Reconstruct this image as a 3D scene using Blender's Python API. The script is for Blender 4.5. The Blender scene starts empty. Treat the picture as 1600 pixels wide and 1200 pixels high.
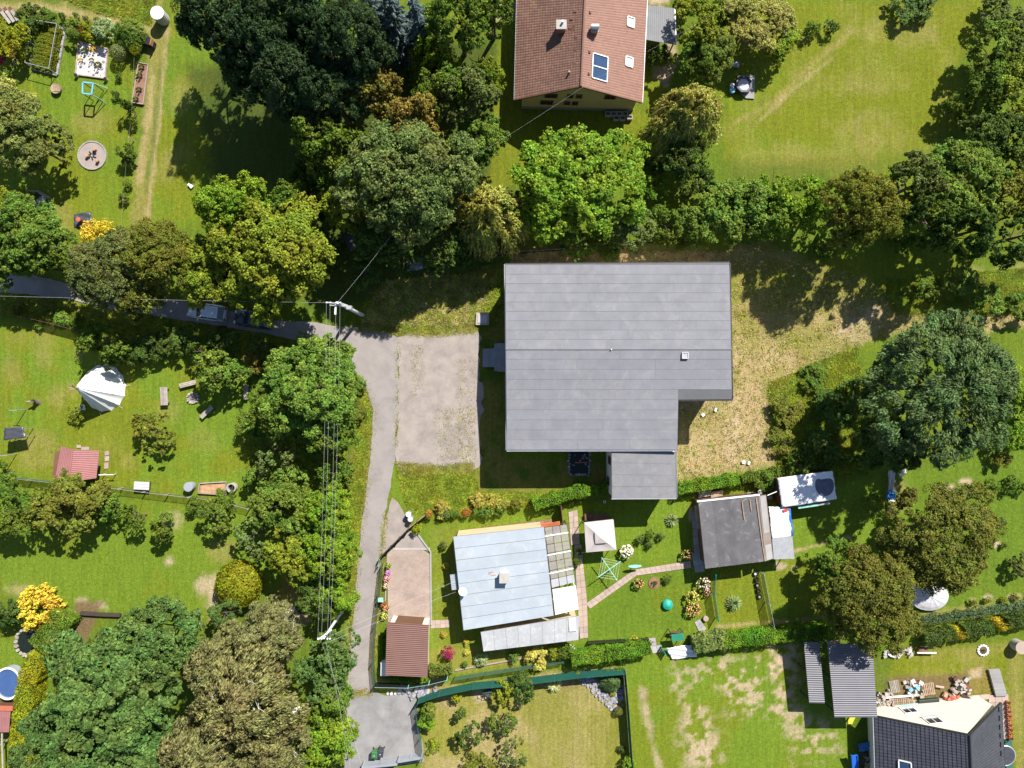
import bpy, math, random
import numpy as np
from mathutils import Vector, Matrix
random.seed(7)
SC = bpy.context.scene
COL = SC.collection
R = math.radians
# ---------------------------------------------------------------- camera
CAMH, FPX = 75.0, 1109.0            # drone 75 m above the lawn, looking straight down
cam = bpy.data.cameras.new('camera'); cam.sensor_width = 36; cam.lens = 36 * FPX / 1600
cam.clip_start = 0.5; cam.clip_end = 3000
camo = bpy.data.objects.new('camera', cam); COL.objects.link(camo)
camo.location = (0, 0, CAMH); camo.rotation_euler = (0, 0, 0)
SC.camera = camo
# ---------------------------------------------------------------- light
SUN_EL = R(45.5); SUN_DIR = Vector((0.52, 0.855, 0)).normalized()   # towards the sun
wd = bpy.data.worlds.new('World'); SC.world = wd; wd.use_nodes = True
wn = wd.node_tree.nodes; wl = wd.node_tree.links
sky = wn.new('ShaderNodeTexSky'); sky.sky_type = 'NISHITA'; sky.sun_disc = False
sky.sun_elevation = SUN_EL; sky.sun_rotation = math.atan2(SUN_DIR.x, SUN_DIR.y)
sky.air_density = 1.0; sky.dust_density = 0.6; sky.ozone_density = 1.5
wn['Background'].inputs['Strength'].default_value = 0.06
wl.new(sky.outputs[0], wn['Background'].inputs['Color'])
sl = bpy.data.lights.new('sun', 'SUN'); sl.energy = 4.2; sl.angle = R(0.53); sl.color = (1.0, 0.955, 0.88)
so = bpy.data.objects.new('sun', sl); COL.objects.link(so)
sv = Vector((SUN_DIR.x * math.cos(SUN_EL), SUN_DIR.y * math.cos(SUN_EL), math.sin(SUN_EL)))
so.rotation_euler = sv.to_track_quat('Z', 'Y').to_euler(); so.location = sv * 120
SC.view_settings.view_transform = 'Standard'; SC.view_settings.look = 'None'
SC.view_settings.exposure = 1.12; SC.view_settings.gamma = 1.0
SC.view_settings.use_curve_mapping = False
SC.render.engine = 'CYCLES'
SC.cycles.max_bounces = 5; SC.cycles.diffuse_bounces = 3; SC.cycles.transparent_max_bounces = 8

# ---------------------------------------------------------------- helpers
def P(px, py, h=0.0):
    s = (CAMH - h) / FPX
    return Vector(((px - 800) * s, (600 - py) * s, h))
def M(px, h=0.0): return px * (CAMH - h) / FPX      # pixels to metres at height h
def wloc(o):
    v = Vector((0, 0, 0))
    while o is not None:
        v = v + o.location; o = o.parent
    return v
def tag(o, label=None, cat=None, group=None, kind=None):
    if label: o['label'] = label
    if cat: o['category'] = cat
    if group: o['group'] = group
    if kind: o['kind'] = kind
    return o
def thing(name, label, cat, loc, group=None):
    o = bpy.data.objects.new(name, None); o.empty_display_size = 0.3
    COL.objects.link(o); o.location = loc
    return tag(o, label, cat, group)
def link(name, me, mat=None, parent=None, loc=(0, 0, 0)):
    o = bpy.data.objects.new(name, me); COL.objects.link(o)
    if mat is not None and not me.materials: me.materials.append(mat)
    o.parent = parent; o.location = loc
    return o
class MB:
    def __init__(s): s.v = []; s.f = []
    def face(s, pts):
        n = len(s.v); s.v += [tuple(p) for p in pts]; s.f.append(tuple(range(n, n + len(pts)))); return s
    def prism(s, poly, z0, z1):
        """poly: list of (x,y) ; z0/z1 number or list"""
        k = len(poly); n = len(s.v)
        a = sum(poly[i][0] * poly[(i + 1) % k][1] - poly[(i + 1) % k][0] * poly[i][1] for i in range(k))
        zz0 = z0 if isinstance(z0, (list, tuple)) else [z0] * k
        zz1 = z1 if isinstance(z1, (list, tuple)) else [z1] * k
        idx = list(range(k)) if a > 0 else list(range(k))[::-1]
        s.v += [(poly[i][0], poly[i][1], zz0[i]) for i in idx] + [(poly[i][0], poly[i][1], zz1[i]) for i in idx]
        s.f.append(tuple(range(n + k - 1, n - 1, -1))); s.f.append(tuple(range(n + k, n + 2 * k)))
        for i in range(k):
            j = (i + 1) % k; s.f.append((n + i, n + j, n + k + j, n + k + i))
        return s
    def box(s, c, size, rz=0.0, tilt=None):
        hx, hy, hz = size[0] / 2, size[1] / 2, size[2] / 2
        m = Matrix.Rotation(rz, 3, 'Z')
        if tilt: m = m @ Matrix.Rotation(tilt[1], 3, tilt[0])
        n = len(s.v); c = Vector(c)
        for z in (-hz, hz):
            for x, y in ((-hx, -hy), (hx, -hy), (hx, hy), (-hx, hy)):
                s.v.append(tuple(c + m @ Vector((x, y, z))))
        s.f += [(n + 3, n + 2, n + 1, n), (n + 4, n + 5, n + 6, n + 7), (n, n + 1, n + 5, n + 4),
                (n + 1, n + 2, n + 6, n + 5), (n + 2, n + 3, n + 7, n + 6), (n + 3, n, n + 4, n + 7)]
        return s
    def bar(s, a, b, w, h=None):
        a = Vector(a); b = Vector(b); h = h or w
        d = b - a; L = d.length; q = d.to_track_quat('X', 'Z').to_matrix(); c = (a + b) / 2
        n = len(s.v)
        for z in (-h / 2, h / 2):
            for x, y in ((-L / 2, -w / 2), (L / 2, -w / 2), (L / 2, w / 2), (-L / 2, w / 2)):
                s.v.append(tuple(c + q @ Vector((x, y, z))))
        s.f += [(n + 3, n + 2, n + 1, n), (n + 4, n + 5, n + 6, n + 7), (n, n + 1, n + 5, n + 4),
                (n + 1, n + 2, n + 6, n + 5), (n + 2, n + 3, n + 7, n + 6), (n + 3, n, n + 4, n + 7)]
        return s
    def tube(s, pts, rad, seg=7, cap=True):
        pts = [Vector(p) for p in pts]
        if not isinstance(rad, (list, tuple)): rad = [rad] * len(pts)
        n = len(s.v); up = Vector((0, 0, 1))
        for i, p in enumerate(pts):
            d = (pts[min(i + 1, len(pts) - 1)] - pts[max(i - 1, 0)]).normalized()
            if abs(d.z) > 0.95: up = Vector((1, 0, 0))
            else: up = Vector((0, 0, 1))
            x = d.cross(up).normalized(); y = d.cross(x)
            for k in range(seg):
                a = 2 * math.pi * k / seg
                s.v.append(tuple(p + (x * math.cos(a) + y * math.sin(a)) * rad[i]))
        for i in range(len(pts) - 1):
            for k in range(seg):
                k2 = (k + 1) % seg
                s.f.append((n + i * seg + k, n + i * seg + k2, n + (i + 1) * seg + k2, n + (i + 1) * seg + k))
        if cap:
            s.f.append(tuple(range(n, n + seg))); s.f.append(tuple(range(n + len(pts) * seg - 1, n + (len(pts) - 1) * seg - 1, -1)))
        return s
    def lathe(s, c, prof, seg=24, sx=1.0, sy=1.0, rz=0.0, close=True):
        """prof list of (r,z) from bottom to top"""
        n = len(s.v); k = len(prof)
        for (r, z) in prof:
            for i in range(seg):
                a = 2 * math.pi * i / seg
                x, y = r * sx * math.cos(a), r * sy * math.sin(a)
                s.v.append((c[0] + x * math.cos(rz) - y * math.sin(rz), c[1] + x * math.sin(rz) + y * math.cos(rz), c[2] + z))
        for j in range(k - 1):
            for i in range(seg):
                i2 = (i + 1) % seg
                s.f.append((n + j * seg + i, n + j * seg + i2, n + (j + 1) * seg + i2, n + (j + 1) * seg + i))
        if close:
            s.f.append(tuple(range(n + seg - 1, n - 1, -1))); s.f.append(tuple(range(n + (k - 1) * seg, n + k * seg)))
        return s
    def mesh(s, name, mat, org):
        me = bpy.data.meshes.new(name)
        me.from_pydata([(x - org[0], y - org[1], z - org[2]) for x, y, z in s.v], [], s.f)
        me.update()
        if mat: me.materials.append(mat)
        return me
    def build(s, name, mat, parent=None, smooth=False):
        xs = [v[0] for v in s.v]; ys = [v[1] for v in s.v]; zs = [v[2] for v in s.v]
        org = Vector(((min(xs) + max(xs)) / 2, (min(ys) + max(ys)) / 2, min(zs)))
        me = s.mesh(name, mat, org)
        if smooth: me.shade_smooth()
        return link(name, me, None, parent, org - wloc(parent))

# ---------------------------------------------------------------- materials
MAT = {}
def nodes(name):
    m = bpy.data.materials.new(name); m.use_nodes = True; MAT[name] = m
    return m, m.node_tree.nodes, m.node_tree.links, m.node_tree.nodes['Principled BSDF']
def noise(n, l, scale, detail=4, rough=0.6, vec=None, dist=0.0):
    t = n.new('ShaderNodeTexNoise'); t.inputs['Scale'].default_value = scale
    t.inputs['Detail'].default_value = detail; t.inputs['Roughness'].default_value = rough
    t.inputs['Distortion'].default_value = dist
    if vec is not None: l.new(vec, t.inputs['Vector'])
    return t.outputs['Fac']
def ramp(n, l, fac, stops):
    r = n.new('ShaderNodeValToRGB'); e = r.color_ramp.elements
    e[0].position, e[0].color = stops[0][0], (*stops[0][1], 1)
    e[1].position, e[1].color = stops[-1][0], (*stops[-1][1], 1)
    for p, c in stops[1:-1]:
        x = e.new(p); x.color = (*c, 1)
    l.new(fac, r.inputs[0]); return r.outputs[0]
def mix(n, l, typ, a, b, fac=1.0):
    x = n.new('ShaderNodeMix'); x.data_type = 'RGBA'; x.blend_type = typ
    if isinstance(fac, (int, float)): x.inputs[0].default_value = fac
    else: l.new(fac, x.inputs[0])
    for i, s in ((6, a), (7, b)):
        if isinstance(s, (tuple, list)): x.inputs[i].default_value = (*s[:3], 1)
        else: l.new(s, x.inputs[i])
    return x.outputs[2]
def mrange(n, l, v, a, b, c, d):
    x = n.new('ShaderNodeMapRange'); l.new(v, x.inputs[0])
    for i, q in enumerate((a, b, c, d)): x.inputs[1 + i].default_value = q
    return x.outputs[0]
def bump(n, l, b, h, strength=0.4, dist=0.05):
    x = n.new('ShaderNodeBump'); x.inputs['Strength'].default_value = strength; x.inputs['Distance'].default_value = dist
    l.new(h, x.inputs['Height']); l.new(x.outputs[0], b.inputs['Normal'])
def grey(v): return (v, v, v)
def pmat(name, c, var=0.25, scale=1.2, fine=14.0, rough=0.8, bmp=0.25, metal=0.0, stain=None, island=0.0, spec=0.4, per=0.0, stainscale=0.5, stainlo=0.55):
    """base colour with two octaves of tone wear, optional stain colour, optional tone per island / per object"""
    m, n, l, b = nodes(name)
    g = n.new('ShaderNodeNewGeometry'); pos = g.outputs['Position']
    n1 = noise(n, l, scale, 5, 0.65, pos); n2 = noise(n, l, fine, 4, 0.7, pos)
    f1 = mrange(n, l, n1, 0.3, 0.7, 1 - var, 1 + var); f2 = mrange(n, l, n2, 0.3, 0.7, 1 - var * 0.6, 1 + var * 0.6)
    mm = n.new('ShaderNodeMath'); mm.operation = 'MULTIPLY'; l.new(f1, mm.inputs[0]); l.new(f2, mm.inputs[1])
    fac = mm.outputs[0]
    if island:
        fi = mrange(n, l, g.outputs['Random Per Island'], 0, 1, 1 - island, 1 + island)
        m2 = n.new('ShaderNodeMath'); m2.operation = 'MULTIPLY'; l.new(fac, m2.inputs[0]); l.new(fi, m2.inputs[1]); fac = m2.outputs[0]
    if per:
        oi = n.new('ShaderNodeObjectInfo')
        fi = mrange(n, l, oi.outputs['Random'], 0, 1, 1 - per, 1 + per)
        m2 = n.new('ShaderNodeMath'); m2.operation = 'MULTIPLY'; l.new(fac, m2.inputs[0]); l.new(fi, m2.inputs[1]); fac = m2.outputs[0]
    cc = c
    if stain:
        sfac = mrange(n, l, noise(n, l, stainscale, 6, 0.7, pos, 0.6), stainlo, stainlo + 0.14, 0, 0.85)
        cc = mix(n, l, 'MIX', c, stain, sfac)
    rgb = n.new('ShaderNodeCombineColor')
    for i in range(3): l.new(fac, rgb.inputs[i])
    out = mix(n, l, 'MULTIPLY', cc, rgb.outputs[0])
    l.new(out, b.inputs['Base Color'])
    b.inputs['Roughness'].default_value = rough; b.inputs['Metallic'].default_value = metal
    b.inputs['Specular IOR Level'].default_value = spec
    if bmp: bump(n, l, b, n2, bmp, 0.03)
    return m
# foliage: colour comes from each plant's own object colour, varied per leaf and per clump
def foliage_mat(name, transl=0.3, rough=0.55):
    m, n, l, b = nodes(name)
    oi = n.new('ShaderNodeObjectInfo'); g = n.new('ShaderNodeNewGeometry')
    hv = n.new('ShaderNodeHueSaturation')
    l.new(oi.outputs['Color'], hv.inputs['Color'])
    l.new(mrange(n, l, g.outputs['Random Per Island'], 0, 1, 0.52, 1.55), hv.inputs['Value'])
    cl = noise(n, l, 0.38, 4, 0.6, g.outputs['Position'])
    l.new(mrange(n, l, cl, 0.3, 0.7, 0.468, 0.53), hv.inputs['Hue'])
    tone = mrange(n, l, noise(n, l, 0.9, 2, 0.5, g.outputs['Position']), 0.3, 0.7, 0.70, 1.30)
    rgb = n.new('ShaderNodeCombineColor')
    for i in range(3): l.new(tone, rgb.inputs[i])
    col = mix(n, l, 'MULTIPLY', hv.outputs[0], rgb.outputs[0])
    l.new(col, b.inputs['Base Color']); b.inputs['Roughness'].default_value = rough
    b.inputs['Specular IOR Level'].default_value = 0.12
    tr = n.new('ShaderNodeBsdfTranslucent')
    l.new(mix(n, l, 'MULTIPLY', col, (1.35, 1.2, 0.35)), tr.inputs['Color'])
    ms = n.new('ShaderNodeMixShader'); ms.inputs[0].default_value = transl
    l.new(b.outputs[0], ms.inputs[1]); l.new(tr.outputs[0], ms.inputs[2])
    l.new(ms.outputs[0], n['Material Output'].inputs['Surface'])
    return m
foliage_mat('leaf', 0.30); foliage_mat('needle', 0.12, 0.6); foliage_mat('petal', 0.3, 0.6)
pmat('bark', (0.11, 0.085, 0.06), 0.35, 3, 20, 0.9, 0.5)
pmat('birch_bark', (0.62, 0.60, 0.55), 0.2, 4, 20, 0.8, 0.3, stain=(0.08, 0.07, 0.06), stainscale=5, stainlo=0.62)
pmat('felt', (0.182, 0.182, 0.200), 0.10, 0.7, 30, 0.85, 0.3, per=0.035, stain=(0.212, 0.210, 0.218), stainscale=0.6, stainlo=.5)
pmat('felt_annex', (0.19, 0.187, 0.195), 0.09, 1.4, 25, 0.85, 0.4, stain=(0.225, 0.218, 0.218), stainscale=1.1, stainlo=.5)
pmat('felt_edge', (0.10, 0.10, 0.108), 0.1, 1, 10, 0.7, 0.1)
pmat('white_plaster', (0.62, 0.61, 0.58), 0.06, 0.6, 12, 0.9, 0.2)
pmat('cream_plaster', (0.60, 0.49, 0.30), 0.06, 0.6, 12, 0.9, 0.2)
pmat('yellow_plaster', (0.46, 0.36, 0.155), 0.06, 0.6, 12, 0.9, 0.2)
pmat('pale_plaster', (0.72, 0.62, 0.50), 0.04, 0.6, 12, 0.9, 0.15)
pmat('grey_plinth', (0.20, 0.195, 0.19), 0.12, 0.8, 12, 0.9, 0.3)
pmat('window_dark', (0.02, 0.023, 0.03), 0.1, 1, 8, 0.12, 0, spec=0.6)
pmat('window_frame', (0.75, 0.75, 0.74), 0.04, 1, 8, 0.4, 0)
pmat('frame_brown', (0.12, 0.06, 0.03), 0.1, 1, 8, 0.5, 0)
pmat('zinc', (0.42, 0.43, 0.45), 0.1, 1, 8, 0.4, 0.05, metal=0.6)
pmat('galvanised', (0.45, 0.46, 0.48), 0.12, 1.5, 10, 0.45, 0.05, metal=0.5)
pmat('tile_brown', (0.160, 0.084, 0.06), 0.14, 0.5, 6, 0.75, 0.2, island=0.16, stain=(0.225, 0.135, 0.065), stainscale=0.32, stainlo=0.58)
pmat('tile_orange', (0.235, 0.125, 0.092), 0.06, 0.5, 6, 0.75, 0.2, island=0.08)
pmat('tile_dark', (0.050, 0.050, 0.062), 0.1, 0.5, 6, 0.5, 0.1, island=0.12, spec=0.5)
pmat('brick', (0.33, 0.15, 0.09), 0.2, 2, 12, 0.85, 0.3)
pmat('solar', (0.03, 0.06, 0.12), 0.1, 2, 8, 0.15, 0, spec=0.7)
pmat('blind', (0.50, 0.55, 0.60), 0.05, 2, 8, 0.25, 0, spec=0.6)
pmat('roof_blue', (0.32, 0.36, 0.40), 0.07, 0.5, 9, 0.55, 0.08, per=0.04, stain=(0.38, 0.40, 0.42), stainscale=0.7, stainlo=.5)
pmat('roof_sheet', (0.37, 0.375, 0.385), 0.10, 0.7, 9, 0.5, 0.1, per=0.05, stain=(0.50, 0.485, 0.46), stainscale=1.3, stainlo=.5)
pmat('rust', (0.36, 0.16, 0.07), 0.3, 3, 14, 0.9, 0.2)
pmat('roof_white', (0.62, 0.61, 0.59), 0.05, 1, 9, 0.6, 0.08)
pmat('roof_brown', (0.155, 0.078, 0.062), 0.08, 0.7, 12, 0.6, 0.1)
pmat('roof_red', (0.30, 0.13, 0.125), 0.1, 0.7, 12, 0.6, 0.1, stain=(0.22, 0.12, 0.10), stainscale=1.0)
pmat('roof_grey_sheet', (0.17, 0.17, 0.175), 0.12, 0.8, 12, 0.6, 0.1)
pmat('roof_anthracite', (0.115, 0.112, 0.128), 0.08, 0.7, 12, 0.5, 0.1, spec=0.5)
pmat('felt_old', (0.105, 0.10, 0.105), 0.2, 0.8, 16, 0.9, 0.3, per=0.1, stain=(0.22, 0.215, 0.21), stainscale=1.1, stainlo=0.56)
pmat('felt_old_tan', (0.20, 0.165, 0.145), 0.15, 0.8, 16, 0.9, 0.3)
pmat('asphalt', (0.265, 0.238, 0.224), 0.12, 0.5, 24, 0.95, 0.4, stain=(0.222, 0.200, 0.190), stainscale=0.35, stainlo=0.5)
pmat('concrete_yard', (0.295, 0.252, 0.225), 0.15, 0.7, 26, 0.95, 0.6, stain=(0.240, 0.210, 0.190), stainscale=0.45, stainlo=0.47)
pmat('gravel_yard', (0.235, 0.227, 0.224), 0.2, 0.5, 26, 0.95, 0.6, stain=(0.185, 0.18, 0.182), stainscale=0.35, stainlo=0.5)
pmat('slab', (0.37, 0.285, 0.235), 0.12, 0.8, 14, 0.9, 0.3, per=0.12)
pmat('slab_grey', (0.30, 0.29, 0.28), 0.12, 0.8, 14, 0.9, 0.3, per=0.12)
pmat('slab_blue', (0.25, 0.27, 0.30), 0.1, 0.8, 14, 0.85, 0.2, per=0.12)
pmat('concrete', (0.36, 0.34, 0.315), 0.12, 1, 16, 0.9, 0.3)
pmat('pole_concrete', (0.56, 0.55, 0.54), 0.1, 1, 16, 0.9, 0.3)
pmat('stone', (0.34, 0.30, 0.26), 0.25, 2, 10, 0.9, 0.4, per=0.3)
pmat('slate', (0.255, 0.25, 0.28), 0.25, 2, 10, 0.8, 0.4, per=0.35)
pmat('white_gravel', (0.55, 0.50, 0.49), 0.35, 4, 30, 0.9, 0.8)
pmat('soil', (0.13, 0.075, 0.05), 0.3, 2, 16, 0.95, 0.6)
pmat('mulch', (0.22, 0.12, 0.08), 0.3, 2, 20, 0.95, 0.6)
pmat('sand', (0.42, 0.24, 0.13), 0.2, 2, 16, 0.95, 0.5)
pmat('ash', (0.20, 0.185, 0.17), 0.3, 2, 14, 0.95, 0.5)
pmat('fine_grit', (0.30, 0.245, 0.225), 0.12, 1.5, 30, 0.95, 0.4)
pmat('wood', (0.30, 0.215, 0.14), 0.25, 2, 18, 0.8, 0.3, per=0.15)
pmat('wood_grey', (0.31, 0.275, 0.235), 0.22, 2, 18, 0.85, 0.3, per=0.2)
pmat('wood_brown', (0.14, 0.065, 0.04), 0.2, 2, 18, 0.7, 0.2, per=0.1)
pmat('wood_dark', (0.05, 0.038, 0.03), 0.2, 2, 18, 0.8, 0.2)
pmat('canvas', (0.78, 0.77, 0.75), 0.05, 1.2, 10, 0.85, 0.15)
pmat('canvas_beige', (0.50, 0.44, 0.41), 0.05, 1.2, 10, 0.85, 0.15)
pmat('tarp_white', (0.70, 0.70, 0.72), 0.08, 1.5, 8, 0.5, 0.3, stain=(0.50, 0.53, 0.62), stainscale=1.6)
pmat('tarp_black', (0.055, 0.058, 0.07), 0.25, 3, 9, 0.35, 0.5, spec=0.6)
pmat('tarp_blue', (0.03, 0.16, 0.42), 0.2, 2, 9, 0.5, 0.3)
pmat('tarp_grey', (0.47, 0.46, 0.47), 0.1, 2, 9, 0.6, 0.3)
pmat('tarp_green', (0.02, 0.20, 0.12), 0.15, 2, 9, 0.6, 0.2)
pmat('tarp_orange', (0.42, 0.12, 0.05), 0.15, 2, 9, 0.7, 0.2)
pmat('black', (0.012, 0.012, 0.014), 0.2, 2, 9, 0.6, 0.1)
pmat('dark_metal', (0.03, 0.03, 0.034), 0.2, 2, 9, 0.5, 0.1)
pmat('white_plastic', (0.78, 0.78, 0.78), 0.03, 2, 9, 0.4, 0.0)
pmat('blue_plastic', (0.02, 0.13, 0.55), 0.08, 2, 9, 0.4, 0.0)
pmat('lightblue_paint', (0.16, 0.40, 0.55), 0.08, 2, 9, 0.5, 0.0)
pmat('teal_plastic', (0.01, 0.30, 0.22), 0.08, 2, 9, 0.5, 0.0)
pmat('mint_paint', (0.25, 0.52, 0.45), 0.08, 2, 9, 0.5, 0.0)
pmat('screen_green', (0.008, 0.085, 0.062), 0.15, 1.2, 9, 0.8, 0.15)
pmat('fence_green', (0.035, 0.12, 0.08), 0.1, 2, 9, 0.6, 0.0)
pmat('bin_green', (0.05, 0.16, 0.055), 0.08, 2, 9, 0.5, 0.0)
pmat('bin_grey', (0.045, 0.05, 0.065), 0.08, 2, 9, 0.5, 0.0)
pmat('terracotta', (0.42, 0.12, 0.06), 0.1, 2, 9, 0.8, 0.0)
pmat('car_silver', (0.60, 0.63, 0.68), 0.02, 2, 9, 0.28, 0.0, metal=0.3, spec=0.6)
pmat('car_dark', (0.06, 0.07, 0.085), 0.02, 2, 9, 0.25, 0.0, metal=0.2, spec=0.6)
pmat('rubber', (0.015, 0.015, 0.015), 0.1, 2, 9, 0.8, 0.0)
pmat('red_light', (0.35, 0.01, 0.01), 0.05, 2, 9, 0.3, 0.0)
pmat('wire', (0.45, 0.45, 0.46), 0.05, 2, 9, 0.5, 0.0)
pmat('pool_water', (0.05, 0.10, 0.24), 0.12, 1.2, 6, 0.08, 0.15, spec=0.6)
pmat('tub_water', (0.42, 0.42, 0.47), 0.08, 1.2, 6, 0.15, 0.1)
pmat('pond_water', (0.012, 0.018, 0.012), 0.2, 1.2, 6, 0.05, 0.1, spec=0.6)
pmat('red_paint', (0.45, 0.05, 0.05), 0.08, 2, 9, 0.6, 0.0)
pmat('yellow_paint', (0.55, 0.48, 0.04), 0.08, 2, 9, 0.6, 0.0)
pmat('polycarb', (0.36, 0.36, 0.38), 0.08, 2, 9, 0.35, 0.0)
def clear_mat(name, c, fac):
    m, n, l, b = nodes(name)
    b.inputs['Base Color'].default_value = (*c, 1); b.inputs['Roughness'].default_value = 0.2
    t = n.new('ShaderNodeBsdfTransparent'); t.inputs[0].default_value = (0.95, 0.93, 0.9, 1)
    g = n.new('ShaderNodeNewGeometry')
    ms = n.new('ShaderNodeMixShader')
    l.new(mrange(n, l, noise(n, l, 2.0, 3, 0.6, g.outputs['Position']), 0.3, 0.7, fac - 0.06, fac + 0.06), ms.inputs[0])
    l.new(t.outputs[0], ms.inputs[1]); l.new(b.outputs[0], ms.inputs[2])
    l.new(ms.outputs[0], n['Material Output'].inputs['Surface'])
clear_mat('glass_roof', (0.42, 0.38, 0.36), 0.42)
clear_mat('net_green', (0.10, 0.20, 0.15), 0.35)
clear_mat('net_dark', (0.02, 0.02, 0.025), 0.6)
clear_mat('net_faint', (0.25, 0.25, 0.22), 0.13)
pmat('dark_patch', (0.10, 0.11, 0.16), 0.25, 2, 9, 0.7, 0.2)
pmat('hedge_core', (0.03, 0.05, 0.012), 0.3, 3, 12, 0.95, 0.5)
# ---------------------------------------------------------------- ground sheet: one mesh, its grass / straw / soil cover as a colour attribute
rs = np.random.RandomState(11)
def vnoise(x, y, cell, seed):
    r = np.random.RandomState(seed); t = r.rand(256, 256)
    u = x / cell + 1000.37; v = y / cell + 1000.71
    i = np.floor(u).astype(int); j = np.floor(v).astype(int); fu = u - i; fv = v - j
    fu = fu * fu * (3 - 2 * fu); fv = fv * fv * (3 - 2 * fv)
    a = t[i % 256, j % 256]; b = t[(i + 1) % 256, j % 256]; c = t[i % 256, (j + 1) % 256]; d = t[(i + 1) % 256, (j + 1) % 256]
    return (a * (1 - fu) + b * fu) * (1 - fv) + (c * (1 - fu) + d * fu) * fv
def fbm(x, y, cell, seed, o=4):
    s = 0; a = 1; w = 0
    for k in range(o):
        s = s + a * vnoise(x, y, cell / 2 ** k, seed + k); w += a; a *= 0.55
    return s / w
STEP = 0.22
gx = np.concatenate([[-900, -350, -150, -90], np.arange(-62, 62.01, STEP), [90, 150, 350, 900]])
gy = np.concatenate([[-900, -350, -150, -80], np.arange(-48, 48.01, STEP), [80, 150, 350, 900]])
GX, GY = np.meshgrid(gx, gy); X = GX.ravel(); Y = GY.ravel()
PX = 800 + X * FPX / CAMH; PY = 600 - Y * FPX / CAMH
N1 = fbm(X, Y, 6, 1); N2 = fbm(X, Y, 1.6, 9); N3 = fbm(X, Y, 0.6, 21, 2); N4 = fbm(X, Y, 14, 33)
def poly_sd(poly, closed=True):
    p = np.array(poly, float); n = len(p)
    d = np.full(PX.shape, 1e9); ins = np.zeros(PX.shape, bool)
    for i in range(n if closed else n - 1):
        a = p[i]; b = p[(i + 1) % n]; e = b - a
        t = np.clip(((PX - a[0]) * e[0] + (PY - a[1]) * e[1]) / max(e @ e, 1e-9), 0, 1)
        d = np.minimum(d, np.hypot(PX - a[0] - t * e[0], PY - a[1] - t * e[1]))
        if closed and a[1] != b[1]:
            c = ((a[1] > PY) != (b[1] > PY)) & (PX < (b[0] - a[0]) * (PY - a[1]) / (b[1] - a[1]) + a[0])
            ins ^= c
    return np.where(ins, -d, d)
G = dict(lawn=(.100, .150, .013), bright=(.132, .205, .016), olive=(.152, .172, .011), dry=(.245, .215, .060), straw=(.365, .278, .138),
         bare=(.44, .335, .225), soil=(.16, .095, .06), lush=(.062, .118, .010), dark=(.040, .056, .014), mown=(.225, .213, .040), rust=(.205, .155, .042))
CC = np.zeros((len(X), 3)); CC[:] = G['lawn']
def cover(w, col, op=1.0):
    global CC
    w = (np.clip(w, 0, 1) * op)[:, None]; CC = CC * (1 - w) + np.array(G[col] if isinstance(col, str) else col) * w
def zone(poly, col, feather=6, wob=10, op=1.0, patch=None):
    sd = poly_sd(poly) + (N2 - 0.5) * wob * 2 + (N3 - 0.5) * wob
    w = np.clip(0.5 - sd / (2 * feather), 0, 1)
    if patch: w = w * np.clip((patch[0](*()) if callable(patch[0]) else patch[0]) , 0, 1)
    cover(w, col, op)
def streak(path, width, col, feather=5, wob=6, op=1.0):
    sd = poly_sd(path, False) - width / 2 + (N2 - 0.5) * wob * 2 + (N3 - 0.5) * wob
    cover(np.clip(0.5 - sd / (2 * feather), 0, 1), col, op)
def patchy(nz, lo, hi): return (np.clip((nz - lo) / (hi - lo), 0, 1),)
SPOT = fbm(X, Y, 2.6, 55); SPOT2 = fbm(X, Y, 4.5, 77)
# general lawn tone
cover(np.clip((N1 - .42) * 4, 0, 1), 'olive', .55); cover(np.clip((N4 - .5) * 5, 0, 1), 'bright', .4)
# upper left gardens
zone([(0, 90), (215, 60), (210, 380), (0, 380)], 'bright', 8, 6, .6)
zone([(0, 90), (215, 60), (210, 380), (0, 380)], 'olive', 8, 6, .8, patchy(SPOT2, .45, .62))
zone([(262, 0), (320, 0), (350, 200), (340, 330), (230, 380), (250, 150)], 'bright', 5, 4, .55)
zone([(262, 0), (320, 0), (350, 200), (340, 330), (230, 380), (250, 150)], 'olive', 5, 4, .8, patchy(SPOT, .45, .6))
zone([(0, 0), (255, 0), (240, 52), (60, 18), (0, 20)], 'dry', 5, 5, .75)
zone([(60, -20), (250, -20), (235, 40), (150, 18), (70, 6)], 'lush', 4, 9, .8, patchy(N2, .35, .6))
streak([(0, 10), (70, 12), (150, 28), (235, 46)], 9, 'straw', 4, 4, .7)
zone([(232, 40), (264, 40), (250, 180), (232, 380), (198, 380), (222, 200)], 'dry', 4, 6, .75)
streak([(262, 40), (252, 150), (242, 240), (232, 320), (226, 370)], 5, 'straw', 3, 4, .8)
streak([(238, 120), (230, 190), (216, 280)], 9, 'straw', 4, 8, .6)
streak([(250, 100), (243, 200), (228, 300)], 5, 'lush', 3, 5, .6)
for b in [(140, 190, 30, 24), (283, 150, 18, 30), (278, 240, 16, 12), (95, 350, 20, 30), (240, 358, 12, 10), (260, 260, 14, 26)]:
    zone([(b[0] + b[2] * math.cos(a), b[1] + b[3] * math.sin(a)) for a in np.linspace(0, 6.2, 12)], 'dry', 9, 8, .5)
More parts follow.
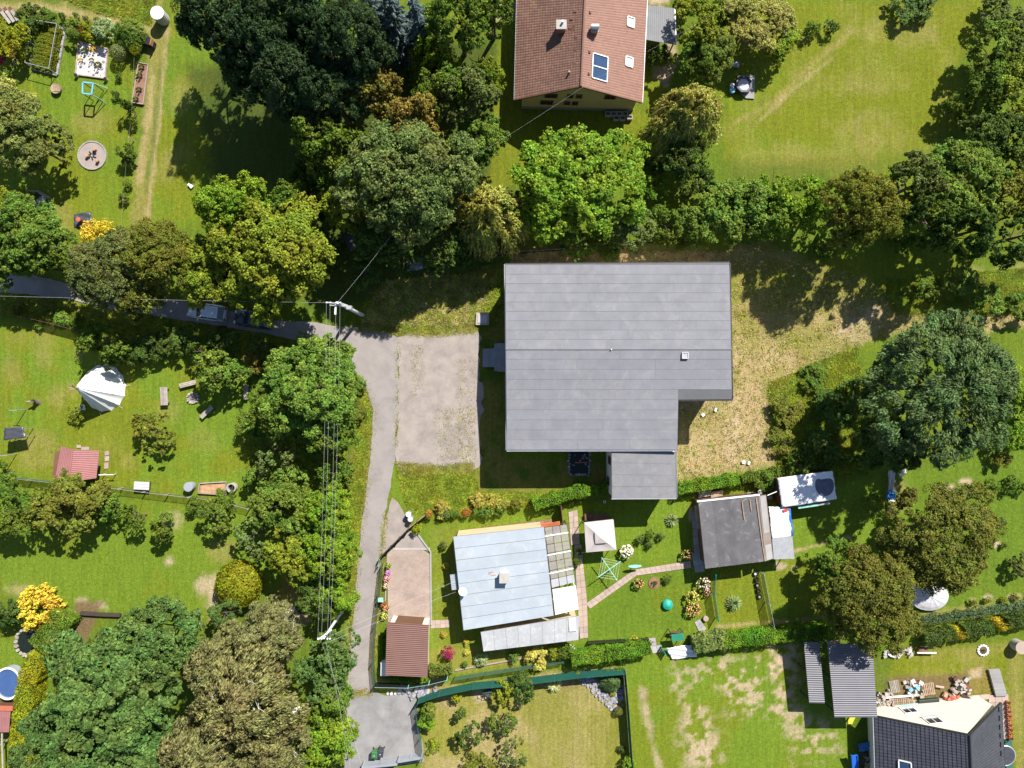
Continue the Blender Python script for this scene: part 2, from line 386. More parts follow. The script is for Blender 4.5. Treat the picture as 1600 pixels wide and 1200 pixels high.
# verge below the road, camp lawn
zone([(0, 455), (160, 482), (300, 505), (480, 535), (430, 560), (250, 545), (120, 515), (0, 490)], 'dry', 4, 6, .7)
zone([(0, 455), (160, 482), (300, 505), (480, 535), (430, 560), (250, 545), (120, 515), (0, 490)], 'lush', 4, 6, .7, patchy(N2, .5, .62))
zone([(0, 495), (120, 520), (260, 560), (400, 560), (400, 790), (0, 740)], 'bright', 8, 6, .75)
zone([(0, 495), (120, 520), (260, 560), (400, 560), (400, 790), (0, 740)], 'olive', 8, 6, .8, patchy(SPOT2, .47, .6))
for b in [(70, 540, 16, 30, .5), (20, 580, 14, 20, .5), (92, 625, 14, 14, .6), (110, 612, 10, 12, .5), (55, 690, 30, 16, .55), (85, 715, 16, 16, .5), (60, 720, 30, 14, .5), (265, 640, 20, 16, .4), (315, 690, 26, 14, .35), (124, 553, 7, 7, .9), (198, 716, 9, 4, .8), (26, 528, 20, 12, .35), (170, 700, 26, 20, .2)]:
    zone([(b[0] + b[2] * math.cos(a), b[1] + b[3] * math.sin(a)) for a in np.linspace(0, 6.2, 12)], 'dry', 9, 12, b[4])
zone([(0, 760), (300, 790), (420, 800), (480, 900), (330, 960), (150, 955), (0, 930)], 'bright', 8, 6, .7)
zone([(0, 760), (300, 790), (420, 800), (480, 900), (330, 960), (150, 955), (0, 930)], 'olive', 8, 6, .5, patchy(SPOT2, .5, .62))
for b in [(330, 915, 26, 16, 'bare', .75), (333, 945, 9, 24, 'bare', .75), (270, 812, 16, 14, 'bare', .4), (345, 860, 24, 18, 'dry', .6), (30, 922, 22, 7, 'straw', .6), (127, 938, 6, 3, 'bare', 1), (155, 946, 8, 3, 'bare', .9), (265, 877, 3, 3, 'bare', 1), (460, 930, 26, 40, 'rust', .8), (450, 960, 20, 30, 'dry', .7), (470, 960, 14, 16, 'bare', .5)]:
    zone([(b[0] + b[2] * math.cos(a), b[1] + b[3] * math.sin(a)) for a in np.linspace(0, 6.2, 12)], b[4], 6, 7, b[5])
zone([(400, 690), (540, 690), (545, 800), (545, 900), (470, 900), (400, 800)], 'olive', 8, 6, .7)
streak([(560, 560), (582, 640), (578, 720), (566, 800), (556, 900), (545, 1010)], 14, 'dry', 4, 6, .8)
zone([(540, 680), (580, 660), (575, 760), (540, 780)], 'rust', 6, 8, .7, patchy(N2, .4, .6))
zone([(380, 540), (560, 560), (575, 660), (540, 760), (400, 760)], 'lush', 12, 10, .5)
zone([(120, 940), (160, 940), (130, 1010), (90, 1010)], 'soil', 3, 4, .8)
# around the parking and the wood
zone([(545, 505), (600, 440), (700, 420), (790, 420), (790, 500), (740, 512), (640, 520)], 'dry', 6, 12, .75)
zone([(545, 505), (600, 440), (700, 420), (790, 420), (790, 500), (740, 512), (640, 520)], 'lush', 6, 12, .8, patchy(N2, .48, .6))
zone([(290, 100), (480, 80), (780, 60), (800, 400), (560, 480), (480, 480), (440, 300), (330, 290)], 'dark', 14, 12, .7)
zone([(742, 500), (790, 480), (790, 720), (950, 720), (950, 775), (742, 770)], 'rust', 4, 6, .6)
zone([(742, 500), (790, 480), (790, 720), (950, 720), (950, 775), (742, 770)], 'lush', 4, 6, .8, patchy(N2, .42, .6))
zone([(617, 725), (640, 745), (740, 735), (748, 770), (900, 770), (880, 790), (640, 800), (612, 770)], 'bright', 4, 5, .85)
zone([(690, 690), (745, 680), (745, 745), (650, 745)], 'straw', 6, 10, .7, patchy(N2, .5, .62))
# meadow behind the hall
MEAD = [(1060, 400), (1200, 385), (1290, 420), (1400, 450), (1480, 430), (1600, 420), (1600, 510), (1380, 520), (1240, 600), (1210, 720), (1160, 745), (1050, 755), (1050, 620), (1140, 610)]
zone(MEAD, 'dry', 8, 14, .9); zone(MEAD, 'straw', 8, 14, .9, patchy(SPOT, .36, .58))
zone([(1060, 620), (1180, 600), (1215, 640), (1205, 730), (1060, 745)], 'straw', 10, 12, .8)
zone([(1060, 620), (1180, 600), (1215, 640), (1205, 730), (1060, 745)], 'bare', 8, 12, .5, patchy(N2, .5, .65))
zone([(1310, 520), (1370, 470), (1385, 500), (1340, 545)], 'bare', 8, 12, .9)
zone(MEAD, 'olive', 8, 14, .4, patchy(SPOT2, .52, .66))
zone([(1190, 400), (1420, 400), (1420, 470), (1240, 470), (1190, 450)], 'olive', 12, 14, .7)
zone([(1370, 440), (1600, 420), (1600, 490), (1500, 500), (1400, 490)], 'bright', 10, 14, .7)
zone([(1200, 600), (1340, 540), (1360, 740), (1215, 735)], 'lush', 12, 14, .6)
zone([(1195, 610), (1250, 590), (1260, 700), (1200, 700)], 'olive', 12, 14, .7)
zone([(800, 380), (1060, 385), (1140, 395), (1140, 412), (800, 412)], 'dry', 4, 8, .7)
zone([(1060, 400), (1180, 390), (1190, 470), (1140, 560)], 'olive', 8, 12, .5, patchy(N2, .45, .6))
# orchard lawn upper right
OR = [(1130, 0), (1540, 0), (1500, 90), (1500, 180), (1460, 230), (1380, 245), (1130, 250), (1140, 120)]
zone(OR, 'olive', 8, 8, .9); zone(OR, 'bright', 8, 8, .45, patchy(SPOT2, .5, .65)); zone(OR, 'dry', 10, 12, .28, patchy(SPOT, .5, .68))
streak([(1150, 190), (1210, 160), (1270, 100), (1330, 50)], 8, 'dry', 4, 5, .8); streak([(1190, 185), (1240, 140), (1300, 90)], 4, 'straw', 3, 4, .6)
zone([(1150, 232), (1400, 228), (1430, 242), (1150, 246)], 'dry', 10, 14, .35)
zone([(1140, 246), (1380, 243), (1420, 262), (1300, 280), (1140, 285)], 'rust', 8, 14, .3)
zone([(1140, 262), (1300, 262), (1300, 300), (1140, 300)], 'lush', 6, 8, .4)
for b in [(1330, 50, 20, 12), (1365, 45, 12, 20), (1455, 45, 12, 24), (1460, 65, 8, 16), (1420, 60, 24, 20), (1370, 180, 26, 10), (1350, 135, 34, 8), (1320, 195, 24, 10), (1380, 220, 30, 10)]:
    zone([(b[0] + b[2] * math.cos(a), b[1] + b[3] * math.sin(a)) for a in np.linspace(0, 6.2, 12)], 'straw', 10, 20, .16)
zone([(780, 60), (805, 60), (805, 170), (1010, 170), (1010, 120), (1040, 120), (1040, 200), (960, 240), (760, 300)], 'olive', 6, 5, .8)
streak([(1030, 0), (1048, 60), (1050, 110), (1040, 125)], 16, 'bare', 4, 8, .7)
zone([(1015, -20), (1050, -20), (1045, 6), (1015, 6)], 'bare', 3, 2, .9); zone([(1022, 105), (1050, 105), (1046, 126), (1022, 122)], 'bare', 3, 3, .7)
zone([(775, 0), (806, 0), (806, 32), (775, 32)], 'bare', 3, 4, .6)
# house garden right of the lane
HG = [(640, 830), (900, 790), (1090, 780), (1090, 990), (880, 1010), (660, 1060), (675, 850)]
zone(HG, 'bright', 4, 4, .75); zone([(675, 830), (720, 820), (720, 1000), (675, 1050)], 'mown', 6, 6, .35)
zone([(920, 900), (1080, 880), (1080, 990), (920, 1000)], 'lush', 14, 8, .3); zone(HG, 'olive', 4, 4, .5, patchy(SPOT2, .5, .65))
zone([(660, 1015), (880, 1000), (900, 1030), (660, 1060)], 'mown', 4, 5, .7)
zone([(590, 1060), (660, 1055), (660, 1072), (590, 1075)], 'dry', 3, 5, .9)
zone([(1090, 800), (1600, 700), (1600, 960), (1300, 985), (1090, 985)], 'bright', 5, 5, .7)
zone([(1090, 880), (1300, 870), (1300, 985), (1090, 985)], 'olive', 5, 8, .7, patchy(SPOT2, .42, .6)); zone([(1090, 880), (1190, 880), (1200, 985), (1090, 985)], 'olive', 6, 6, .5)
streak([(1240, 862), (1275, 852), (1330, 838)], 5, 'straw', 2, 3, .9); streak([(1120, 980), (1170, 975), (1290, 966)], 4, 'straw', 2, 3, .7)
zone([(1385, 760), (1415, 745), (1420, 790), (1395, 810)], 'dry', 5, 8, .8)
zone([(1400, 700), (1600, 690), (1600, 930), (1440, 950)], 'lush', 20, 10, .35)
for b in [(1220, 885, 10, 7), (1241, 888, 4, 4), (1080, 805, 6, 12), (1558, 851, 6, 5), (1520, 937, 6, 4), (1543, 934, 8, 5), (1585, 932, 12, 5), (1483, 762, 8, 5), (1510, 752, 12, 5)]:
    zone([(b[0] + b[2] * math.cos(a), b[1] + b[3] * math.sin(a)) for a in np.linspace(0, 6.2, 10)], 'bare', 2, 3, .8)
streak([(1440, 962), (1500, 952), (1600, 936)], 7, 'dry', 3, 4, .8)
# lower lawns
LM = [(665, 1080), (700, 1072), (880, 1050), (975, 1040), (990, 1210), (660, 1210), (660, 1130)]
zone(LM, 'mown', 4, 4, .95); zone(LM, 'straw', 6, 6, .6, patchy(SPOT, .45, .62)); zone(LM, 'olive', 6, 6, .6, patchy(SPOT2, .52, .62))
zone([(830, 1080), (880, 1070), (940, 1090), (960, 1140), (950, 1200), (830, 1200)], 'dry', 10, 6, .5)
sd = poly_sd([(815, 1090), (935, 1060), (968, 1100), (972, 1210), (815, 1210)])
strp = (np.sin(PX * 2 * math.pi / 7.5) > 0).astype(float) * np.clip(-sd / 8, 0, 1); cover(strp, (.165, .175, .03), .35)
zone([(655, 1070), (690, 1070), (670, 1100), (655, 1090)], 'rust', 4, 5, .7); zone([(740, 1075), (765, 1068), (765, 1095), (742, 1100)], 'bare', 4, 5, .6)
zone([(868, 1052), (975, 1042), (975, 1060), (880, 1080)], 'soil', 3, 3, .4)
RM = [(978, 1030), (1100, 1020), (1250, 1005), (1340, 1110), (1340, 1210), (985, 1210)]
zone(RM, 'bright', 4, 4, .7); zone(RM, 'olive', 4, 4, .6, patchy(SPOT2, .46, .6))
FIN = fbm(X, Y, 0.75, 91, 3)
def clods(poly, lo=.47, op=.62):
    sd = poly_sd(poly) + (N2 - .5) * 26
    cover(np.clip(.5 - sd / 24, 0, 1) * np.clip((FIN - lo) / .11, 0, 1), 'bare', op)
streak([(1004, 1080), (1012, 1130), (1024, 1180), (1035, 1210)], 7, 'bare', 5, 7, .75)
clods([(1055, 1062), (1080, 1070), (1095, 1110), (1125, 1200), (1070, 1200), (1055, 1110)], .42)
clods([(1080, 1090), (1120, 1130), (1130, 1200), (1080, 1190)], .46)
clods([(1200, 1020), (1245, 1005), (1250, 1080), (1255, 1130), (1290, 1190), (1240, 1190), (1215, 1120)], .45); clods([(1205, 1020), (1238, 1015), (1240, 1060), (1210, 1060)], .40)
clods([(1110, 1040), (1220, 1020), (1230, 1120), (1140, 1120)], .53, .75); clods([(1250, 1110), (1310, 1130), (1310, 1180), (1260, 1170)], .48)
clods([(1050, 1035), (1200, 1020), (1190, 1075), (1060, 1075)], .55, .6)
FL = [(1365, 1030), (1600, 1000), (1600, 1210), (1580, 1210), (1570, 1090), (1480, 1080), (1365, 1100)]
zone(FL, 'olive', 5, 4, .85); zone(FL, 'dry', 5, 6, .6, patchy(SPOT, .45, .62)); zone([(1583, 1080), (1600, 1080), (1600, 1210), (1590, 1210)], 'dry', 6, 6, .7)
zone([(1510, 1048), (1550, 1042), (1556, 1085), (1512, 1085)], 'rust', 4, 6, .8); zone([(1515, 1048), (1535, 1044), (1535, 1058), (1518, 1060)], 'bare', 3, 4, .7)
zone([(1380, 1060), (1510, 1050), (1510, 1090), (1372, 1100)], 'soil', 4, 5, .7)
zone([(0, 1000), (45, 1010), (30, 1050), (0, 1045)], 'bright', 4, 4, .8)
zone([(1240, 1000), (1400, 1000), (1370, 1210), (1335, 1210), (1330, 1110), (1290, 1100)], 'lush', 5, 6, .6)
# rims of worn earth along the road
for pth in ([(0, 462), (160, 486), (400, 524), (510, 552)], [(622, 527), (622, 600), (618, 720)]):
    streak(pth, 3, 'dry', 3, 5, .7)
streak([(604, 800), (598, 870), (590, 960), (584, 1010), (580, 1060)], 6, 'dry', 3, 4, .8)
me = bpy.data.meshes.new('ground'); nx, ny = len(gx), len(gy); nv = nx * ny
Z = (fbm(X, Y, 2.2, 5, 3) - .5) * 0.05 - 0.03
co = np.stack([X, Y, Z], 1).astype(np.float32)
ii, jj = np.meshgrid(np.arange(nx - 1), np.arange(ny - 1)); q = (jj * nx + ii).ravel()
quads = np.stack([q, q + 1, q + nx + 1, q + nx], 1).astype(np.int32)
def np_mesh(me, co, quads):
    k = quads.shape[1]
    me.vertices.add(len(co)); me.vertices.foreach_set('co', co.astype(np.float32).ravel())
    me.loops.add(quads.size); me.loops.foreach_set('vertex_index', quads.astype(np.int32).ravel())
    me.polygons.add(len(quads)); me.polygons.foreach_set('loop_start', np.arange(0, quads.size, k, dtype=np.int32))
    me.update(calc_edges=True)
np_mesh(me, co, quads)
at = me.attributes.new('cover', 'FLOAT_COLOR', 'POINT')
at.data.foreach_set('color', np.concatenate([CC, np.ones((nv, 1))], 1).astype(np.float32).ravel())
me.shade_smooth()
m, n, l, b = nodes('turf')
a = n.new('ShaderNodeAttribute'); a.attribute_name = 'cover'; g = n.new('ShaderNodeNewGeometry'); pos = g.outputs['Position']
f1 = mrange(n, l, noise(n, l, 3.0, 6, 0.75, pos), .3, .7, .74, 1.26); f2 = mrange(n, l, noise(n, l, 11, 5, .8, pos), .28, .72, .62, 1.38)
mm = n.new('ShaderNodeMath'); mm.operation = 'MULTIPLY'; l.new(f1, mm.inputs[0]); l.new(f2, mm.inputs[1])
rgb = n.new('ShaderNodeCombineColor')
for i in range(3): l.new(mm.outputs[0], rgb.inputs[i])
c1 = mix(n, l, 'MULTIPLY', a.outputs['Color'], rgb.outputs[0])
yel = mrange(n, l, noise(n, l, 1.7, 6, .8, pos, .5), .52, .75, 0, .45)
c1 = mix(n, l, 'MIX', c1, mix(n, l, 'MULTIPLY', c1, (1.45, 1.12, 1.2)), yel)
mp = n.new('ShaderNodeMapping'); mp.inputs['Scale'].default_value = (2.6, .22, 1); mp.inputs['Rotation'].default_value = (0, 0, .35); l.new(pos, mp.inputs['Vector'])
stk = mrange(n, l, noise(n, l, 1.0, 4, .7, mp.outputs[0]), .3, .7, .84, 1.16); rg2 = n.new('ShaderNodeCombineColor')
for i in range(3): l.new(stk, rg2.inputs[i])
c1 = mix(n, l, 'MULTIPLY', c1, rg2.outputs[0])
vor = n.new('ShaderNodeTexVoronoi'); vor.inputs['Scale'].default_value = 1.6; l.new(pos, vor.inputs['Vector'])
cw = mrange(n, l, vor.outputs['Distance'], .06, .10, .55, 0); cm = mrange(n, l, noise(n, l, .16, 3, .6, pos), .56, .64, 0, 1)
mq = n.new('ShaderNodeMath'); mq.operation = 'MULTIPLY'; l.new(cw, mq.inputs[0]); l.new(cm, mq.inputs[1])
c1 = mix(n, l, 'MIX', c1, (.5, .5, .36), mq.outputs[0])
l.new(c1, b.inputs['Base Color']); b.inputs['Roughness'].default_value = .95; b.inputs['Specular IOR Level'].default_value = .15
bump(n, l, b, noise(n, l, 9, 6, .8, pos), .9, .12)
me.materials.append(m)
tag(link('ground', me), 'grassy ground sheet of lawns, meadow and worn earth', 'ground', kind='structure')

# ---------------------------------------------------------------- sheets: road, yards, drives
def wobble(poly, amp=1.2, step=9):
    out = []
    for i in range(len(poly)):
        a = poly[i]; b2 = poly[(i + 1) % len(poly)]; L = math.hypot(b2[0] - a[0], b2[1] - a[1]); k = max(1, int(L / step))
        for j in range(k):
            t = j / k; out.append((a[0] + (b2[0] - a[0]) * t + random.uniform(-amp, amp), a[1] + (b2[1] - a[1]) * t + random.uniform(-amp, amp)))
    return out
def sheet(name, poly, mat, z=0.03, amp=1.2, label=None, cat=None, thick=0.12):
    pts = [P(x, y) for x, y in (wobble(poly, amp) if amp else poly)]
    o = MB().prism([(p.x, p.y) for p in pts], z - thick, z).build(name, MAT[mat])
    return tag(o, label, cat, kind='structure')
ROAD = [(-60, 452), (0, 456), (60, 462), (110, 468), (160, 480), (260, 496), (400, 518), (460, 531), (510, 547), (547, 567), (573, 607), (583, 640), (582, 677), (577, 733), (568, 800), (560, 860), (555, 933), (547, 1013), (543, 1067), (542, 1088),
        (584, 1084), (580, 1053), (583, 1000), (587, 960), (595, 867), (602, 800), (608, 770), (617, 720), (618, 677), (622, 640), (622, 527), (604, 520), (560, 512), (530, 511), (480, 502), (400, 500), (330, 475), (160, 455), (60, 432), (0, 425), (-60, 418)]
sheet('road', ROAD, 'asphalt', .055, 1.0, 'narrow asphalt lane bending past the hall', 'road')
sheet('parking_yard', [(620, 529), (640, 522), (672, 523), (712, 513), (742, 516), (750, 526), (753, 640), (750, 722), (738, 738), (700, 736), (664, 742), (632, 739), (618, 725), (620, 660)], 'concrete_yard', .047, 4.2, 'worn concrete parking yard beside the hall', 'yard')
sheet('gravel_yard', [(541, 1084), (585, 1080), (600, 1086), (640, 1082), (652, 1094), (658, 1150), (662, 1190), (620, 1196), (560, 1215), (538, 1215), (541, 1130)], 'gravel_yard', .047, 1.8, 'grey gravel forecourt at the end of the lane', 'yard')
sheet('entry_apron', [(612, 778), (622, 785), (634, 806), (641, 824), (596, 868), (600, 820)], 'concrete_yard', .043, 1.2, 'worn concrete apron before the dark gate', 'driveway')
# worn tracks in the asphalt of the lane
for pth in ([(572, 800), (565, 880), (560, 950), (553, 1060)], [(592, 800), (585, 880), (577, 960), (570, 1060)]):
    pass
# ---------------------------------------------------------------- vegetation: leaf-card meshes built with numpy
def unit(v): return v / np.maximum(np.linalg.norm(v, axis=1, keepdims=True), 1e-9)
def rdir(r, n, zmin=-1.0):
    z = r.uniform(zmin, 1, n); a = r.uniform(0, 2 * np.pi, n); s = np.sqrt(1 - z * z)
    return np.stack([s * np.cos(a), s * np.sin(a), z], 1)
def leaves(name, c, nrm, L, W, r, tang=None, fold=0.18):
    n = len(c); nrm = unit(nrm)
    t = rdir(r, n) if tang is None else tang
    t = unit(t - (t * nrm).sum(1, keepdims=True) * nrm); bb = np.cross(nrm, t)
    L = np.broadcast_to(L, n)[:, None] * r.uniform(.7, 1.3, (n, 1)); W = np.broadcast_to(W, n)[:, None] * r.uniform(.75, 1.25, (n, 1))
    v = np.stack([c - t * L * .5, c + bb * W * .5 + nrm * W * fold, c + t * L * .5 - nrm * L * .12, c - bb * W * .5 + nrm * W * fold], 1).reshape(-1, 3)
    q = np.arange(4 * n, dtype=np.int32).reshape(-1, 4)
    me = bpy.data.meshes.new(name); np_mesh(me, v, q); return me
def crown_broad(seed, Rr, Hh, ncl, nsub, nlf, leaf, lobes=.22, flat=.75, zmin=-.25, inner=.5, nlobe=0, cs=1.0, asp=.72, droop=0.0):
    """big lobes on a dome, clumps on lobes, sub-clumps on clumps, leaves on sub-clumps; z=0 is the crown's mid height"""
    r = np.random.RandomState(seed)
    ax = np.array([Rr, Rr, Hh]); ph = r.uniform(0, 6.28, 5)
    if nlobe:
        k = np.arange(nlobe) + .5; z = 1 - k / nlobe * (1 - zmin); az = k * 2.39996 + r.uniform(-.35, .35, nlobe); sn = np.sqrt(np.maximum(0, 1 - z * z))
        ld = np.stack([sn * np.cos(az), sn * np.sin(az), z], 1)
        lob = 1 + lobes * (np.sin(2 * az + ph[0]) * .6 + np.sin(3 * az + ph[1]) * .7) + r.uniform(-.12, .1, nlobe)
        lc_ = ld * ax * (.60 * lob)[:, None]; lr = Rr * r.uniform(.27, .42, nlobe)
        li = r.randint(0, nlobe, ncl); d = unit(rdir(r, ncl, -.35) + ld[li] * .65)
        cc = lc_[li] + d * (lr[li] * r.uniform(.62, 1.05, ncl))[:, None] * np.array([1, 1, min(1, Hh / Rr * 1.1)])
        cr = Rr * (.07 + .12 * r.rand(ncl) ** 1.5) * cs
    else:
        d = rdir(r, ncl, zmin); az = np.arctan2(d[:, 1], d[:, 0])
        lob = 1 + lobes * (np.sin(2 * az + ph[0]) * .5 + np.sin(3 * az + ph[1]) * .6 + np.sin(5 * az + ph[2]) * .5)
        rad = inner + (1 - inner) * r.rand(ncl) ** .6
        cc = d * rad[:, None] * lob[:, None] * ax * .80
        cr = Rr * (.15 + .17 * r.rand(ncl)) * (1.2 - .3 * rad) * cs
    i = np.repeat(np.arange(ncl), nsub); d2 = unit(rdir(r, len(i), -.45) + d[i] * .55)
    sc = cc[i] + d2 * (cr[i] * r.uniform(.6, 1.05, len(i)))[:, None] * np.array([1, 1, flat])
    sr = cr[i] * r.uniform(.28, .5, len(i))
    j = np.repeat(np.arange(len(i)), nlf); d3 = unit(rdir(r, len(j), -.5) + d2[j] * .5)
    lc = sc[j] + d3 * (sr[j] * r.uniform(.4, 1.1, len(j)))[:, None]
    nn = d3 * .7 + d2[j] * .35 + np.array([0, 0, .5]) + r.normal(0, .62, (len(j), 3))
    tg = None
    if droop:
        o = lc.copy(); o[:, 2] = 0; tg = unit(o) + np.array([0, 0, -droop]) + r.normal(0, .35, lc.shape)
    return leaves('crown', lc, nn, leaf, leaf * asp, r, tg)
def crown_willow(seed, Rr, Hh, nb, nst, nlf, leaf):
    """drooping strands hung from arching branches"""
    r = np.random.RandomState(seed)
    az = r.uniform(0, 6.283, nb); k = r.rand(nb) ** .6
    top = np.stack([np.cos(az) * k * Rr * .8, np.sin(az) * k * Rr * .8, Hh * (1 - .75 * k ** 2) * r.uniform(.8, 1.05, nb)], 1)
    i = np.repeat(np.arange(nb), nst); a2 = az[i] + r.normal(0, .8, len(i))
    out = np.stack([np.cos(a2), np.sin(a2), np.zeros(len(i))], 1)
    s0 = top[i] + r.normal(0, .045 * Rr, (len(i), 3)); ln = r.uniform(.16, .40, len(i)) * Rr
    j = np.repeat(np.arange(len(i)), nlf); t = np.tile(np.linspace(0, 1, nlf), len(i)) + r.uniform(-.05, .05, len(i) * nlf)
    c = s0[j] + out[j] * (ln[j] * t * .75)[:, None]; c[:, 2] -= ln[j] * (t ** 2) * .95
    tg = out[j] * .8 + np.array([0, 0, -1]) * (.3 + t * 1.2)[:, None] + r.normal(0, .25, (len(j), 3))
    nn = out[j] * .5 + np.array([0, 0, .9]) + r.normal(0, .4, (len(j), 3))
    return leaves('crown', c + r.normal(0, .05, c.shape), nn, leaf, leaf * .40, r, tg, .1)
def crown_conifer(seed, Rr, Hh, whorls, nbr, nlf, leaf):
    """whorls of drooping branches on a cone; z from -Hh/2 to Hh/2"""
    r = np.random.RandomState(seed); C = []; T = []; NN = []
    for w in range(whorls):
        f = w / (whorls - 1); z = -Hh / 2 + f * Hh * .97; rr = Rr * (1 - f) ** .85 * r.uniform(.85, 1.1) + .12
        nb = max(5, int(nbr * (1 - .55 * f)))
        for b_ in range(nb):
            a = r.uniform(0, 6.283); L = rr * r.uniform(.75, 1.12); n = max(6, int(nlf * (.25 + L / Rr)))
            t = r.rand(n) ** .7; o = np.array([math.cos(a), math.sin(a), 0]); sd = np.array([-math.sin(a), math.cos(a), 0])
            sp = (1 - t) * L * .26 + .06
            s_ = r.uniform(-1, 1, n)
            c = o * (t * L)[:, None] + sd * (s_ * sp)[:, None]; c[:, 2] += z - (t ** 1.4) * L * .35 + t ** 3 * L * .12 - abs(s_) * sp * .35
            C.append(c); T.append(o * .8 + sd * (s_ * .8)[:, None] + r.normal(0, .15, (n, 3))); NN.append(np.array([0, 0, 1]) + sd * (s_ * .5)[:, None] + r.normal(0, .35, (n, 3)))
    c = np.concatenate(C)
    return leaves('crown', c, np.concatenate(NN), leaf, leaf * .42, r, np.concatenate(T), .15)
def crown_plumes(seed, Rr, Hh, npl, nlf, leaf, lean=(.8, .35)):
    """golden cypress: long plumes all combed one way"""
    r = np.random.RandomState(seed)
    d = rdir(r, npl, 0.0); base = d * np.array([Rr, Rr, Hh]) * r.uniform(.55, 1, (npl, 1))
    ax = unit(np.array([[lean[0], lean[1], .25]]) + d * .35 + r.normal(0, .12, (npl, 3)))
    j = np.repeat(np.arange(npl), nlf); t = np.tile(np.linspace(-.5, .5, nlf), npl); L = Rr * .55
    rad = .10 * Rr * (1 - (2 * abs(t)) ** 2 * .75); dd = rdir(r, len(j))
    c = base[j] + ax[j] * (t * L)[:, None] + dd * rad[:, None]
    return leaves('crown', c, dd + np.array([0, 0, .5]), leaf, leaf * .45, r, ax[j] + dd * .4, .1)
def crown_ball(seed, n, leaf, sq=1.0, rough=.05):
    """clipped dense ball, unit radius, sits on z=0 when scaled; centre z=0"""
    r = np.random.RandomState(seed); d = rdir(r, n, -.8); k = 1 - rough * 2 * r.rand(n) + rough * np.sin(d[:, 0] * 9 + 1) * np.sin(d[:, 1] * 8) * np.sin(d[:, 2] * 7)
    return leaves('foliage', d * k[:, None] * np.array([1, 1, sq]), d + r.normal(0, .35, (n, 3)), leaf, leaf * .75, r)
def crown_spiky(seed, n, leaf_l=.9, leaf_w=.06, droop=.5):
    """ornamental grass / yucca: blades radiating from the base; unit radius"""
    r = np.random.RandomState(seed); a = r.uniform(0, 6.283, n); el = r.uniform(.25, 1.45, n)
    o = np.stack([np.cos(a) * np.cos(el), np.sin(a) * np.cos(el), np.sin(el)], 1); sd = np.stack([-np.sin(a), np.cos(a), 0 * a], 1)
    L = r.uniform(.6, 1.0, n) * leaf_l; w = r.uniform(.6, 1.3, n) * leaf_w
    dn = np.array([0, 0, -1.0])
    def pt(t): return o * (L * t)[:, None] + dn * (L * droop * t ** 2.2)[:, None] + np.array([0, 0, .05])
    v = np.stack([pt(0.02) - sd * w[:, None] * .5, pt(0.02) + sd * w[:, None] * .5, pt(.55) + sd * w[:, None] * .5, pt(.55) - sd * w[:, None] * .5, pt(.9) + sd * w[:, None] * .22, pt(.9) - sd * w[:, None] * .22], 1).reshape(-1, 3)
    k = np.arange(n)[:, None] * 6
    q = np.concatenate([k + np.array([[0, 1, 2, 3]]), k + np.array([[3, 2, 4, 5]])])
    me = bpy.data.meshes.new('foliage'); np_mesh(me, v, q); return me
def hedge_mesh(seed, path, w, h, leaf, dens=90):
    """box hedge following a path of local points, dense leaves on top and sides, bumpy"""
    r = np.random.RandomState(seed); pth = [np.array(p[:2], float) for p in path]; C = []; NN = []
    for a, b_ in zip(pth[:-1], pth[1:]):
        e = b_ - a; L = np.linalg.norm(e); e /= L; s_ = np.array([-e[1], e[0]])
        n = int(L * (w + 2 * h) * dens); t = r.uniform(-.1, L + .1, n); u = r.uniform(-(w / 2 + h), w / 2 + h, n)
        lump = .10 * np.sin(t * 2.3 + seed) + .07 * np.sin(t * 5.1 + 2) + r.uniform(-.12, .05, n)
        top = abs(u) < w / 2; sg = np.sign(u)
        ww = np.where(top, u, sg * (w / 2 + lump)); hz = np.where(top, h + lump * .8, h - (abs(u) - w / 2))
        edge = np.clip((abs(ww) / (w / 2) - .7) / .3, 0, 1); hz = hz - np.where(top, edge ** 2 * .12, 0)
        C.append(np.stack([a[0] + e[0] * t + s_[0] * ww, a[1] + e[1] * t + s_[1] * ww, np.maximum(hz, .03)], 1))
        nn = np.where(top[:, None], np.array([0, 0, 1.0]), np.stack([s_[0] * sg, s_[1] * sg, 0.35 + 0 * sg], 1)); NN.append(nn + r.normal(0, .45, (n, 3)))
    for p_, e_ in ((pth[0], pth[0] - pth[1]), (pth[-1], pth[-1] - pth[-2])):
        e_ = e_ / np.linalg.norm(e_); s_ = np.array([-e_[1], e_[0]]); n = int(w * h * dens); u = r.uniform(-w / 2, w / 2, n)
        C.append(np.stack([p_[0] + s_[0] * u + e_[0] * .1, p_[1] + s_[1] * u + e_[1] * .1, r.uniform(.03, h, n)], 1)); NN.append(np.array([e_[0], e_[1], .3]) + r.normal(0, .4, (n, 3)))
    return leaves('foliage', np.concatenate(C), np.concatenate(NN), leaf, leaf * .6, r)
def blossoms_mesh(seed, n, s, Rr=1.0, zs=.8):
    """flower heads: small faceted balls on a dome of unit radius"""
    r = np.random.RandomState(seed); d = rdir(r, n, .05); mb = MB()
    for k in range(n):
        c = d[k] * r.uniform(.85, 1.05) * np.array([Rr, Rr, zs]); q = s * r.uniform(.7, 1.2)
        mb.lathe((c[0], c[1], c[2] - q * .6), [(q * .35, 0), (q * .95, q * .35), (q * .9, q * .8), (q * .4, q * 1.2)], 6)
    return mb
PROTO = {}
def proto(key, fn):
    if key not in PROTO:
        me = fn(); me.materials.append(MAT['needle' if key[0] in ('conifer', 'plumes') else 'leaf']); PROTO[key] = me
    return PROTO[key]
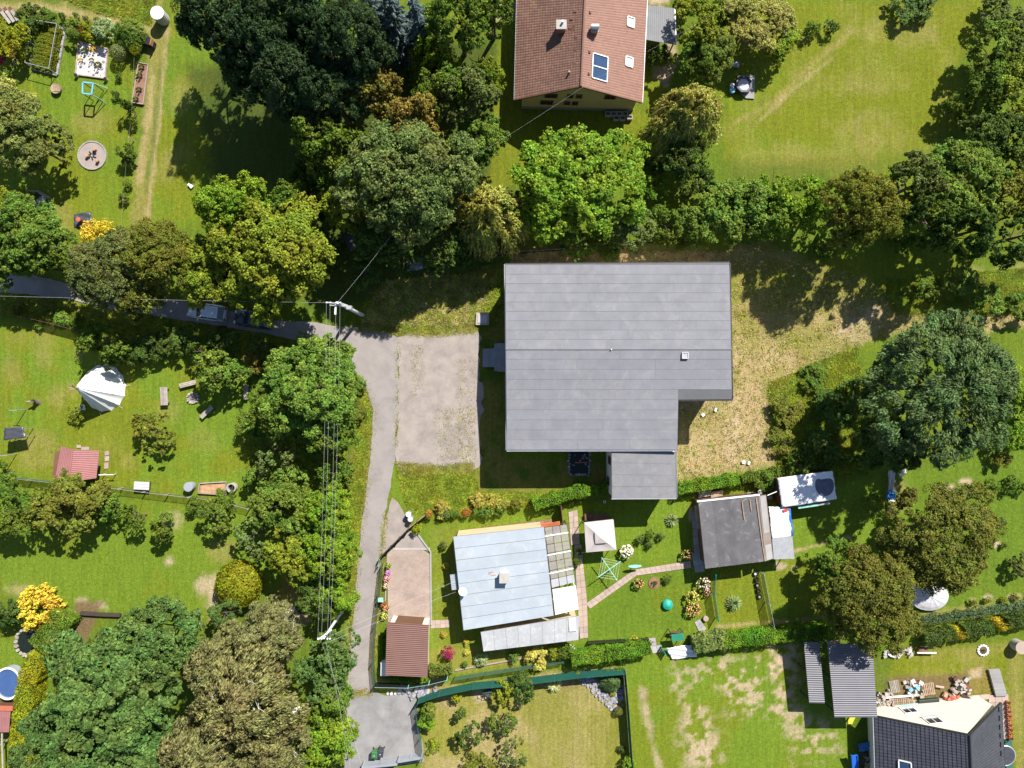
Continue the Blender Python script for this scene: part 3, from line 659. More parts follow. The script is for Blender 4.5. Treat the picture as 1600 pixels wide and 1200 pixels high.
# style -> (variants, base radius, base half height, builder)
ST = {
 'broad_l': (4, 5.5, 3.9, lambda s: crown_broad(s, 5.5, 3.9, 170, 13, 24, .25, .2, nlobe=17)),
 'broad_f': (3, 5.5, 3.9, lambda s: crown_broad(s, 5.5, 3.9, 220, 14, 22, .20, .18, nlobe=22)),
 'feather': (2, 5.5, 3.9, lambda s: crown_broad(s, 5.5, 3.9, 260, 13, 22, .25, .2, .7, -.25, nlobe=30, cs=.95, asp=.38, droop=-.25)),
 'broad_m': (4, 3.2, 2.4, lambda s: crown_broad(s, 3.2, 2.4, 92, 9, 19, .215, .2, nlobe=12, cs=1.25)),
 'broad_s': (4, 1.7, 1.3, lambda s: crown_broad(s, 1.7, 1.3, 48, 8, 16, .165, .16, zmin=-.5, nlobe=8, cs=1.8)),
 'loose_s': (3, 1.7, 1.2, lambda s: crown_broad(s, 1.7, 1.2, 34, 6, 13, .165, .4, .7, -.3, nlobe=7, cs=1.5)),
 'tiny': (4, .7, .6, lambda s: crown_broad(s, .7, .6, 22, 7, 12, .10, .08, .95, -.6, .45, cs=1.7)),
 'willow': (3, 4.5, 3.5, lambda s: crown_willow(s, 4.5, 3.5, 75, 28, 13, .34)),
 'birch': (3, 4.8, 4.2, lambda s: crown_broad(s, 4.8, 2.4, 210, 13, 20, .27, .2, .8, -.2, nlobe=20, asp=.34, droop=.8)),
 'conifer': (3, 2.6, 9.0, lambda s: crown_conifer(s, 2.6, 9.0, 20, 13, 46, .36)),
 'plumes': (1, 2.6, 1.7, lambda s: crown_plumes(s, 2.6, 1.7, 190, 40, .24)),
}
VAR = {}
KID = []
def trunk_mesh(seed, Hh, rad, spread, nl=6, limb0=.35):
    r = random.Random(seed); mb = MB()
    x = r.uniform(-.15, .15); y = r.uniform(-.15, .15)
    mb.tube([(0, 0, -.05), (x * .3, y * .3, Hh * .3), (x, y, Hh * .65), (x * 1.5, y * 1.5, Hh * .95)], [rad * 1.25, rad, rad * .7, rad * .2], 7)
    for k in range(nl):
        a = k * 2.4 + r.uniform(-.4, .4); z = Hh * r.uniform(limb0, .75); q = spread * r.uniform(.55, .85)
        mb.tube([(x * z / Hh, y * z / Hh, z), (math.cos(a) * q * .5, math.sin(a) * q * .5, z + q * .32), (math.cos(a) * q, math.sin(a) * q, z + q * .45)], [rad * .45, rad * .3, rad * .08], 5)
    me = mb.mesh('trunk', MAT['bark'], (0, 0, 0)); me.shade_smooth(); return me
TRK = {}
def birch_limbs(root, H, rm, seed):
    """bare white limbs that break through the upper crown"""
    r = random.Random(seed)
    for k in range(8):
        a = r.uniform(0, 6.283); q = rm * r.uniform(.3, .95); z0 = H * r.uniform(.45, .75); z1 = H * (1.0 - .36 * (q / rm) ** 2) - .1
        p0 = Vector((math.cos(a) * q * .25, math.sin(a) * q * .25, z0)); p2 = Vector((math.cos(a) * q, math.sin(a) * q, z1)); p1 = (p0 + p2) / 2 + Vector((r.uniform(-.3, .3), r.uniform(-.3, .3), .5))
        mb = MB().tube([p0, p1, p2], [.07, .05, .015], 5)
        for _ in range(4):
            t = r.uniform(.4, 1); b0 = p1.lerp(p2, t); b1 = b0 + Vector((r.uniform(-.9, .9), r.uniform(-.9, .9), r.uniform(.05, .35))); mb.tube([b0, b1], [.02, .008], 4)
        mb.v = [(x + root.location.x, y + root.location.y, z) for x, y, z in mb.v]
        mb.build('limb', MAT['birch_bark'], root)
def plant(name, px, py, rpx, H, style, col, label, cat='tree', group=None, zr=None, squash=1.0, bark='bark', base=None):
    """(px,py) where the crown's middle shows in the photograph; H total height; crown radius rpx pixels"""
    nvar, R0, H0, fn = ST[style]
    v = VAR.get(style, 0); VAR[style] = v + 1
    me = proto((style, v % nvar), lambda: fn(100 * (list(ST).index(style) + 1) + v % nvar))
    con = style == 'conifer'
    hw = style in ('willow', 'plumes')                   # crown meshes whose z runs 0..H0
    small = style in ('broad_s', 'loose_s', 'tiny', 'plumes')
    hs = (H * .47) if con else (H * (.46 if small else .36) if not hw else H * .62)   # half height / height of crown
    zc = H - hs if not hw else (H - hs * 1.02)
    if style == 'plumes': hs = H * .9; zc = .1
    hh = zc if not hw else zc + hs * .5
    g0 = P(px, py, hh); g0.z = 0.0
    rm = M(rpx, hh) * (1.03 if not small else 1.0)
    root = thing(name, label, cat, g0, group)
    tk = ('t', round(H), style, v % 3, bark)
    if style != 'plumes' :
        if tk not in TRK:
            TRK[tk] = trunk_mesh(hash(tk[1:3]) % 999 if False else int(H * 7) + v % 3, H * .92 if not con else H * .97, max(.04, min(.42, H * .024)), max(.5, rm * .85), 7 if not con else 0)
            if bark != 'bark': TRK[tk].materials.clear(); TRK[tk].materials.append(MAT[bark])
        link('trunk' if not small else 'stem', TRK[tk], None, root)
    if style == 'birch': birch_limbs(root, H, rm, int(px))
    o = link('crown' if cat == 'tree' else 'foliage', me, None, root, (0, 0, zc))
    rr = random.Random(int(px * 7 + py * 13))
    o.rotation_euler = (0, 0, 0 if style == 'plumes' else rr.uniform(0, 6.283))
    hscale = hs / ((H0 if not con else H0 / 2) if style != 'birch' else 2.4)
    o.scale = (rm / R0, rm / R0 * squash, hscale)
    if squash != 1.0: o.rotation_euler = (0, 0, zr or 0)
    c = LC[col] if isinstance(col, str) else col
    t = rr.uniform(1.02, 1.2); o.color = (c[0] * t * rr.uniform(.95, 1.05), c[1] * t, c[2] * t, 1)
    KID.append(o)
    return root
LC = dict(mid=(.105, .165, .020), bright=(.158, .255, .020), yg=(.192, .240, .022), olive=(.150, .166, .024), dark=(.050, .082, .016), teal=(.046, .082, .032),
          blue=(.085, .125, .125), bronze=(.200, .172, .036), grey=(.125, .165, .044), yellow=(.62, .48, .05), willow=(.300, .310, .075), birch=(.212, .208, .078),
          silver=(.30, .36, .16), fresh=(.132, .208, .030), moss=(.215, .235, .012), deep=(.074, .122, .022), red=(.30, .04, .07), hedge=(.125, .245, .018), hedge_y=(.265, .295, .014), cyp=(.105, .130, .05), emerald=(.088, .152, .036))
# ---------------------------------------------------------------- trees and shrubs, listed as the photograph shows their crowns
WG = 'dark trees of the wood above the lane'
T = plant
for px, py, r, h, lb in ((345, 25, 62, 13, 'tall dark blue-green tree of the wood towards the white water tank'), (415, 70, 66, 14, 'tall dark blue-green tree whose shadow falls on the mown lawn'), (480, 25, 62, 14, 'tall dark tree deep in the wood, away from lawn and spruces'),
                         (545, 75, 62, 14, 'tall dark tree of the wood right beside the blue-grey spruces'), (455, 130, 60, 13, 'tall dark tree of the wood towards the yellow-green lane trees'), (520, 150, 52, 12, 'dark tree of the wood pressed against the bronze-leaved tree'), (395, 130, 40, 11, 'smaller dark tree of the wood edging the shaded lawn')):
    T('deciduous_tree', px, py, r, h, 'broad_f', 'teal', lb, group=WG)
for px, py, r, h, lb in ((612, 25, 42, 13, 'blue-grey spruce between two other spruces of the wood'), (655, 40, 44, 12, 'blue-grey spruce next to the fresh green tree and lime conifer'), (575, 10, 34, 13, 'blue-grey spruce touching the tall dark trees')):
    T('spruce_tree', px, py, r, h, 'conifer', 'blue', lb, group='blue spruces in the wood')
T('deciduous_tree', 720, 35, 52, 10, 'broad_l', 'fresh', 'fresh green tree between the blue spruces and the brown tiled house')
T('deciduous_tree', 770, 20, 34, 8, 'broad_m', 'mid', 'narrow mid green tree touching the brown tiled house')
T('conifer_tree', 672, 92, 40, 8, 'plumes', (.17, .24, .02), 'bright lime-green feathery conifer below the blue spruces')
T('deciduous_tree', 690, 150, 46, 8, 'broad_m', 'mid', 'green tree between the lime conifer and the bronze trees')
T('deciduous_tree', 735, 150, 44, 8, 'broad_m', 'grey', 'grey-green tree behind the tall ivy-green hedge trees')
T('deciduous_tree', 755, 220, 36, 6, 'broad_m', 'fresh', 'bushy tree at the wood edge beside the shaded lawn')
T('deciduous_tree', 762, 120, 26, 5.5, 'broad_m', 'yg', 'yellow-green bushy tree at the wood edge facing the house wall')
T('deciduous_tree', 580, 152, 44, 10, 'broad_m', 'bronze', 'bronze-leaved tree in the wood, next to the dark trees')
T('deciduous_tree', 648, 200, 50, 11, 'broad_m', 'bronze', 'bronze-brown tree rising over the big grey-green maple')
T('deciduous_tree', 512, 232, 50, 10, 'broad_m', 'mid', 'green tree at the left flank of the big grey-green maple')
T('deciduous_tree', 640, 285, 98, 13, 'broad_f', 'grey', 'largest grey-green maple crown in the wood above the junction')
T('deciduous_tree', 545, 325, 40, 8, 'broad_m', 'yg', 'yellowing tree at the foot of the big grey-green maple')
T('deciduous_tree', 706, 262, 40, 9, 'broad_m', 'mid', 'mid green tree between the big maple and the shaded lawn')
T('pine_tree', 766, 335, 60, 9, 'willow', (.27, .28, .06), 'soft yellowish pine between the wood and the hall')
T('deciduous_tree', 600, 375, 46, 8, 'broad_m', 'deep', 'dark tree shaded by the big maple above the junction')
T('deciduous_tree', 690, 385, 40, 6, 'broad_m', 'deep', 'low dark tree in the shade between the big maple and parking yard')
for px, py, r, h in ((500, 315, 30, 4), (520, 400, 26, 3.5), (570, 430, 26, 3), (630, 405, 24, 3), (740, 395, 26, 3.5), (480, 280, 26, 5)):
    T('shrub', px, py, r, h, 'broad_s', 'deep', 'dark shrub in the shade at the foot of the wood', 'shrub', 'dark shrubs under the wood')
# group above the lane
T('deciduous_tree', 428, 395, 88, 11, 'broad_l', 'yg', 'large yellow-green tree overhanging the lane beside the power pole')
T('deciduous_tree', 372, 335, 56, 10, 'broad_l', 'bright', 'bright green tree behind the large yellow-green lane tree')
T('deciduous_tree', 455, 330, 40, 8, 'broad_m', 'mid', 'green tree between the yellow-green lane tree and the wood')
T('deciduous_tree', 326, 424, 54, 8, 'broad_l', 'yg', 'yellow-green tree hanging over the silver car')
T('deciduous_tree', 408, 462, 46, 8.5, 'broad_m', 'yg', 'yellow-green tree hanging over the dark car')
T('deciduous_tree', 255, 402, 56, 9, 'broad_f', 'olive', 'olive tree above the lane next to the golden cypress')
T('deciduous_tree', 178, 425, 62, 9, 'broad_f', (.125, .145, .04), 'dull olive tree whose shade falls on the bare lane')
T('deciduous_tree', 222, 466, 38, 7, 'broad_m', 'olive', 'small olive tree leaning over the lane edge')
T('cypress', 150, 372, 30, 3.2, 'plumes', 'yellow', 'golden cypress beside the olive trees and the black plastic mound', 'shrub')
T('deciduous_tree', 45, 372, 62, 8, 'broad_l', 'fresh', 'green tree between the left garden and the lane')
T('deciduous_tree', 95, 395, 32, 6, 'broad_m', 'mid', 'small green tree between the left garden tree and the olive trees')
T('deciduous_tree', 10, 330, 34, 6, 'broad_m', 'yg', 'yellow-green tree next to the white rockery')
T('deciduous_tree', 15, 410, 40, 6, 'broad_m', 'mid', 'mid green tree beside the lane at the foot of the left garden')
T('deciduous_tree', 35, 205, 62, 7, 'broad_l', (.15, .18, .045), 'broad fruit tree casting shade over the left garden lawn')
T('deciduous_tree', 15, 160, 40, 5, 'broad_m', 'willow', 'pale yellowish tree above the broad fruit tree')
T('deciduous_tree', 75, 240, 30, 5, 'loose_s', 'olive', 'loose olive branches of a small tree by the fruit tree')
# upper left garden shrubs
T('shrub', 22, 62, 30, 3.2, 'broad_s', 'moss', 'rounded yellow-green shrub beside the vegetable frame', 'shrub')
T('shrub', 6, 82, 15, 1.8, 'broad_s', 'red', 'dark red maple shrub under the yellow-green shrub', 'shrub')
T('shrub', 10, 125, 16, 2, 'broad_s', 'mid', 'green shrub below the dark red maple shrub', 'shrub')
T('shrub', 48, 30, 22, 2, 'broad_s', 'deep', 'dark green shrub above the vegetable frame', 'shrub')
T('shrub', 75, 28, 14, 1.5, 'broad_s', 'mid', 'green shrub on the upper rim of the vegetable frame', 'shrub')
T('shrub', 116, 46, 16, 1.8, 'broad_s', 'fresh', 'fresh green shrub between vegetable frame and gravel bed', 'shrub')
T('shrub', 140, 50, 13, 1.4, 'broad_s', 'moss', 'mossy green shrub next to the orange-yellow bush', 'shrub')
T('shrub', 128, 46, 7, 1.2, 'tiny', (.5, .25, .05), 'orange-yellow bush above the gravel bed', 'shrub')
T('shrub', 166, 48, 20, 1.8, 'broad_s', 'silver', 'silvery shrub next to the drooping green shrub', 'shrub')
T('shrub', 198, 50, 26, 2.2, 'willow', 'fresh', 'drooping green shrub next to the silvery shrub', 'shrub')
for px, py in ((97, 24), (119, 25), (135, 31), (153, 32)):
    T('young_plant', px, py, 5, .9, 'tiny', 'mid', 'small staked plant in the row above the gravel bed', 'plant', 'small staked plants in a row')
T('shrub', 186, 120, 6, .7, 'tiny', 'mid', 'little green shrub below the clipped ball bush', 'shrub')
T('shrub', 181, 147, 6, .8, 'tiny', 'deep', 'dark little bush beside the leaning columnar juniper', 'shrub')
T('shrub', 200, 238, 14, 2, 'broad_s', 'fresh', 'green shrub with reddish fruit on the garden boundary', 'shrub')
T('shrub', 198, 252, 9, 1.2, 'tiny', 'deep', 'dark green bush below the shrub with reddish fruit', 'shrub')
T('shrub', 200, 285, 7, 1, 'tiny', 'yg', 'yellow-green bush on the garden boundary', 'shrub')
T('shrub', 194, 308, 8, 1, 'tiny', 'mid', 'thin bush near the bottom of the garden boundary', 'shrub')
T('shrub', 208, 190, 7, 1.2, 'tiny', 'mid', 'small bush on the boundary below the mulch bed', 'shrub')
T('shrub', 37, 306, 9, 1.2, 'tiny', 'moss', 'mossy green round bush on the white rockery', 'shrub')
T('shrub', 50, 304, 5, .6, 'tiny', 'bright', 'bright small bush on the white rockery', 'shrub')
T('shrub', 58, 304, 4, .5, 'tiny', 'deep', 'dark small bush on the white rockery', 'shrub')
T('shrub', 77, 316, 5, .6, 'tiny', 'grey', 'grey-green small bush at the rim of the white rockery', 'shrub')
# camp garden
T('deciduous_tree', 172, 535, 36, 4.5, 'broad_s', 'mid', 'small dark tree hanging over the white tipi')
T('deciduous_tree', 150, 528, 22, 3.2, 'broad_s', 'mid', 'bushy small tree on the verge above the white tipi')
T('deciduous_tree', 338, 580, 32, 4, 'broad_s', 'fresh', 'rounded young tree beside the stone fire ring')
T('deciduous_tree', 372, 586, 24, 3.5, 'broad_s', 'fresh', 'young tree joined to the rounded tree by the fire ring')
T('shrub', 398, 568, 16, 2.4, 'broad_s', 'bronze', 'bronze-tinged shrub next to the young trees by the fire ring', 'shrub')
T('deciduous_tree', 312, 548, 18, 3, 'loose_s', 'mid', 'sparse sapling between the lane and the stone fire ring')
T('deciduous_tree', 235, 672, 38, 3.2, 'loose_s', 'olive', 'lone sparse apple tree on the camp lawn')
T('shrub', 118, 645, 13, 1.3, 'loose_s', 'yg', 'thin bamboo-like shrub at the foot of the white tipi', 'shrub')
T('deciduous_tree', 488, 605, 76, 8, 'broad_l', 'fresh', 'large round tree inside the bend of the lane')
T('deciduous_tree', 430, 640, 40, 6, 'broad_m', 'mid', 'bushy tree behind the large round lane tree')
T('deciduous_tree', 520, 665, 46, 6, 'broad_m', 'mid', 'bushy tree below the large round lane tree under the wires')
T('deciduous_tree', 523, 738, 28, 4, 'broad_s', 'mid', 'small tree on the dry verge under the wires')
T('deciduous_tree', 430, 705, 32, 4, 'loose_s', 'grey', 'sparse grey-green tree on the slope beside the bushy tree')
for px, py, r, h, c, lb in ((450, 760, 34, 3, 'fresh', 'wide rough shrub on the slope beyond the concrete well ring'), (405, 750, 24, 2.4, 'fresh', 'rough shrub on the slope closest to the concrete well ring'), (480, 700, 24, 2.4, 'mid', 'rough shrub on the slope between sparse grey tree and wires'), (395, 660, 24, 2.2, 'fresh', 'rough shrub on the slope facing the camp lawn'),
                            (550, 600, 20, 1.8, 'fresh', 'rough shrub hugging the inside of the lane bend'), (520, 555, 34, 2.6, 'fresh', 'wide bright shrub under the wires where the lane bends'), (480, 548, 26, 2.4, 'fresh', 'rough shrub on the lane slope at the edge of the tree shade'), (555, 640, 18, 1.5, 'olive', 'small olive shrub on the dry verge of the lane bend')):
    T('shrub', px, py, r, h, 'broad_s', c, lb, 'shrub', 'rough shrubs on the lane slope')
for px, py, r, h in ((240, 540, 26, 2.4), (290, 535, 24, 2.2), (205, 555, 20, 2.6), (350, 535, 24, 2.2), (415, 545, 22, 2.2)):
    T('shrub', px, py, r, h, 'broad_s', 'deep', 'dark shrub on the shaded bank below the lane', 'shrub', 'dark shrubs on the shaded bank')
for px, py, r, h, c in ((60, 505, 10, .8, 'mid'), (95, 497, 12, .8, 'fresh'), (118, 500, 12, 1, 'mid'), (30, 480, 12, .7, 'olive'), (75, 478, 14, .7, 'olive')):
    T('shrub', px, py, r, h, 'tiny', c, 'low weedy bush on the sunlit bank below the lane', 'shrub', 'weedy bushes on the sunlit bank')
# orchard row below the camp
T('deciduous_tree', 18, 795, 44, 4.5, 'broad_m', 'mid', 'fruit tree at the left end of the row by the wire fence')
T('deciduous_tree', 10, 738, 18, 2.2, 'broad_s', 'mid', 'green bush at the fence beside the red shed')
T('deciduous_tree', 122, 782, 52, 5, 'broad_m', 'olive', 'spreading fruit tree below the red roofed shed')
T('deciduous_tree', 80, 800, 36, 4, 'broad_s', 'olive', 'smaller fruit tree beside the spreading fruit tree')
T('deciduous_tree', 170, 795, 26, 3.5, 'broad_s', 'mid', 'young fruit tree right of the spreading fruit tree')
T('deciduous_tree', 216, 808, 23, 3.2, 'loose_s', 'mid', 'slim fruit tree between the pale table and the lower lawn')
T('deciduous_tree', 257, 824, 21, 3, 'broad_s', 'mid', 'outermost young tree of the fruit tree row')
T('shrub', 306, 788, 14, 1.5, 'broad_s', 'mid', 'leafy shrub below the blue rain barrel', 'shrub')
T('deciduous_tree', 340, 808, 26, 3, 'broad_s', 'fresh', 'small green tree below the sand pit')
T('deciduous_tree', 352, 785, 20, 2.2, 'broad_s', 'mid', 'low tree between the sand pit and the sparse lilac')
T('deciduous_tree', 400, 835, 34, 4, 'loose_s', 'grey', 'sparse lilac tree at the corner of the lower lawn')
T('deciduous_tree', 425, 790, 34, 5, 'broad_m', 'fresh', 'green tree above the sparse lilac tree')
T('deciduous_tree', 462, 860, 44, 6, 'broad_m', 'yg', 'light green tree between lilac and roadside trees')
T('deciduous_tree', 470, 800, 40, 6, 'broad_m', 'fresh', 'green tree under the wires below the dry verge')
T('deciduous_tree', 515, 800, 42, 7, 'broad_l', 'bright', 'bright roadside tree under the wires')
T('deciduous_tree', 520, 862, 46, 7, 'broad_l', 'bright', 'bright roadside tree facing the flower bed across the lane')
T('deciduous_tree', 528, 930, 32, 5, 'broad_m', 'bright', 'roadside tree above the wooden power pole')
T('deciduous_tree', 495, 935, 30, 5, 'broad_m', 'deep', 'dark tree left of the roadside row')
T('deciduous_tree', 522, 1020, 38, 6, 'broad_m', 'emerald', 'emerald green tree just below the wooden power pole')
T('deciduous_tree', 500, 1060, 38, 6, 'broad_m', 'emerald', 'emerald green tree between birch and gravel forecourt')
T('deciduous_tree', 520, 1095, 34, 6, 'broad_m', 'mid', 'mid green roadside tree opposite the gravel forecourt')
T('deciduous_tree', 510, 1150, 44, 6, 'broad_m', 'bright', 'bright green roadside tree opposite the wheelie bins')
T('deciduous_tree', 465, 1175, 40, 6, 'broad_m', 'fresh', 'green tree between the brown birch and the bright roadside tree')
T('deciduous_tree', 480, 1215, 40, 6, 'broad_m', 'bright', 'bright tree at the end of the roadside row')
T('deciduous_tree', 180, 1090, 116, 12, 'broad_l', 'emerald', 'huge dense green tree filling the lower left')
T('deciduous_tree', 265, 990, 60, 10, 'broad_l', 'emerald', 'dense green tree at the edge of the lower lawn')
T('deciduous_tree', 95, 1165, 72, 9, 'broad_l', 'emerald', 'dense green tree beside the golden hedge')
T('deciduous_tree', 240, 1180, 70, 10, 'broad_l', 'emerald', 'dense green tree between the huge tree and the birches')
T('deciduous_tree', 352, 958, 24, 5, 'broad_m', 'emerald', 'small dense tree at the bare earth patch')
T('birch_tree', 390, 1075, 84, 13, 'birch', 'birch', 'large brownish birch with white bare limbs', bark='birch_bark')
T('birch_tree', 330, 1165, 70, 12, 'birch', 'birch', 'brownish birch beside the dense green trees', bark='birch_bark')
T('birch_tree', 425, 985, 50, 10, 'birch', (.2, .21, .08), 'grey-green birch above the large brownish birch', bark='birch_bark')
T('birch_tree', 430, 1160, 54, 11, 'birch', 'birch', 'brownish birch next to the roadside trees', bark='birch_bark')
T('birch_tree', 350, 1030, 50, 11, 'birch', 'birch', 'brownish birch leaning into the dense green tree', bark='birch_bark')
T('shrub', 8, 955, 26, 3, 'broad_s', 'deep', 'dark green shrub left of the golden cypress by the pond', 'shrub')
T('cypress', 55, 955, 38, 2.6, 'plumes', 'yellow', 'golden cypress combed sideways above the little pond', 'shrub')
# around the brown tiled house
T('walnut_tree', 906, 282, 94, 9, 'broad_l', 'bright', 'broad bright green walnut in front of the yellow gable wall')
T('deciduous_tree', 850, 330, 44, 7, 'broad_m', 'bright', 'bright green tree joined to the broad walnut')
T('willow_tree', 1084, 175, 54, 8, 'willow', 'willow', 'pale yellow weeping willow beside the hot tub')
T('willow_tree', 1050, 200, 40, 6, 'willow', 'willow', 'smaller pale willow towards the brown tiled house')
T('deciduous_tree', 1065, 245, 36, 5, 'broad_m', 'deep', 'dark green tree shaded by the weeping willow')
T('deciduous_tree', 1085, 285, 30, 4, 'broad_s', 'deep', 'dark low tree between willow and hedge trees')
T('shrub', 1022, 292, 21, 2.6, 'broad_s', 'bright', 'round bright bush between walnut and dark trees', 'shrub')
T('shrub', 1020, 262, 16, 1.8, 'broad_s', 'deep', 'dark shrub above the round bright bush', 'shrub')
T('deciduous_tree', 1090, 40, 40, 6, 'broad_m', 'yg', 'yellow-green tree behind the grey lean-to')
T('deciduous_tree', 1106, 84, 40, 4.5, 'broad_l', (.14, .18, .03), 'green tree above the hot tub')
T('deciduous_tree', 1090, 95, 34, 5, 'broad_m', 'mid', 'green tree between the lean-to and the tree above the hot tub')
T('deciduous_tree', 1186, 34, 50, 4.6, 'broad_l', 'willow', 'pale yellowish tree with dark open branches')
T('deciduous_tree', 1216, 62, 32, 3.4, 'broad_m', 'yg', 'yellow-green tree at the edge of the orchard lawn')
T('shrub', 1140, 20, 28, 3, 'broad_s', 'mid', 'green shrub under the pale yellowish tree', 'shrub')
T('shrub', 1070, 10, 20, 2.5, 'broad_s', 'fresh', 'green shrub beside the earth path by the lean-to', 'shrub')
T('shrub', 1028, 88, 16, 2, 'broad_s', 'deep', 'shaded shrub below the grey lean-to', 'shrub')
T('shrub', 1042, 92, 9, 1, 'tiny', 'yg', 'small yellow-green shrub by the paved corner below the lean-to', 'shrub')
T('shrub', 1268, 44, 13, 1.5, 'tiny', 'mid', 'small green bush alone on the orchard lawn', 'shrub')
T('shrub', 1299, 42, 11, 1.4, 'tiny', 'deep', 'small dark bush alone on the orchard lawn', 'shrub')
T('shrub', 1425, 2, 34, 1.6, 'broad_s', 'deep', 'dark spreading juniper at the top of the orchard lawn', 'shrub')
T('shrub', 1552, 15, 28, 2.6, 'broad_s', 'grey', 'grey-green round shrub at the upper right corner', 'shrub')
T('deciduous_tree', 1562, 78, 46, 5, 'broad_m', 'mid', 'green tree in the right-hand tree belt')
T('deciduous_tree', 1590, 60, 40, 5, 'broad_m', 'grey', 'grey-green tree in the right-hand tree belt')
T('deciduous_tree', 1590, 140, 46, 6, 'broad_m', 'yg', 'yellow-green tree in the right-hand tree belt')
T('deciduous_tree', 1550, 130, 40, 5, 'broad_m', 'mid', 'mid green tree in the right-hand belt next to the round bush')
T('shrub', 1496, 168, 24, 3, 'broad_s', 'mid', 'round bush with a round shadow on the orchard lawn', 'shrub')
T('deciduous_tree', 1535, 215, 40, 5, 'broad_m', 'deep', 'dark green tree below the round bush')
T('deciduous_tree', 1588, 225, 46, 6, 'broad_m', 'deep', 'dark green tree at the right-hand border')
T('deciduous_tree', 1500, 288, 70, 8, 'broad_l', 'fresh', 'light green tree at the end of the orchard lawn')
T('deciduous_tree', 1560, 310, 42, 7, 'broad_m', 'olive', 'olive tree next to the light green tree')
T('deciduous_tree', 1585, 370, 46, 8, 'broad_m', 'deep', 'dark tree casting shade on the right of the meadow')
T('deciduous_tree', 1420, 292, 44, 9, 'broad_m', 'grey', 'grey-green tree between olive and light green trees')
T('deciduous_tree', 1338, 330, 62, 11, 'broad_f', 'olive', 'large olive tree casting shade on the meadow')
T('deciduous_tree', 1240, 318, 44, 6, 'broad_m', 'bright', 'bright green tree beside the large olive tree')
T('deciduous_tree', 1185, 325, 44, 5.5, 'broad_m', 'fresh', 'fresh green tree in the hedge row above the hall')
T('deciduous_tree', 1120, 335, 44, 5.5, 'broad_m', 'fresh', 'rounded fresh green tree in the hedge row behind the hall corner')
T('deciduous_tree', 1040, 355, 30, 4, 'broad_s', 'mid', 'low tree in the hedge row above the hall roof')
T('deciduous_tree', 985, 358, 36, 5, 'broad_m', 'grey', 'grey-green tree between walnut and hall roof')
T('deciduous_tree', 1440, 345, 44, 10, 'broad_m', 'deep', 'dark tree behind the meadow shade')
T('deciduous_tree', 1500, 365, 44, 10, 'broad_m', 'deep', 'dark tree below the light green tree')
for px, py, r, h in ((900, 388, 26, 1.6), (950, 385, 22, 1.4), (1070, 375, 20, 1.6), (1400, 370, 28, 2.4), (1290, 385, 20, 1.5)):
    T('shrub', px, py, r, h, 'broad_s', 'mid', 'low shrub along the strip above the hall roof', 'shrub', 'low shrubs along the strip')
# meadow
T('deciduous_tree', 1462, 605, 112, 13, 'feather', (.098, .155, .052), 'huge dark green tree on the meadow behind the hall')
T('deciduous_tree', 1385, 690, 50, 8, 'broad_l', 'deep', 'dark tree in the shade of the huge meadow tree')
T('deciduous_tree', 1595, 610, 36, 3.5, 'broad_m', 'bright', 'bright green bush-like tree right of the huge meadow tree')
T('deciduous_tree', 1588, 672, 30, 3, 'broad_s', 'bright', 'small bright tree right of the huge meadow tree')
ms = ('wild shrub in the tall grass above the huge meadow tree', 'olive wild shrub between dry meadow and the tree shade', 'wild shrub alone at the edge of the dry meadow', 'dark wild shrub in the shade of the huge meadow tree', 'wild shrub beside the overgrown dark hedge')
for px, py, r, h, c, k in ((1540, 470, 26, 2, 'fresh', 0), (1590, 480, 24, 2, 'fresh', 0), (1450, 455, 20, 1.4, 'mid', 0), (1500, 440, 26, 1.6, 'fresh', 0), (1230, 640, 26, 1.4, 'olive', 1), (1225, 690, 22, 1.2, 'olive', 1), (1270, 590, 22, 1.2, 'mid', 2), (1300, 640, 30, 2, 'deep', 3), (1280, 700, 30, 2, 'deep', 3), (1245, 725, 24, 1.6, 'mid', 4), (1340, 620, 30, 2.2, 'deep', 3), (1195, 750, 20, 1.4, 'mid', 4)):
    T('shrub', px, py, r, h, 'broad_s', c, ms[k], 'shrub', 'wild shrubs of the meadow margin')
# right gardens
T('deciduous_tree', 1464, 838, 84, 8, 'broad_f', (.128, .140, .022), 'wide olive-brown tree over the pale round pool cover')
T('deciduous_tree', 1358, 938, 76, 8, 'broad_f', (.128, .140, .022), 'olive-brown tree overhanging the anthracite carport')
T('deciduous_tree', 1310, 880, 40, 5, 'broad_m', 'mid', 'green tree shaded at the left of the olive-brown trees')
T('shrub', 1360, 785, 14, 2, 'broad_s', 'fresh', 'green shrub left of the blue tarpaulin', 'shrub')
T('shrub', 1565, 716, 14, 1.5, 'broad_s', 'olive', 'olive shrub on the garden lawn below the huge meadow tree', 'shrub')
for px, py, r, c in ((1504, 768, 12, 'grey'), (1525, 762, 10, 'olive'), (1552, 760, 13, 'mid'), (1580, 755, 13, 'mid'), (1598, 760, 10, 'mid')):
    T('shrub', px, py, r, 1.3, 'tiny', c, 'low shrub in the row across the right-hand garden', 'shrub', 'row of low shrubs in the right garden')
T('shrub', 1560, 814, 8, 1.4, 'tiny', 'grey', 'small standard bush alone on the right garden lawn', 'shrub')
T('shrub', 1570, 852, 5, .7, 'tiny', 'fresh', 'tiny plant beside a bare earth patch in the right garden', 'plant')
T('shrub', 1596, 882, 18, 2, 'broad_s', 'grey', 'grey-green shrub at the border of the right garden', 'shrub')
for px, py in ((1520, 940), (1542, 937), (1568, 938), (1586, 933)):
    T('young_plant', px, py, 6, .6, 'tiny', 'yg', 'small bedding plant on the bare strip above the dark hedge', 'plant', 'bedding plants above the dark hedge')
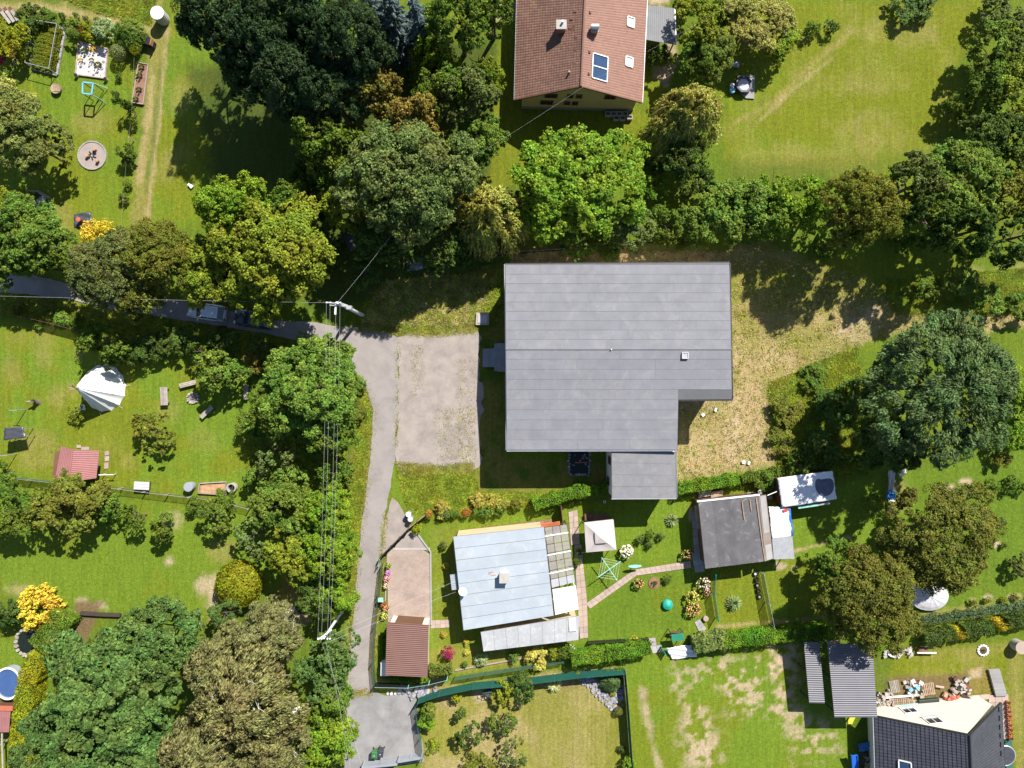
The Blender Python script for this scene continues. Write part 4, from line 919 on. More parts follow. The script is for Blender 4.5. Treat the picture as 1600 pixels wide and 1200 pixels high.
# lower middle garden
T('shrub', 669, 1112, 15, 2, 'broad_s', 'mid', 'dark half of the tall bush beside the gravel forecourt', 'shrub')
T('shrub', 668, 1125, 14, 1.8, 'broad_s', 'bright', 'lime-green bush beside the gravel forecourt', 'shrub')
T('shrub', 714, 1088, 9, 1.3, 'tiny', 'hedge_y', 'small lime bush at the foot of the green screen', 'shrub')
T('fruit_tree', 735, 1142, 26, 2.6, 'loose_s', 'deep', 'young dark fruit tree on the dry lawn')
T('fruit_tree', 788, 1124, 25, 2.6, 'loose_s', 'mid', 'young fruit tree with paler leaves on the dry lawn')
T('fruit_tree', 800, 1175, 22, 2.4, 'loose_s', 'grey', 'young sparse fruit tree on the dry lawn')
T('shrub', 754, 1198, 26, 2, 'broad_s', 'olive', 'rounded olive shrub at the bottom of the dry lawn', 'shrub')
T('shrub', 786, 1080, 17, 2.2, 'broad_s', 'yg', 'yellowish shrub leaning on the green screen', 'shrub')
T('shrub', 815, 1074, 22, 2.4, 'broad_s', 'deep', 'dark green shrub leaning on the green screen', 'shrub')
T('shrub', 763, 1080, 8, .9, 'tiny', 'blue', 'small blue-grey conifer at the foot of the green screen', 'shrub')
T('shrub', 955, 1065, 18, 1.2, 'willow', (.10, .16, .05), 'creeping pine sprawling over the slate rockery', 'shrub')
T('shrub', 970, 1048, 8, .8, 'tiny', 'mid', 'small green bush in the corner of the slate rockery', 'shrub')
for px, py in ((935, 1061), (944, 1073), (957, 1084)):
    T('young_plant', px, py, 5, .4, 'tiny', 'yg', 'cushion plant between the slates of the rockery', 'plant', 'cushion plants on the rockery')
T('shrub', 981, 1192, 11, 1.6, 'tiny', 'bright', 'bright green conical bush at the lower garden fence', 'shrub')
T('shrub', 971, 1171, 6, .7, 'tiny', 'deep', 'dark small bush at the lower garden fence', 'shrub')
T('shrub', 677, 1164, 12, .8, 'tiny', 'yg', 'flat yellow-green bush beside the sliding gate', 'shrub')
# house garden
T('shrub', 700, 1020, 11, 1.3, 'tiny', 'red', 'crimson maple bush on the lawn below the blue-grey house', 'shrub')
T('shrub', 726, 1037, 5, .6, 'tiny', 'mid', 'small green ball bush near the crimson maple', 'shrub')
T('shrub', 752, 1032, 11, .8, 'tiny', 'silver', 'silvery low plant below the house shadow', 'plant')
T('shrub', 802, 1025, 9, 1.0, 'tiny', 'fresh', 'green hydrangea bush below the sheet metal lean-to', 'shrub')
T('shrub', 838, 1027, 19, 1.2, 'broad_s', (.45, .40, .08), 'cream-yellow shrub below the sheet metal lean-to', 'shrub')
T('shrub', 865, 1018, 11, 1.2, 'tiny', 'yg', 'light green shrub right of the cream-yellow shrub', 'shrub')
T('shrub', 884, 1018, 11, 1.6, 'tiny', 'mid', 'green bush at the left end of the clipped hedge', 'shrub')
for px, py, c in ((693, 992, (.5, .38, .06)), (728, 1003, (.5, .38, .06)), (730, 1019, (.5, .42, .08)), (696, 884, (.5, .4, .08))):
    T('young_plant', px, py, 5, .5, 'tiny', c, 'small yellow plant on the lawn beside the blue-grey house', 'plant', 'yellow plants beside the house')
T('shrub', 692, 852, 6, .9, 'tiny', 'grey', 'sparse grey bush on the lawn at the house corner', 'shrub')
for px, py, r, c in ((690, 795, 13, (.40, .36, .07)), (694, 802, 9, 'grey'), (672, 803, 6, (.40, .22, .04)), (745, 782, 12, (.40, .37, .08)), (768, 783, 14, (.42, .37, .06)), (785, 788, 11, (.36, .34, .06)), (760, 797, 11, 'fresh'), (780, 798, 9, 'mid'), (728, 800, 8, (.42, .24, .04)), (710, 802, 7, 'mid'), (806, 788, 9, 'olive'), (650, 826, 8, 'hedge_y'), (742, 800, 6, 'fresh')):
    T('shrub', px, py, r, 1.1, 'tiny', c, 'border shrub in the flowering strip above the house', 'shrub', 'border shrubs above the house')
T('shrub', 1014, 836, 9, 1.1, 'tiny', 'mid', 'green rose bush above its neighbours on the lawn near the party tent', 'shrub')
for px, py in ((999, 842), (1032, 838), (1016, 850)):
    T('shrub', px, py, 6, .9, 'tiny', 'grey', 'small rose bush on the lawn near the party tent', 'shrub', 'small rose bushes near the party tent')
T('shrub', 1042, 905, 8, .6, 'tiny', 'mid', 'low green plant beside the round flower bed', 'plant')
T('shrub', 903, 877, 6, 1.2, 'tiny', 'mid', 'narrow green climber beside the slab path', 'plant')
T('shrub', 904, 862, 5, 1.0, 'tiny', 'mid', 'small green climber beside the slab path near the party tent', 'plant')

for px, py, r in ((1150, 348, 34), (1212, 345, 34), (1085, 350, 32), (1272, 335, 34), (1205, 300, 30), (1150, 305, 30)):
    T('deciduous_tree', px, py, r, 4.6, 'broad_m', 'fresh' if px < 1160 else 'bright', ('bushy green tree filling a gap in the hedge row near the hall corner' if px < 1160 else 'bushy bright green tree filling the hedge row beside the large olive tree'), group='filler trees of the hedge row')
# ---------------------------------------------------------------- buildings
def lerp(a, b, t): return a + (b - a) * t
def quadpt(q, u, v): return lerp(lerp(q[0], q[1], u), lerp(q[3], q[2], u), v)      # q: A(u0v0) B(u1v0) C(u1v1) D(u0v1)
def xy(p): return (p[0], p[1])
def inset(poly, d):
    """shrink a convex-ish polygon of (x,y) by d"""
    n = len(poly); a = sum(poly[i][0] * poly[(i + 1) % n][1] - poly[(i + 1) % n][0] * poly[i][1] for i in range(n)); sgn = 1 if a > 0 else -1
    out = []
    for i in range(n):
        p0, p1, p2 = Vector(poly[i - 1]), Vector(poly[i]), Vector(poly[(i + 1) % n])
        e1 = (p1 - p0).normalized(); e2 = (p2 - p1).normalized()
        n1 = Vector((-e1.y, e1.x)) * sgn; n2 = Vector((-e2.y, e2.x)) * sgn
        bis = (n1 + n2); out.append(tuple(p1 + bis * (d / max(.3, 1 + n1.dot(n2)))))
    return out
def corr(name, q, mat, pitch=.18, amp=.022, along='v', parent=None, thick=.03, trap=False):
    """corrugated sheet over quad q (ridges repeat along v or u)"""
    L = (q[3] - q[0]).length if along == 'v' else (q[1] - q[0]).length
    n = max(4, int(L / pitch)); mb = MB()
    rows = []
    for i in range(n * 4 + 1):
        t = i / (n * 4); w = (0, 1, 1, 0)[i % 4] * 2 - 1 if trap else math.sin(i * math.pi / 2 + .4)
        a = quadpt(q, 0, t) if along == 'v' else quadpt(q, t, 0); b = quadpt(q, 1, t) if along == 'v' else quadpt(q, t, 1)
        rows.append((a + Vector((0, 0, amp * w)), b + Vector((0, 0, amp * w))))
    for k, (a, b) in enumerate(rows): mb.v += [tuple(a), tuple(b), tuple(a - Vector((0, 0, thick))), tuple(b - Vector((0, 0, thick)))]
    for k in range(len(rows) - 1):
        i = k * 4; j = i + 4
        mb.f += [(i, i + 1, j + 1, j), (i + 2, j + 2, j + 3, i + 3), (i, j, j + 2, i + 2), (i + 1, i + 3, j + 3, j + 1)]
    e = (len(rows) - 1) * 4; mb.f += [(0, 2, 3, 1), (e, e + 1, e + 3, e + 2)]
    return mb.build(name, MAT[mat], parent)
def tiles(name, q, mat, cw, tw, parent, th=.03):
    """overlapping roof tiles: q A,B along eave (u), v from eave to ridge"""
    nu = max(2, int((q[1] - q[0]).length / tw)); nv = max(2, int((q[3] - q[0]).length / cw)); mb = MB()
    nrm = (q[1] - q[0]).cross(q[3] - q[0]).normalized()
    if nrm.z < 0: nrm = -nrm
    for j in range(nv):
        for i in range(nu):
            u0 = (i + (j % 2) * 0.0) / nu; u1 = (i + .97) / nu; v0 = j / nv; v1 = (j + 1.12) / nv
            um = (u0 + u1) / 2; jit = random.uniform(-.004, .004)
            lo = [quadpt(q, u, v0) + nrm * (th + k + jit) for u, k in ((u0, 0), (um, .028), (u1, .005))]
            hi = [quadpt(q, u, min(v1, 1)) + nrm * (k * .6 + .004) for u, k in ((u0, 0), (um, .028), (u1, .005))]
            n = len(mb.v); mb.v += [tuple(p) for p in lo] + [tuple(p) for p in hi] + [tuple(p - nrm * (th + .01)) for p in (lo[0], lo[2])]
            mb.f += [(n, n + 1, n + 4, n + 3), (n + 1, n + 2, n + 5, n + 4), (n + 6, n + 7, n + 2, n + 1, n)]
    o = mb.build(name, MAT[mat], parent); o['kind'] = 'stuff'; return o
def slab(name, q, mat, parent, th=.12, lift=0.0):
    mb = MB(); n = 0
    top = [p + Vector((0, 0, lift)) for p in q]
    mb.v = [tuple(p - Vector((0, 0, th))) for p in top] + [tuple(p) for p in top]; k = len(q)
    a = sum(q[i].x * q[(i + 1) % k].y - q[(i + 1) % k].x * q[i].y for i in range(k))
    f = [tuple(range(k - 1, -1, -1)), tuple(range(k, 2 * k))] + [(i, (i + 1) % k, k + (i + 1) % k, k + i) for i in range(k)]
    mb.f = f if a > 0 else [t[::-1] for t in f]
    return mb.build(name, MAT[mat], parent)
def wall_window(parent, a, b, t, z0, w, h, frame='window_frame', glass='window_dark', out=.04, sill=True):
    """window on the wall from a to b (outer side to the left of a->b), centred at fraction t"""
    a = Vector((a[0], a[1], 0)); b = Vector((b[0], b[1], 0)); e = (b - a).normalized(); o = Vector((e.y, -e.x, 0))
    c = lerp(a, b, t); ang = math.atan2(e.y, e.x)
    mb = MB()
    for dz in (0, h): mb.box(c + o * out + Vector((0, 0, z0 + dz)), (w + .12, .10, .09), ang)
    for dx in (-w / 2, 0, w / 2): mb.box(c + o * (out - .004) + e * dx + Vector((0, 0, z0 + h / 2)), (.09 if dx else .06, .09, h - .09), ang)
    wf = mb.build('window', MAT[frame], parent)
    MB().box(c + o * (out - .03) + Vector((0, 0, z0 + h / 2)), (w - .02, .05, h - .02), ang).build('pane', MAT[glass], wf)
    if sill: MB().box(c + o * (out + .06) + Vector((0, 0, z0 - .1)), (w + .22, .2, .05), ang).build('sill', MAT['zinc'], wf)
    return wf
# ---- hall -------------------------------------------------------------
def hallz(py):
    return lerp(5.35, 6.15, (py - 412) / 133) if py < 545 else lerp(6.15, 5.3, (py - 545) / 158)
def HP(px, py, dz=0.0):
    h = hallz(py); p = P(px, py, h); p.z = h + dz; return p
hall = thing('hall_building', 'large white hall with a wide grey felt roof and stepped corner', 'building', P(960, 560))
ol = [(789, 413), (1140, 410.5), (1144, 624), (1060, 624.5), (1058.5, 702.5), (791.5, 703)]
wp = inset([xy(HP(*p)) for p in ol], .55)
MB().prism(wp, -.1, 5.0).build('wall', MAT['white_plaster'], hall)
MB().prism(inset([xy(HP(*p)) for p in ol], .50), -.12, .45).build('plinth', MAT['grey_plinth'], hall)
roof = None
mb = MB()
def roofslab(poly, mb, th):
    q = [HP(*p) for p in poly]; k = len(q); n = len(mb.v)
    mb.v += [tuple(p - Vector((0, 0, th))) for p in q] + [tuple(p) for p in q]
    a = sum(q[i].x * q[(i + 1) % k].y - q[(i + 1) % k].x * q[i].y for i in range(k))
    f = [tuple(range(n + k - 1, n - 1, -1)), tuple(range(n + k, n + 2 * k))] + [(n + i, n + (i + 1) % k, n + k + (i + 1) % k, n + k + i) for i in range(k)]
    mb.f += f if a > 0 else [t[::-1] for t in f]
roofslab([(789, 413), (1140, 410.5), (1143, 545), (789.8, 545)], mb, .32); roofslab([(789.8, 545), (1143, 545), (1144, 624), (1060, 624.5), (1058.5, 702.5), (791.5, 703)], mb, .32)
roof = mb.build('roof', MAT['felt_edge'], hall)
rng = random.Random(4)
def edgeL(y): return 789 + (y - 413) / 290 * 2.5
def edgeR(y): return 1140 + (y - 411) / 213 * 4 if y < 624 else 1060 - (y - 624) / 78 * 1.5
def strips(y0, y1, rows, up):
    for i in range(rows):
        ya = lerp(y0, y1, i / rows) + .1; yb = lerp(y0, y1, (i + 1) / rows) + (-.32 if up else .40)
        ym = (ya + yb) / 2; xl = edgeL(ym) + .6; xr = edgeR(min(ya, yb) if not (ya < 624 < yb) else yb) - .6
        cuts = [xl]; x = xl + (60 if i % 3 == 0 else 118 if i % 3 == 1 else 150) + rng.uniform(-12, 12)
        while x < xr - 45:
            cuts.append(x); x += rng.choice([80, 118, 122, 160]) + rng.uniform(-4, 4)
        cuts.append(xr)
        for a_, b_ in zip(cuts[:-1], cuts[1:]):
            zl = .018; zh = .034 + rng.uniform(-.002, .004)
            za, zb = (zl, zh) if not up else (zh, zl)        # lower edge of each strip laps over the next
            jl, jr = rng.uniform(-.25, .25), rng.uniform(-.25, .25)
            q = [HP(a_ + .1, ya + jl * .4, za), HP(b_ - .08, ya + jr * .4, za), HP(b_ - .08, yb + jr * .4, zb), HP(a_ + .1, yb + jl * .4, zb)]
            slab('felt_strip', q, 'felt', roof, .014)
strips(414, 545, 9, True); strips(545, 624, 5, False); strips(624.2, 702.3, 5, False)
MB().bar(HP(790, 545, .06), HP(1143, 545, .06), .16, .05).build('ridge_strip', MAT['felt'], roof)
g1 = MB().bar(HP(791.5, 704.2, -.12), HP(1058.5, 703.7, -.12), .16, .12).build('gutter', MAT['galvanised'], hall)
MB().bar(HP(1060, 625.4, -.12), HP(1144, 625.2, -.12), .16, .12).build('gutter', MAT['dark_metal'], hall)
MB().bar(HP(789, 412.2, -.1), HP(1140, 409.8, -.1), .14, .12).build('gutter', MAT['dark_metal'], hall)
MB().bar(HP(788.2, 413, -.05), HP(790.8, 703, -.05), .07, .3).build('barge_board', MAT['zinc'], hall); MB().bar(HP(1140.8, 411, -.05), HP(1144.8, 624, -.05), .07, .3).build('barge_board', MAT['dark_metal'], hall)
for pt in ((796, 702), (1050, 700)):
    p = HP(*pt); MB().tube([(p.x, p.y + .4, .1), (p.x, p.y + .4, 4.9)], .06, 8).build('downpipe', MAT['galvanised'], hall)
sk = MB()
for dx, dy, sx, sy in ((0, .28, .62, .09), (0, -.28, .62, .09), (.28, 0, .09, .47), (-.28, 0, .09, .47)):
    c = HP(1070, 555.5); sk.box((c.x + dx, c.y + dy, c.z + .13), (sx, sy, .24))
sko = sk.build('roof_hatch', MAT['galvanised'], hall); c = HP(1070, 555.5)
MB().box((c.x, c.y, c.z + .16), (.47, .47, .06)).build('pane', MAT['polycarb'], sko)
c = HP(955, 546); MB().tube([(c.x, c.y, c.z), (c.x, c.y, c.z + .25)], .05, 8).build('vent_pipe', MAT['white_plastic'], hall)
for t in (.12, .3, .5, .7, .88): wall_window(hall, wp[0], wp[5], t, 1.6, 1.5, 1.4)
for t in (.12, .35, .6): wall_window(hall, wp[5], wp[4], t, 1.6, 1.6, 1.4)
for t in (.2, .5, .8): wall_window(hall, wp[3], wp[2], t, 2.2, 1.2, 1.0)
for t in (.15, .4, .65, .9): wall_window(hall, wp[2], wp[1], t, 1.6, 1.6, 1.4)
# annex
an = [P(955, 703.5, 5.0), P(1056.5, 706.5, 4.75), P(1057, 778, 4.3), P(955.5, 778.5, 4.45)]
aw = inset([xy(p) for p in an], .12); aw[0] = (aw[0][0], aw[0][1] + .4); aw[1] = (aw[1][0], aw[1][1] + .5)
MB().prism(aw, -.1, [4.75, 4.5, 4.1, 4.25]).build('annex_wall', MAT['white_plaster'], hall)
ar = slab('annex_roof', an, 'felt_edge', hall, .22)
for i in range(4):
    q = [quadpt(an, .008, i / 4 + .004), quadpt(an, .992, i / 4 + .004), quadpt(an, .992, (i + 1) / 4 + .004 - .002 * i), quadpt(an, .008, (i + 1) / 4 + .004 - .002 * i)]
    slab('felt_strip', [q[0] + Vector((0, 0, .018)), q[1] + Vector((0, 0, .018)), q[2] + Vector((0, 0, .034)), q[3] + Vector((0, 0, .034))], 'felt_annex', ar, .014)
MB().bar(an[3] + Vector((0, -.06, -.06)), an[2] + Vector((0, -.06, -.06)), .1, .14).build('gutter', MAT['galvanised'], hall); MB().bar(an[1] + Vector((.04, 0, -.06)), an[2] + Vector((.04, 0, -.06)), .06, .2).build('barge_board', MAT['galvanised'], hall)
for t, z in ((.3, 2.3), (.75, 1.0)): wall_window(hall, aw[0], aw[3], t, z, .7, 1.3, 'frame_brown', sill=False)
# entrance stairs of the hall (in the hall's own shade)
stp = MB(); x0 = wp[0][0]; yt = P(0, 535).y; yb = P(0, 580).y
A = P(772, 557)
pl_ = [P(771.5, 543, .9), P(777, 536, .9), P(795, 536, .9), P(795, 580.5, .9), P(778, 580.5, .9), P(771.5, 573, .9)]
st = MB().prism([xy(p) for p in pl_], 0, .88).build('entrance_stairs', MAT['slab_blue'], hall)
for i in range(4):
    xa = P(754.3 + i * 4.4, 0, .2 + i * .2).x; xb = P(772.2, 0, .9).x
    y0 = P(0, 573.5, .5).y; y1 = P(0, 544.5, .5).y
    MB().box(((xa + xb) / 2 - .01, (y0 + y1) / 2, .02 + .1 + i * .195 - .06), (xb - xa, y1 - y0 - i * .006, .2 + .0)).build('step', MAT['slab_blue'], st)
for i in range(4):
    for j in range(6):
        c = P(774.8 + i * 5.2, 540 + j * 7.3, .9)
        if c.x > wp[0][0] - .15: continue
        MB().box((c.x, c.y, .895), (.31, .44, .04)).build('paving_tile', MAT['slab_blue'], st)
# ---- generic gabled house roof ------------------------------------------
def wedge_gable(poly_xy, z_eave, ridge_pts, name, mat, parent):
    pass
# ---- brown tiled house ----------------------------------------------------
he, hr = 3.1, 6.5
bh = thing('tiled_house', 'yellow house with a brown tiled gable roof, chimneys and solar panel', 'house', P(905, 40))
eL0, eL1 = P(804, 155.5, he), P(810, -80, he); eR0, eR1 = P(1003.5, 160, he), P(1015, -80, he); r0, r1 = P(907.5, 134.5, hr), P(917, -80, hr)
wl0 = [xy(P(815, 169)), xy(P(988, 173)), xy(P(997, -70)), xy(P(818, -70))]
MB().prism(wl0, -.1, 3.0).build('wall', MAT['yellow_plaster'], bh)
MB().prism(inset(wl0, -.05), -.12, .5).build('plinth', MAT['grey_plinth'], bh)
ap = lerp(Vector((*wl0[0], 0)), Vector((*wl0[1], 0)), .525)
gb = MB(); bk = lerp(Vector((*wl0[3], 0)), Vector((*wl0[2], 0)), .525)
n0 = [(wl0[0][0], wl0[0][1], 3.0), (wl0[1][0], wl0[1][1], 3.0), (ap.x, ap.y, 6.15), (wl0[3][0], wl0[3][1], 3.0), (wl0[2][0], wl0[2][1], 3.0), (bk.x, bk.y, 6.15)]
gb.v = n0; gb.f = [(0, 1, 2), (4, 3, 5), (0, 2, 5, 3), (1, 4, 5, 2), (0, 3, 4, 1)]; gb.build('gable_wall', MAT['yellow_plaster'], bh)
rl = slab('roof', [eL0, r0, r1, eL1], 'frame_brown', bh, .14, -.03); rr_ = slab('roof', [r0, eR0, eR1, r1], 'frame_brown', bh, .14, -.03)
tiles('roof_tiles', [eL1, eL0, r0, r1], 'tile_brown', .30, .27, rl); tiles('roof_tiles', [eR0, eR1, r1, r0], 'tile_orange', .30, .27, rr_)
MB().tube([r0 + Vector((0, -.03, .06)), r1 + Vector((0, 0, .06))], .11, 8).build('ridge_cap', MAT['tile_brown'], bh)
for a_, b_ in ((eL0, eL1), (eR0, eR1)): MB().bar(a_ + Vector((0, 0, -.08)), b_ + Vector((0, 0, -.08)), .15, .11).build('gutter', MAT['zinc'], bh)
for a_, b_ in ((eL0, r0), (r0, eR0)): MB().bar(a_ + Vector((0, -.05, -.04)), b_ + Vector((0, -.05, -.04)), .07, .2).build('verge_board', MAT['frame_brown'], bh)
def rz_left(px, py):   # height on left slope / right slope at a photo pixel
    for h in np.linspace(he, hr, 60):
        p = P(px, py, h); t = (p.x - eL0.x) / (r0.x - eL0.x)
        if lerp(he, hr, t) <= h + .03: return p, h
    return p, h
def on_roof(px, py, q):
    """point on the plane of quad q seen at the pixel"""
    n_ = (q[1] - q[0]).cross(q[3] - q[0]); o_ = Vector((0, 0, CAMH)); d_ = P(px, py, 0) - o_
    t = (q[0] - o_).dot(n_) / d_.dot(n_); return o_ + d_ * t
QL = [eL1, eL0, r0, r1]; QR = [eR0, eR1, r1, r0]
def chimney(px, py, q, w, d, h, parent, mat='brick', cap='galvanised', round_cap=False):
    c = on_roof(px, py, q)
    ch = MB().box((c.x, c.y, c.z + h / 2 - .3), (w, d, h + .6)).build('chimney', MAT[mat], parent)
    MB().box((c.x, c.y, c.z + h + .04), (w + .16, d + .16, .08)).build('chimney_cap', MAT['concrete'], ch)
    if round_cap:
        MB().tube([(c.x - w * .6, c.y, c.z + h + .32), (c.x + w * .6, c.y, c.z + h + .32)], .26, 14).build('cowl', MAT['galvanised'], ch)
    else:
        MB().tube([(c.x + .1, c.y + .15, c.z + h), (c.x + .1, c.y + .15, c.z + h + .45)], .11, 10).build('flue', MAT['galvanised'], ch)
    return ch
chimney(876, 47, QL, .85, .75, 1.05, rl); chimney(928, 49, QR, .6, .6, .6, rr_, round_cap=True)
def roof_frame(name, px, py, q, w, d, parent, frame, pane, panes=1, lift=.09, turn=0):
    c = on_roof(px, py, q); u = (q[1] - q[0]).normalized(); n_ = (q[1] - q[0]).cross(q[3] - q[0]).normalized()
    if n_.z < 0: n_ = -n_
    v = n_.cross(u).normalized(); mb = MB(); o_ = c + n_ * lift
    for s in (-1, 1):
        mb.bar(o_ + u * (w / 2) * s - v * d / 2, o_ + u * (w / 2) * s + v * d / 2, .09, .12); mb.bar(o_ - u * (w / 2 - .05) + v * (d / 2) * s, o_ + u * (w / 2 - .05) + v * (d / 2) * s, .09, .11)
    if panes == 2: mb.bar(o_ - v * (d / 2 - .05), o_ + v * (d / 2 - .05), .09, .1)
    fo = mb.build(name, MAT[frame], parent)
    for k in range(panes):
        cu = o_ + u * (w / panes) * (k - (panes - 1) / 2) - n_ * .02; hw = w / panes / 2 - .05
        slab('pane', [cu - u * hw - v * (d / 2 - .05), cu + u * hw - v * (d / 2 - .05), cu + u * hw + v * (d / 2 - .05), cu - u * hw + v * (d / 2 - .05)], pane, fo, .03)
    return fo
roof_frame('roof_window', 985, 35, QR, .95, .85, rr_, 'window_frame', 'blind'); roof_frame('roof_window', 982.5, 97, QR, .95, .85, rr_, 'window_frame', 'blind')
roof_frame('solar_panel', 937, 106, QR, 2.4, 1.75, rr_, 'window_frame', 'solar', 2)
for px, py in ((893, 30), (891, 44), (899, 18), (900, 58), (899, 78), (897, 98)):
    c = on_roof(px, py, QL); MB().box((c.x, c.y, c.z + .1), (.26, .26, .12), .0, ('Y', -.5)).build('vent_tile', MAT['tile_brown'], rl)
for px, py in ((922, 20), (921, 82), (920, 116)):
    c = on_roof(px, py, QR); MB().box((c.x, c.y, c.z + .1), (.2, .2, .12), .0, ('Y', .5)).build('vent_tile', MAT['frame_brown'], rr_)
c = on_roof(889, 115, QL); MB().tube([c, c + Vector((0, 0, .5))], .1, 8).build('flue', MAT['slab'], rl)
c = on_roof(895, 45, QL); MB().box((c.x, c.y, c.z + .08), (.45, .55, .06), 0, ('Y', -.5)).build('roof_hatch', MAT['frame_brown'], rl)
a_, b_ = wl0[0], wl0[1]
for t, z0, w_, h_ in ((.22, 1.3, 1.25, .9), (.40, 1.35, .55, .7), (.47, 1.35, .55, .7), (.25, 3.05, 1.2, .8), (.415, 3.1, .55, .75), (.49, 3.1, .55, .75), (.76, 3.05, 1.1, .8)):
    wall_window(bh, a_, b_, t, z0, w_, h_, 'frame_brown', sill=False)
lt = [P(1011, 8, 2.9), P(1054, 13, 2.3), P(1056, 70, 2.3), P(1010, 62, 2.9)]
lo_ = thing('lean_to', 'grey corrugated lean-to roof beside the brown tiled house', 'canopy', P(1034, 40))
corr('roof_sheet', lt, 'roof_grey_sheet', .2, .02, 'u', lo_)
for u in (.08, .94):
    for v in (.06, .94):
        p = quadpt(lt, u, v); MB().bar((p.x, p.y, 0), (p.x, p.y, p.z - .1), .12).build('post', MAT['wood'], lo_)
for v in (.06, .94): MB().bar(quadpt(lt, .02, v) - Vector((0, 0, .08)), quadpt(lt, .98, v) - Vector((0, 0, .08)), .1, .1).build('rafter', MAT['wood'], lo_)
MB().bar(lt[1] + Vector((.03, 0, -.02)), lt[2] + Vector((.03, 0, -.02)), .1, .1).build('gutter', MAT['window_frame'], lo_)
for i, (px, py) in enumerate(((950, 177.5), (959, 177.5), (968, 177.5), (977, 177.5), (963, 184), (973, 184), (984, 183))):
    c = P(px, py, .4); t_ = thing('planter_block', 'hollow concrete planter block in the shade below the yellow gable', 'block', (c.x, c.y, 0), 'concrete planter blocks below the gable')
    mb = MB()
    for dx, dy, sx, sy in ((0, .19, .56, .07), (0, -.19, .56, .07), (.245, 0, .07, .31), (-.245, 0, .07, .31)): mb.box((c.x + dx, c.y + dy, .22), (sx, sy, .46))
    mb.build('rim', MAT['concrete'], t_); MB().box((c.x, c.y, .16), (.42, .31, .3)).build('filling', MAT['soil'], t_)
# ---- blue-grey flat roofed house ------------------------------------------
fh = thing('flat_roof_house', 'cream house with a blue-grey metal flat roof', 'house', P(790, 900))
H1 = 3.0; Q = [P(708, 838.5, H1), P(850, 823.5, H1), P(865.5, 962, H1), P(724, 985, H1)]
w1 = inset([xy(p) for p in Q], .32); w1[0] = (w1[0][0], w1[0][1] + .30); w1[1] = (w1[1][0], w1[1][1] + .30)
MB().prism(w1, -.1, H1 - .14).build('wall', MAT['cream_plaster'], fh)
rf = slab('roof', Q, 'zinc', fh, .16)
NS = 8
for i in range(NS):
    q = [quadpt(Q, .004, i / NS + .002), quadpt(Q, .996, i / NS + .002), quadpt(Q, .996, (i + 1) / NS - .002), quadpt(Q, .004, (i + 1) / NS - .002)]
    slab('roof_panel', [p + Vector((0, 0, .03)) for p in q], 'roof_blue', rf, .025)
    if i: MB().bar(quadpt(Q, .004, i / NS) + Vector((0, 0, .035)), quadpt(Q, .996, i / NS) + Vector((0, 0, .035)), .045, .035).build('seam', MAT['zinc'], rf)
c = P(788, 903, H1 + .8); cx, cy = c.x, c.y
ch = MB().box((cx, cy, H1 + .45), (.85, .85, .85)).build('chimney', MAT['white_plaster'], fh)
MB().box((cx, cy, H1 + .92), (1.0, 1.0, .1)).build('chimney_cap', MAT['concrete'], ch)
for px, py, w_ in ((767, 894.5, .55), (771, 899, .5), (765, 897, .3)):
    p = P(px, py, H1 + .04); MB().box((p.x, p.y, H1 + .034), (w_, .07, .012), .15).build('rust_streak', MAT['rust'], rf)
p = P(722, 925, H1 + .5)
dsh = thing('satellite_dish', 'white satellite dish on the edge of the blue-grey roof', 'dish', (p.x, p.y, H1))
MB().tube([(p.x, p.y, H1 - .1), (p.x, p.y, H1 + .7)], .03, 6).build('mast', MAT['galvanised'], dsh)
do = MB().lathe((0, 0, 0), [(.02, 0), (.25, .03), (.42, .12), (.44, .14), (.40, .13), (.22, .06), (.02, .03)], 18, close=False).mesh('reflector', MAT['white_plastic'], (0, 0, 0))
do = link('reflector', do, None, dsh, (0.05, .05, .75)); do.rotation_euler = (R(-35), R(25), 0)
MB().bar((p.x, p.y, H1 + .75), (p.x + .55, p.y + .2, H1 + 1.0), .04).build('arm', MAT['galvanised'], dsh)
aq = [P(703, 898, 2.3), P(713, 897, 2.5), P(715, 921, 2.5), P(706, 922, 2.3)]
corr('door_awning', aq, 'roof_blue', .16, .012, 'v', fh)
MB().bar(P(706, 893, 2.2), P(712, 893, 2.4), .05).build('awning_bracket', MAT['dark_metal'], fh)
wall_window(fh, w1[0], w1[3], .3, 1.0, 1.2, 1.2); wall_window(fh, w1[0], w1[3], .75, 1.0, 1.2, 1.2)
MB().box((*lerp(Vector(w1[0]), Vector(w1[3]), .5).to_tuple(), 1.05), (.1, .95, 2.1), -.11).build('door', MAT['frame_brown'], fh)
# sheet metal lean-to, white flat roof, glass pergola
S = [P(751, 987.5, 2.6), P(905, 962, 2.6), P(904, 1000, 2.35), P(755.5, 1018, 2.35)]
lh = thing('sheet_metal_annex', 'low annex under pale weathered sheet metal along the cream house', 'shed', P(830, 990))
wl2 = inset([xy(p) for p in S], .25); MB().prism(wl2, -.08, 2.15).build('wall', MAT['cream_plaster'], lh)
rf2 = slab('roof', S, 'zinc', lh, .1)
for i in range(8):
    q = [quadpt(S, i / 8 + .001, .01), quadpt(S, (i + 1) / 8 - .001, .01), quadpt(S, (i + 1) / 8 - .001, .99), quadpt(S, i / 8 + .001, .99)]
    slab('roof_panel', [p + Vector((0, 0, .03 + (.006 if i % 2 else 0))) for p in q], 'roof_sheet', rf2, .022)
q = [P(888, 965, 2.68), P(899.5, 963.5, 2.68), P(901, 986, 2.6), P(889.5, 987, 2.6)]
slab('skylight_sheet', q, 'tarp_grey', rf2, .04)
wt = [P(863, 921, 2.7), P(900, 915, 2.7), P(904, 952, 2.6), P(867.5, 961, 2.6)]
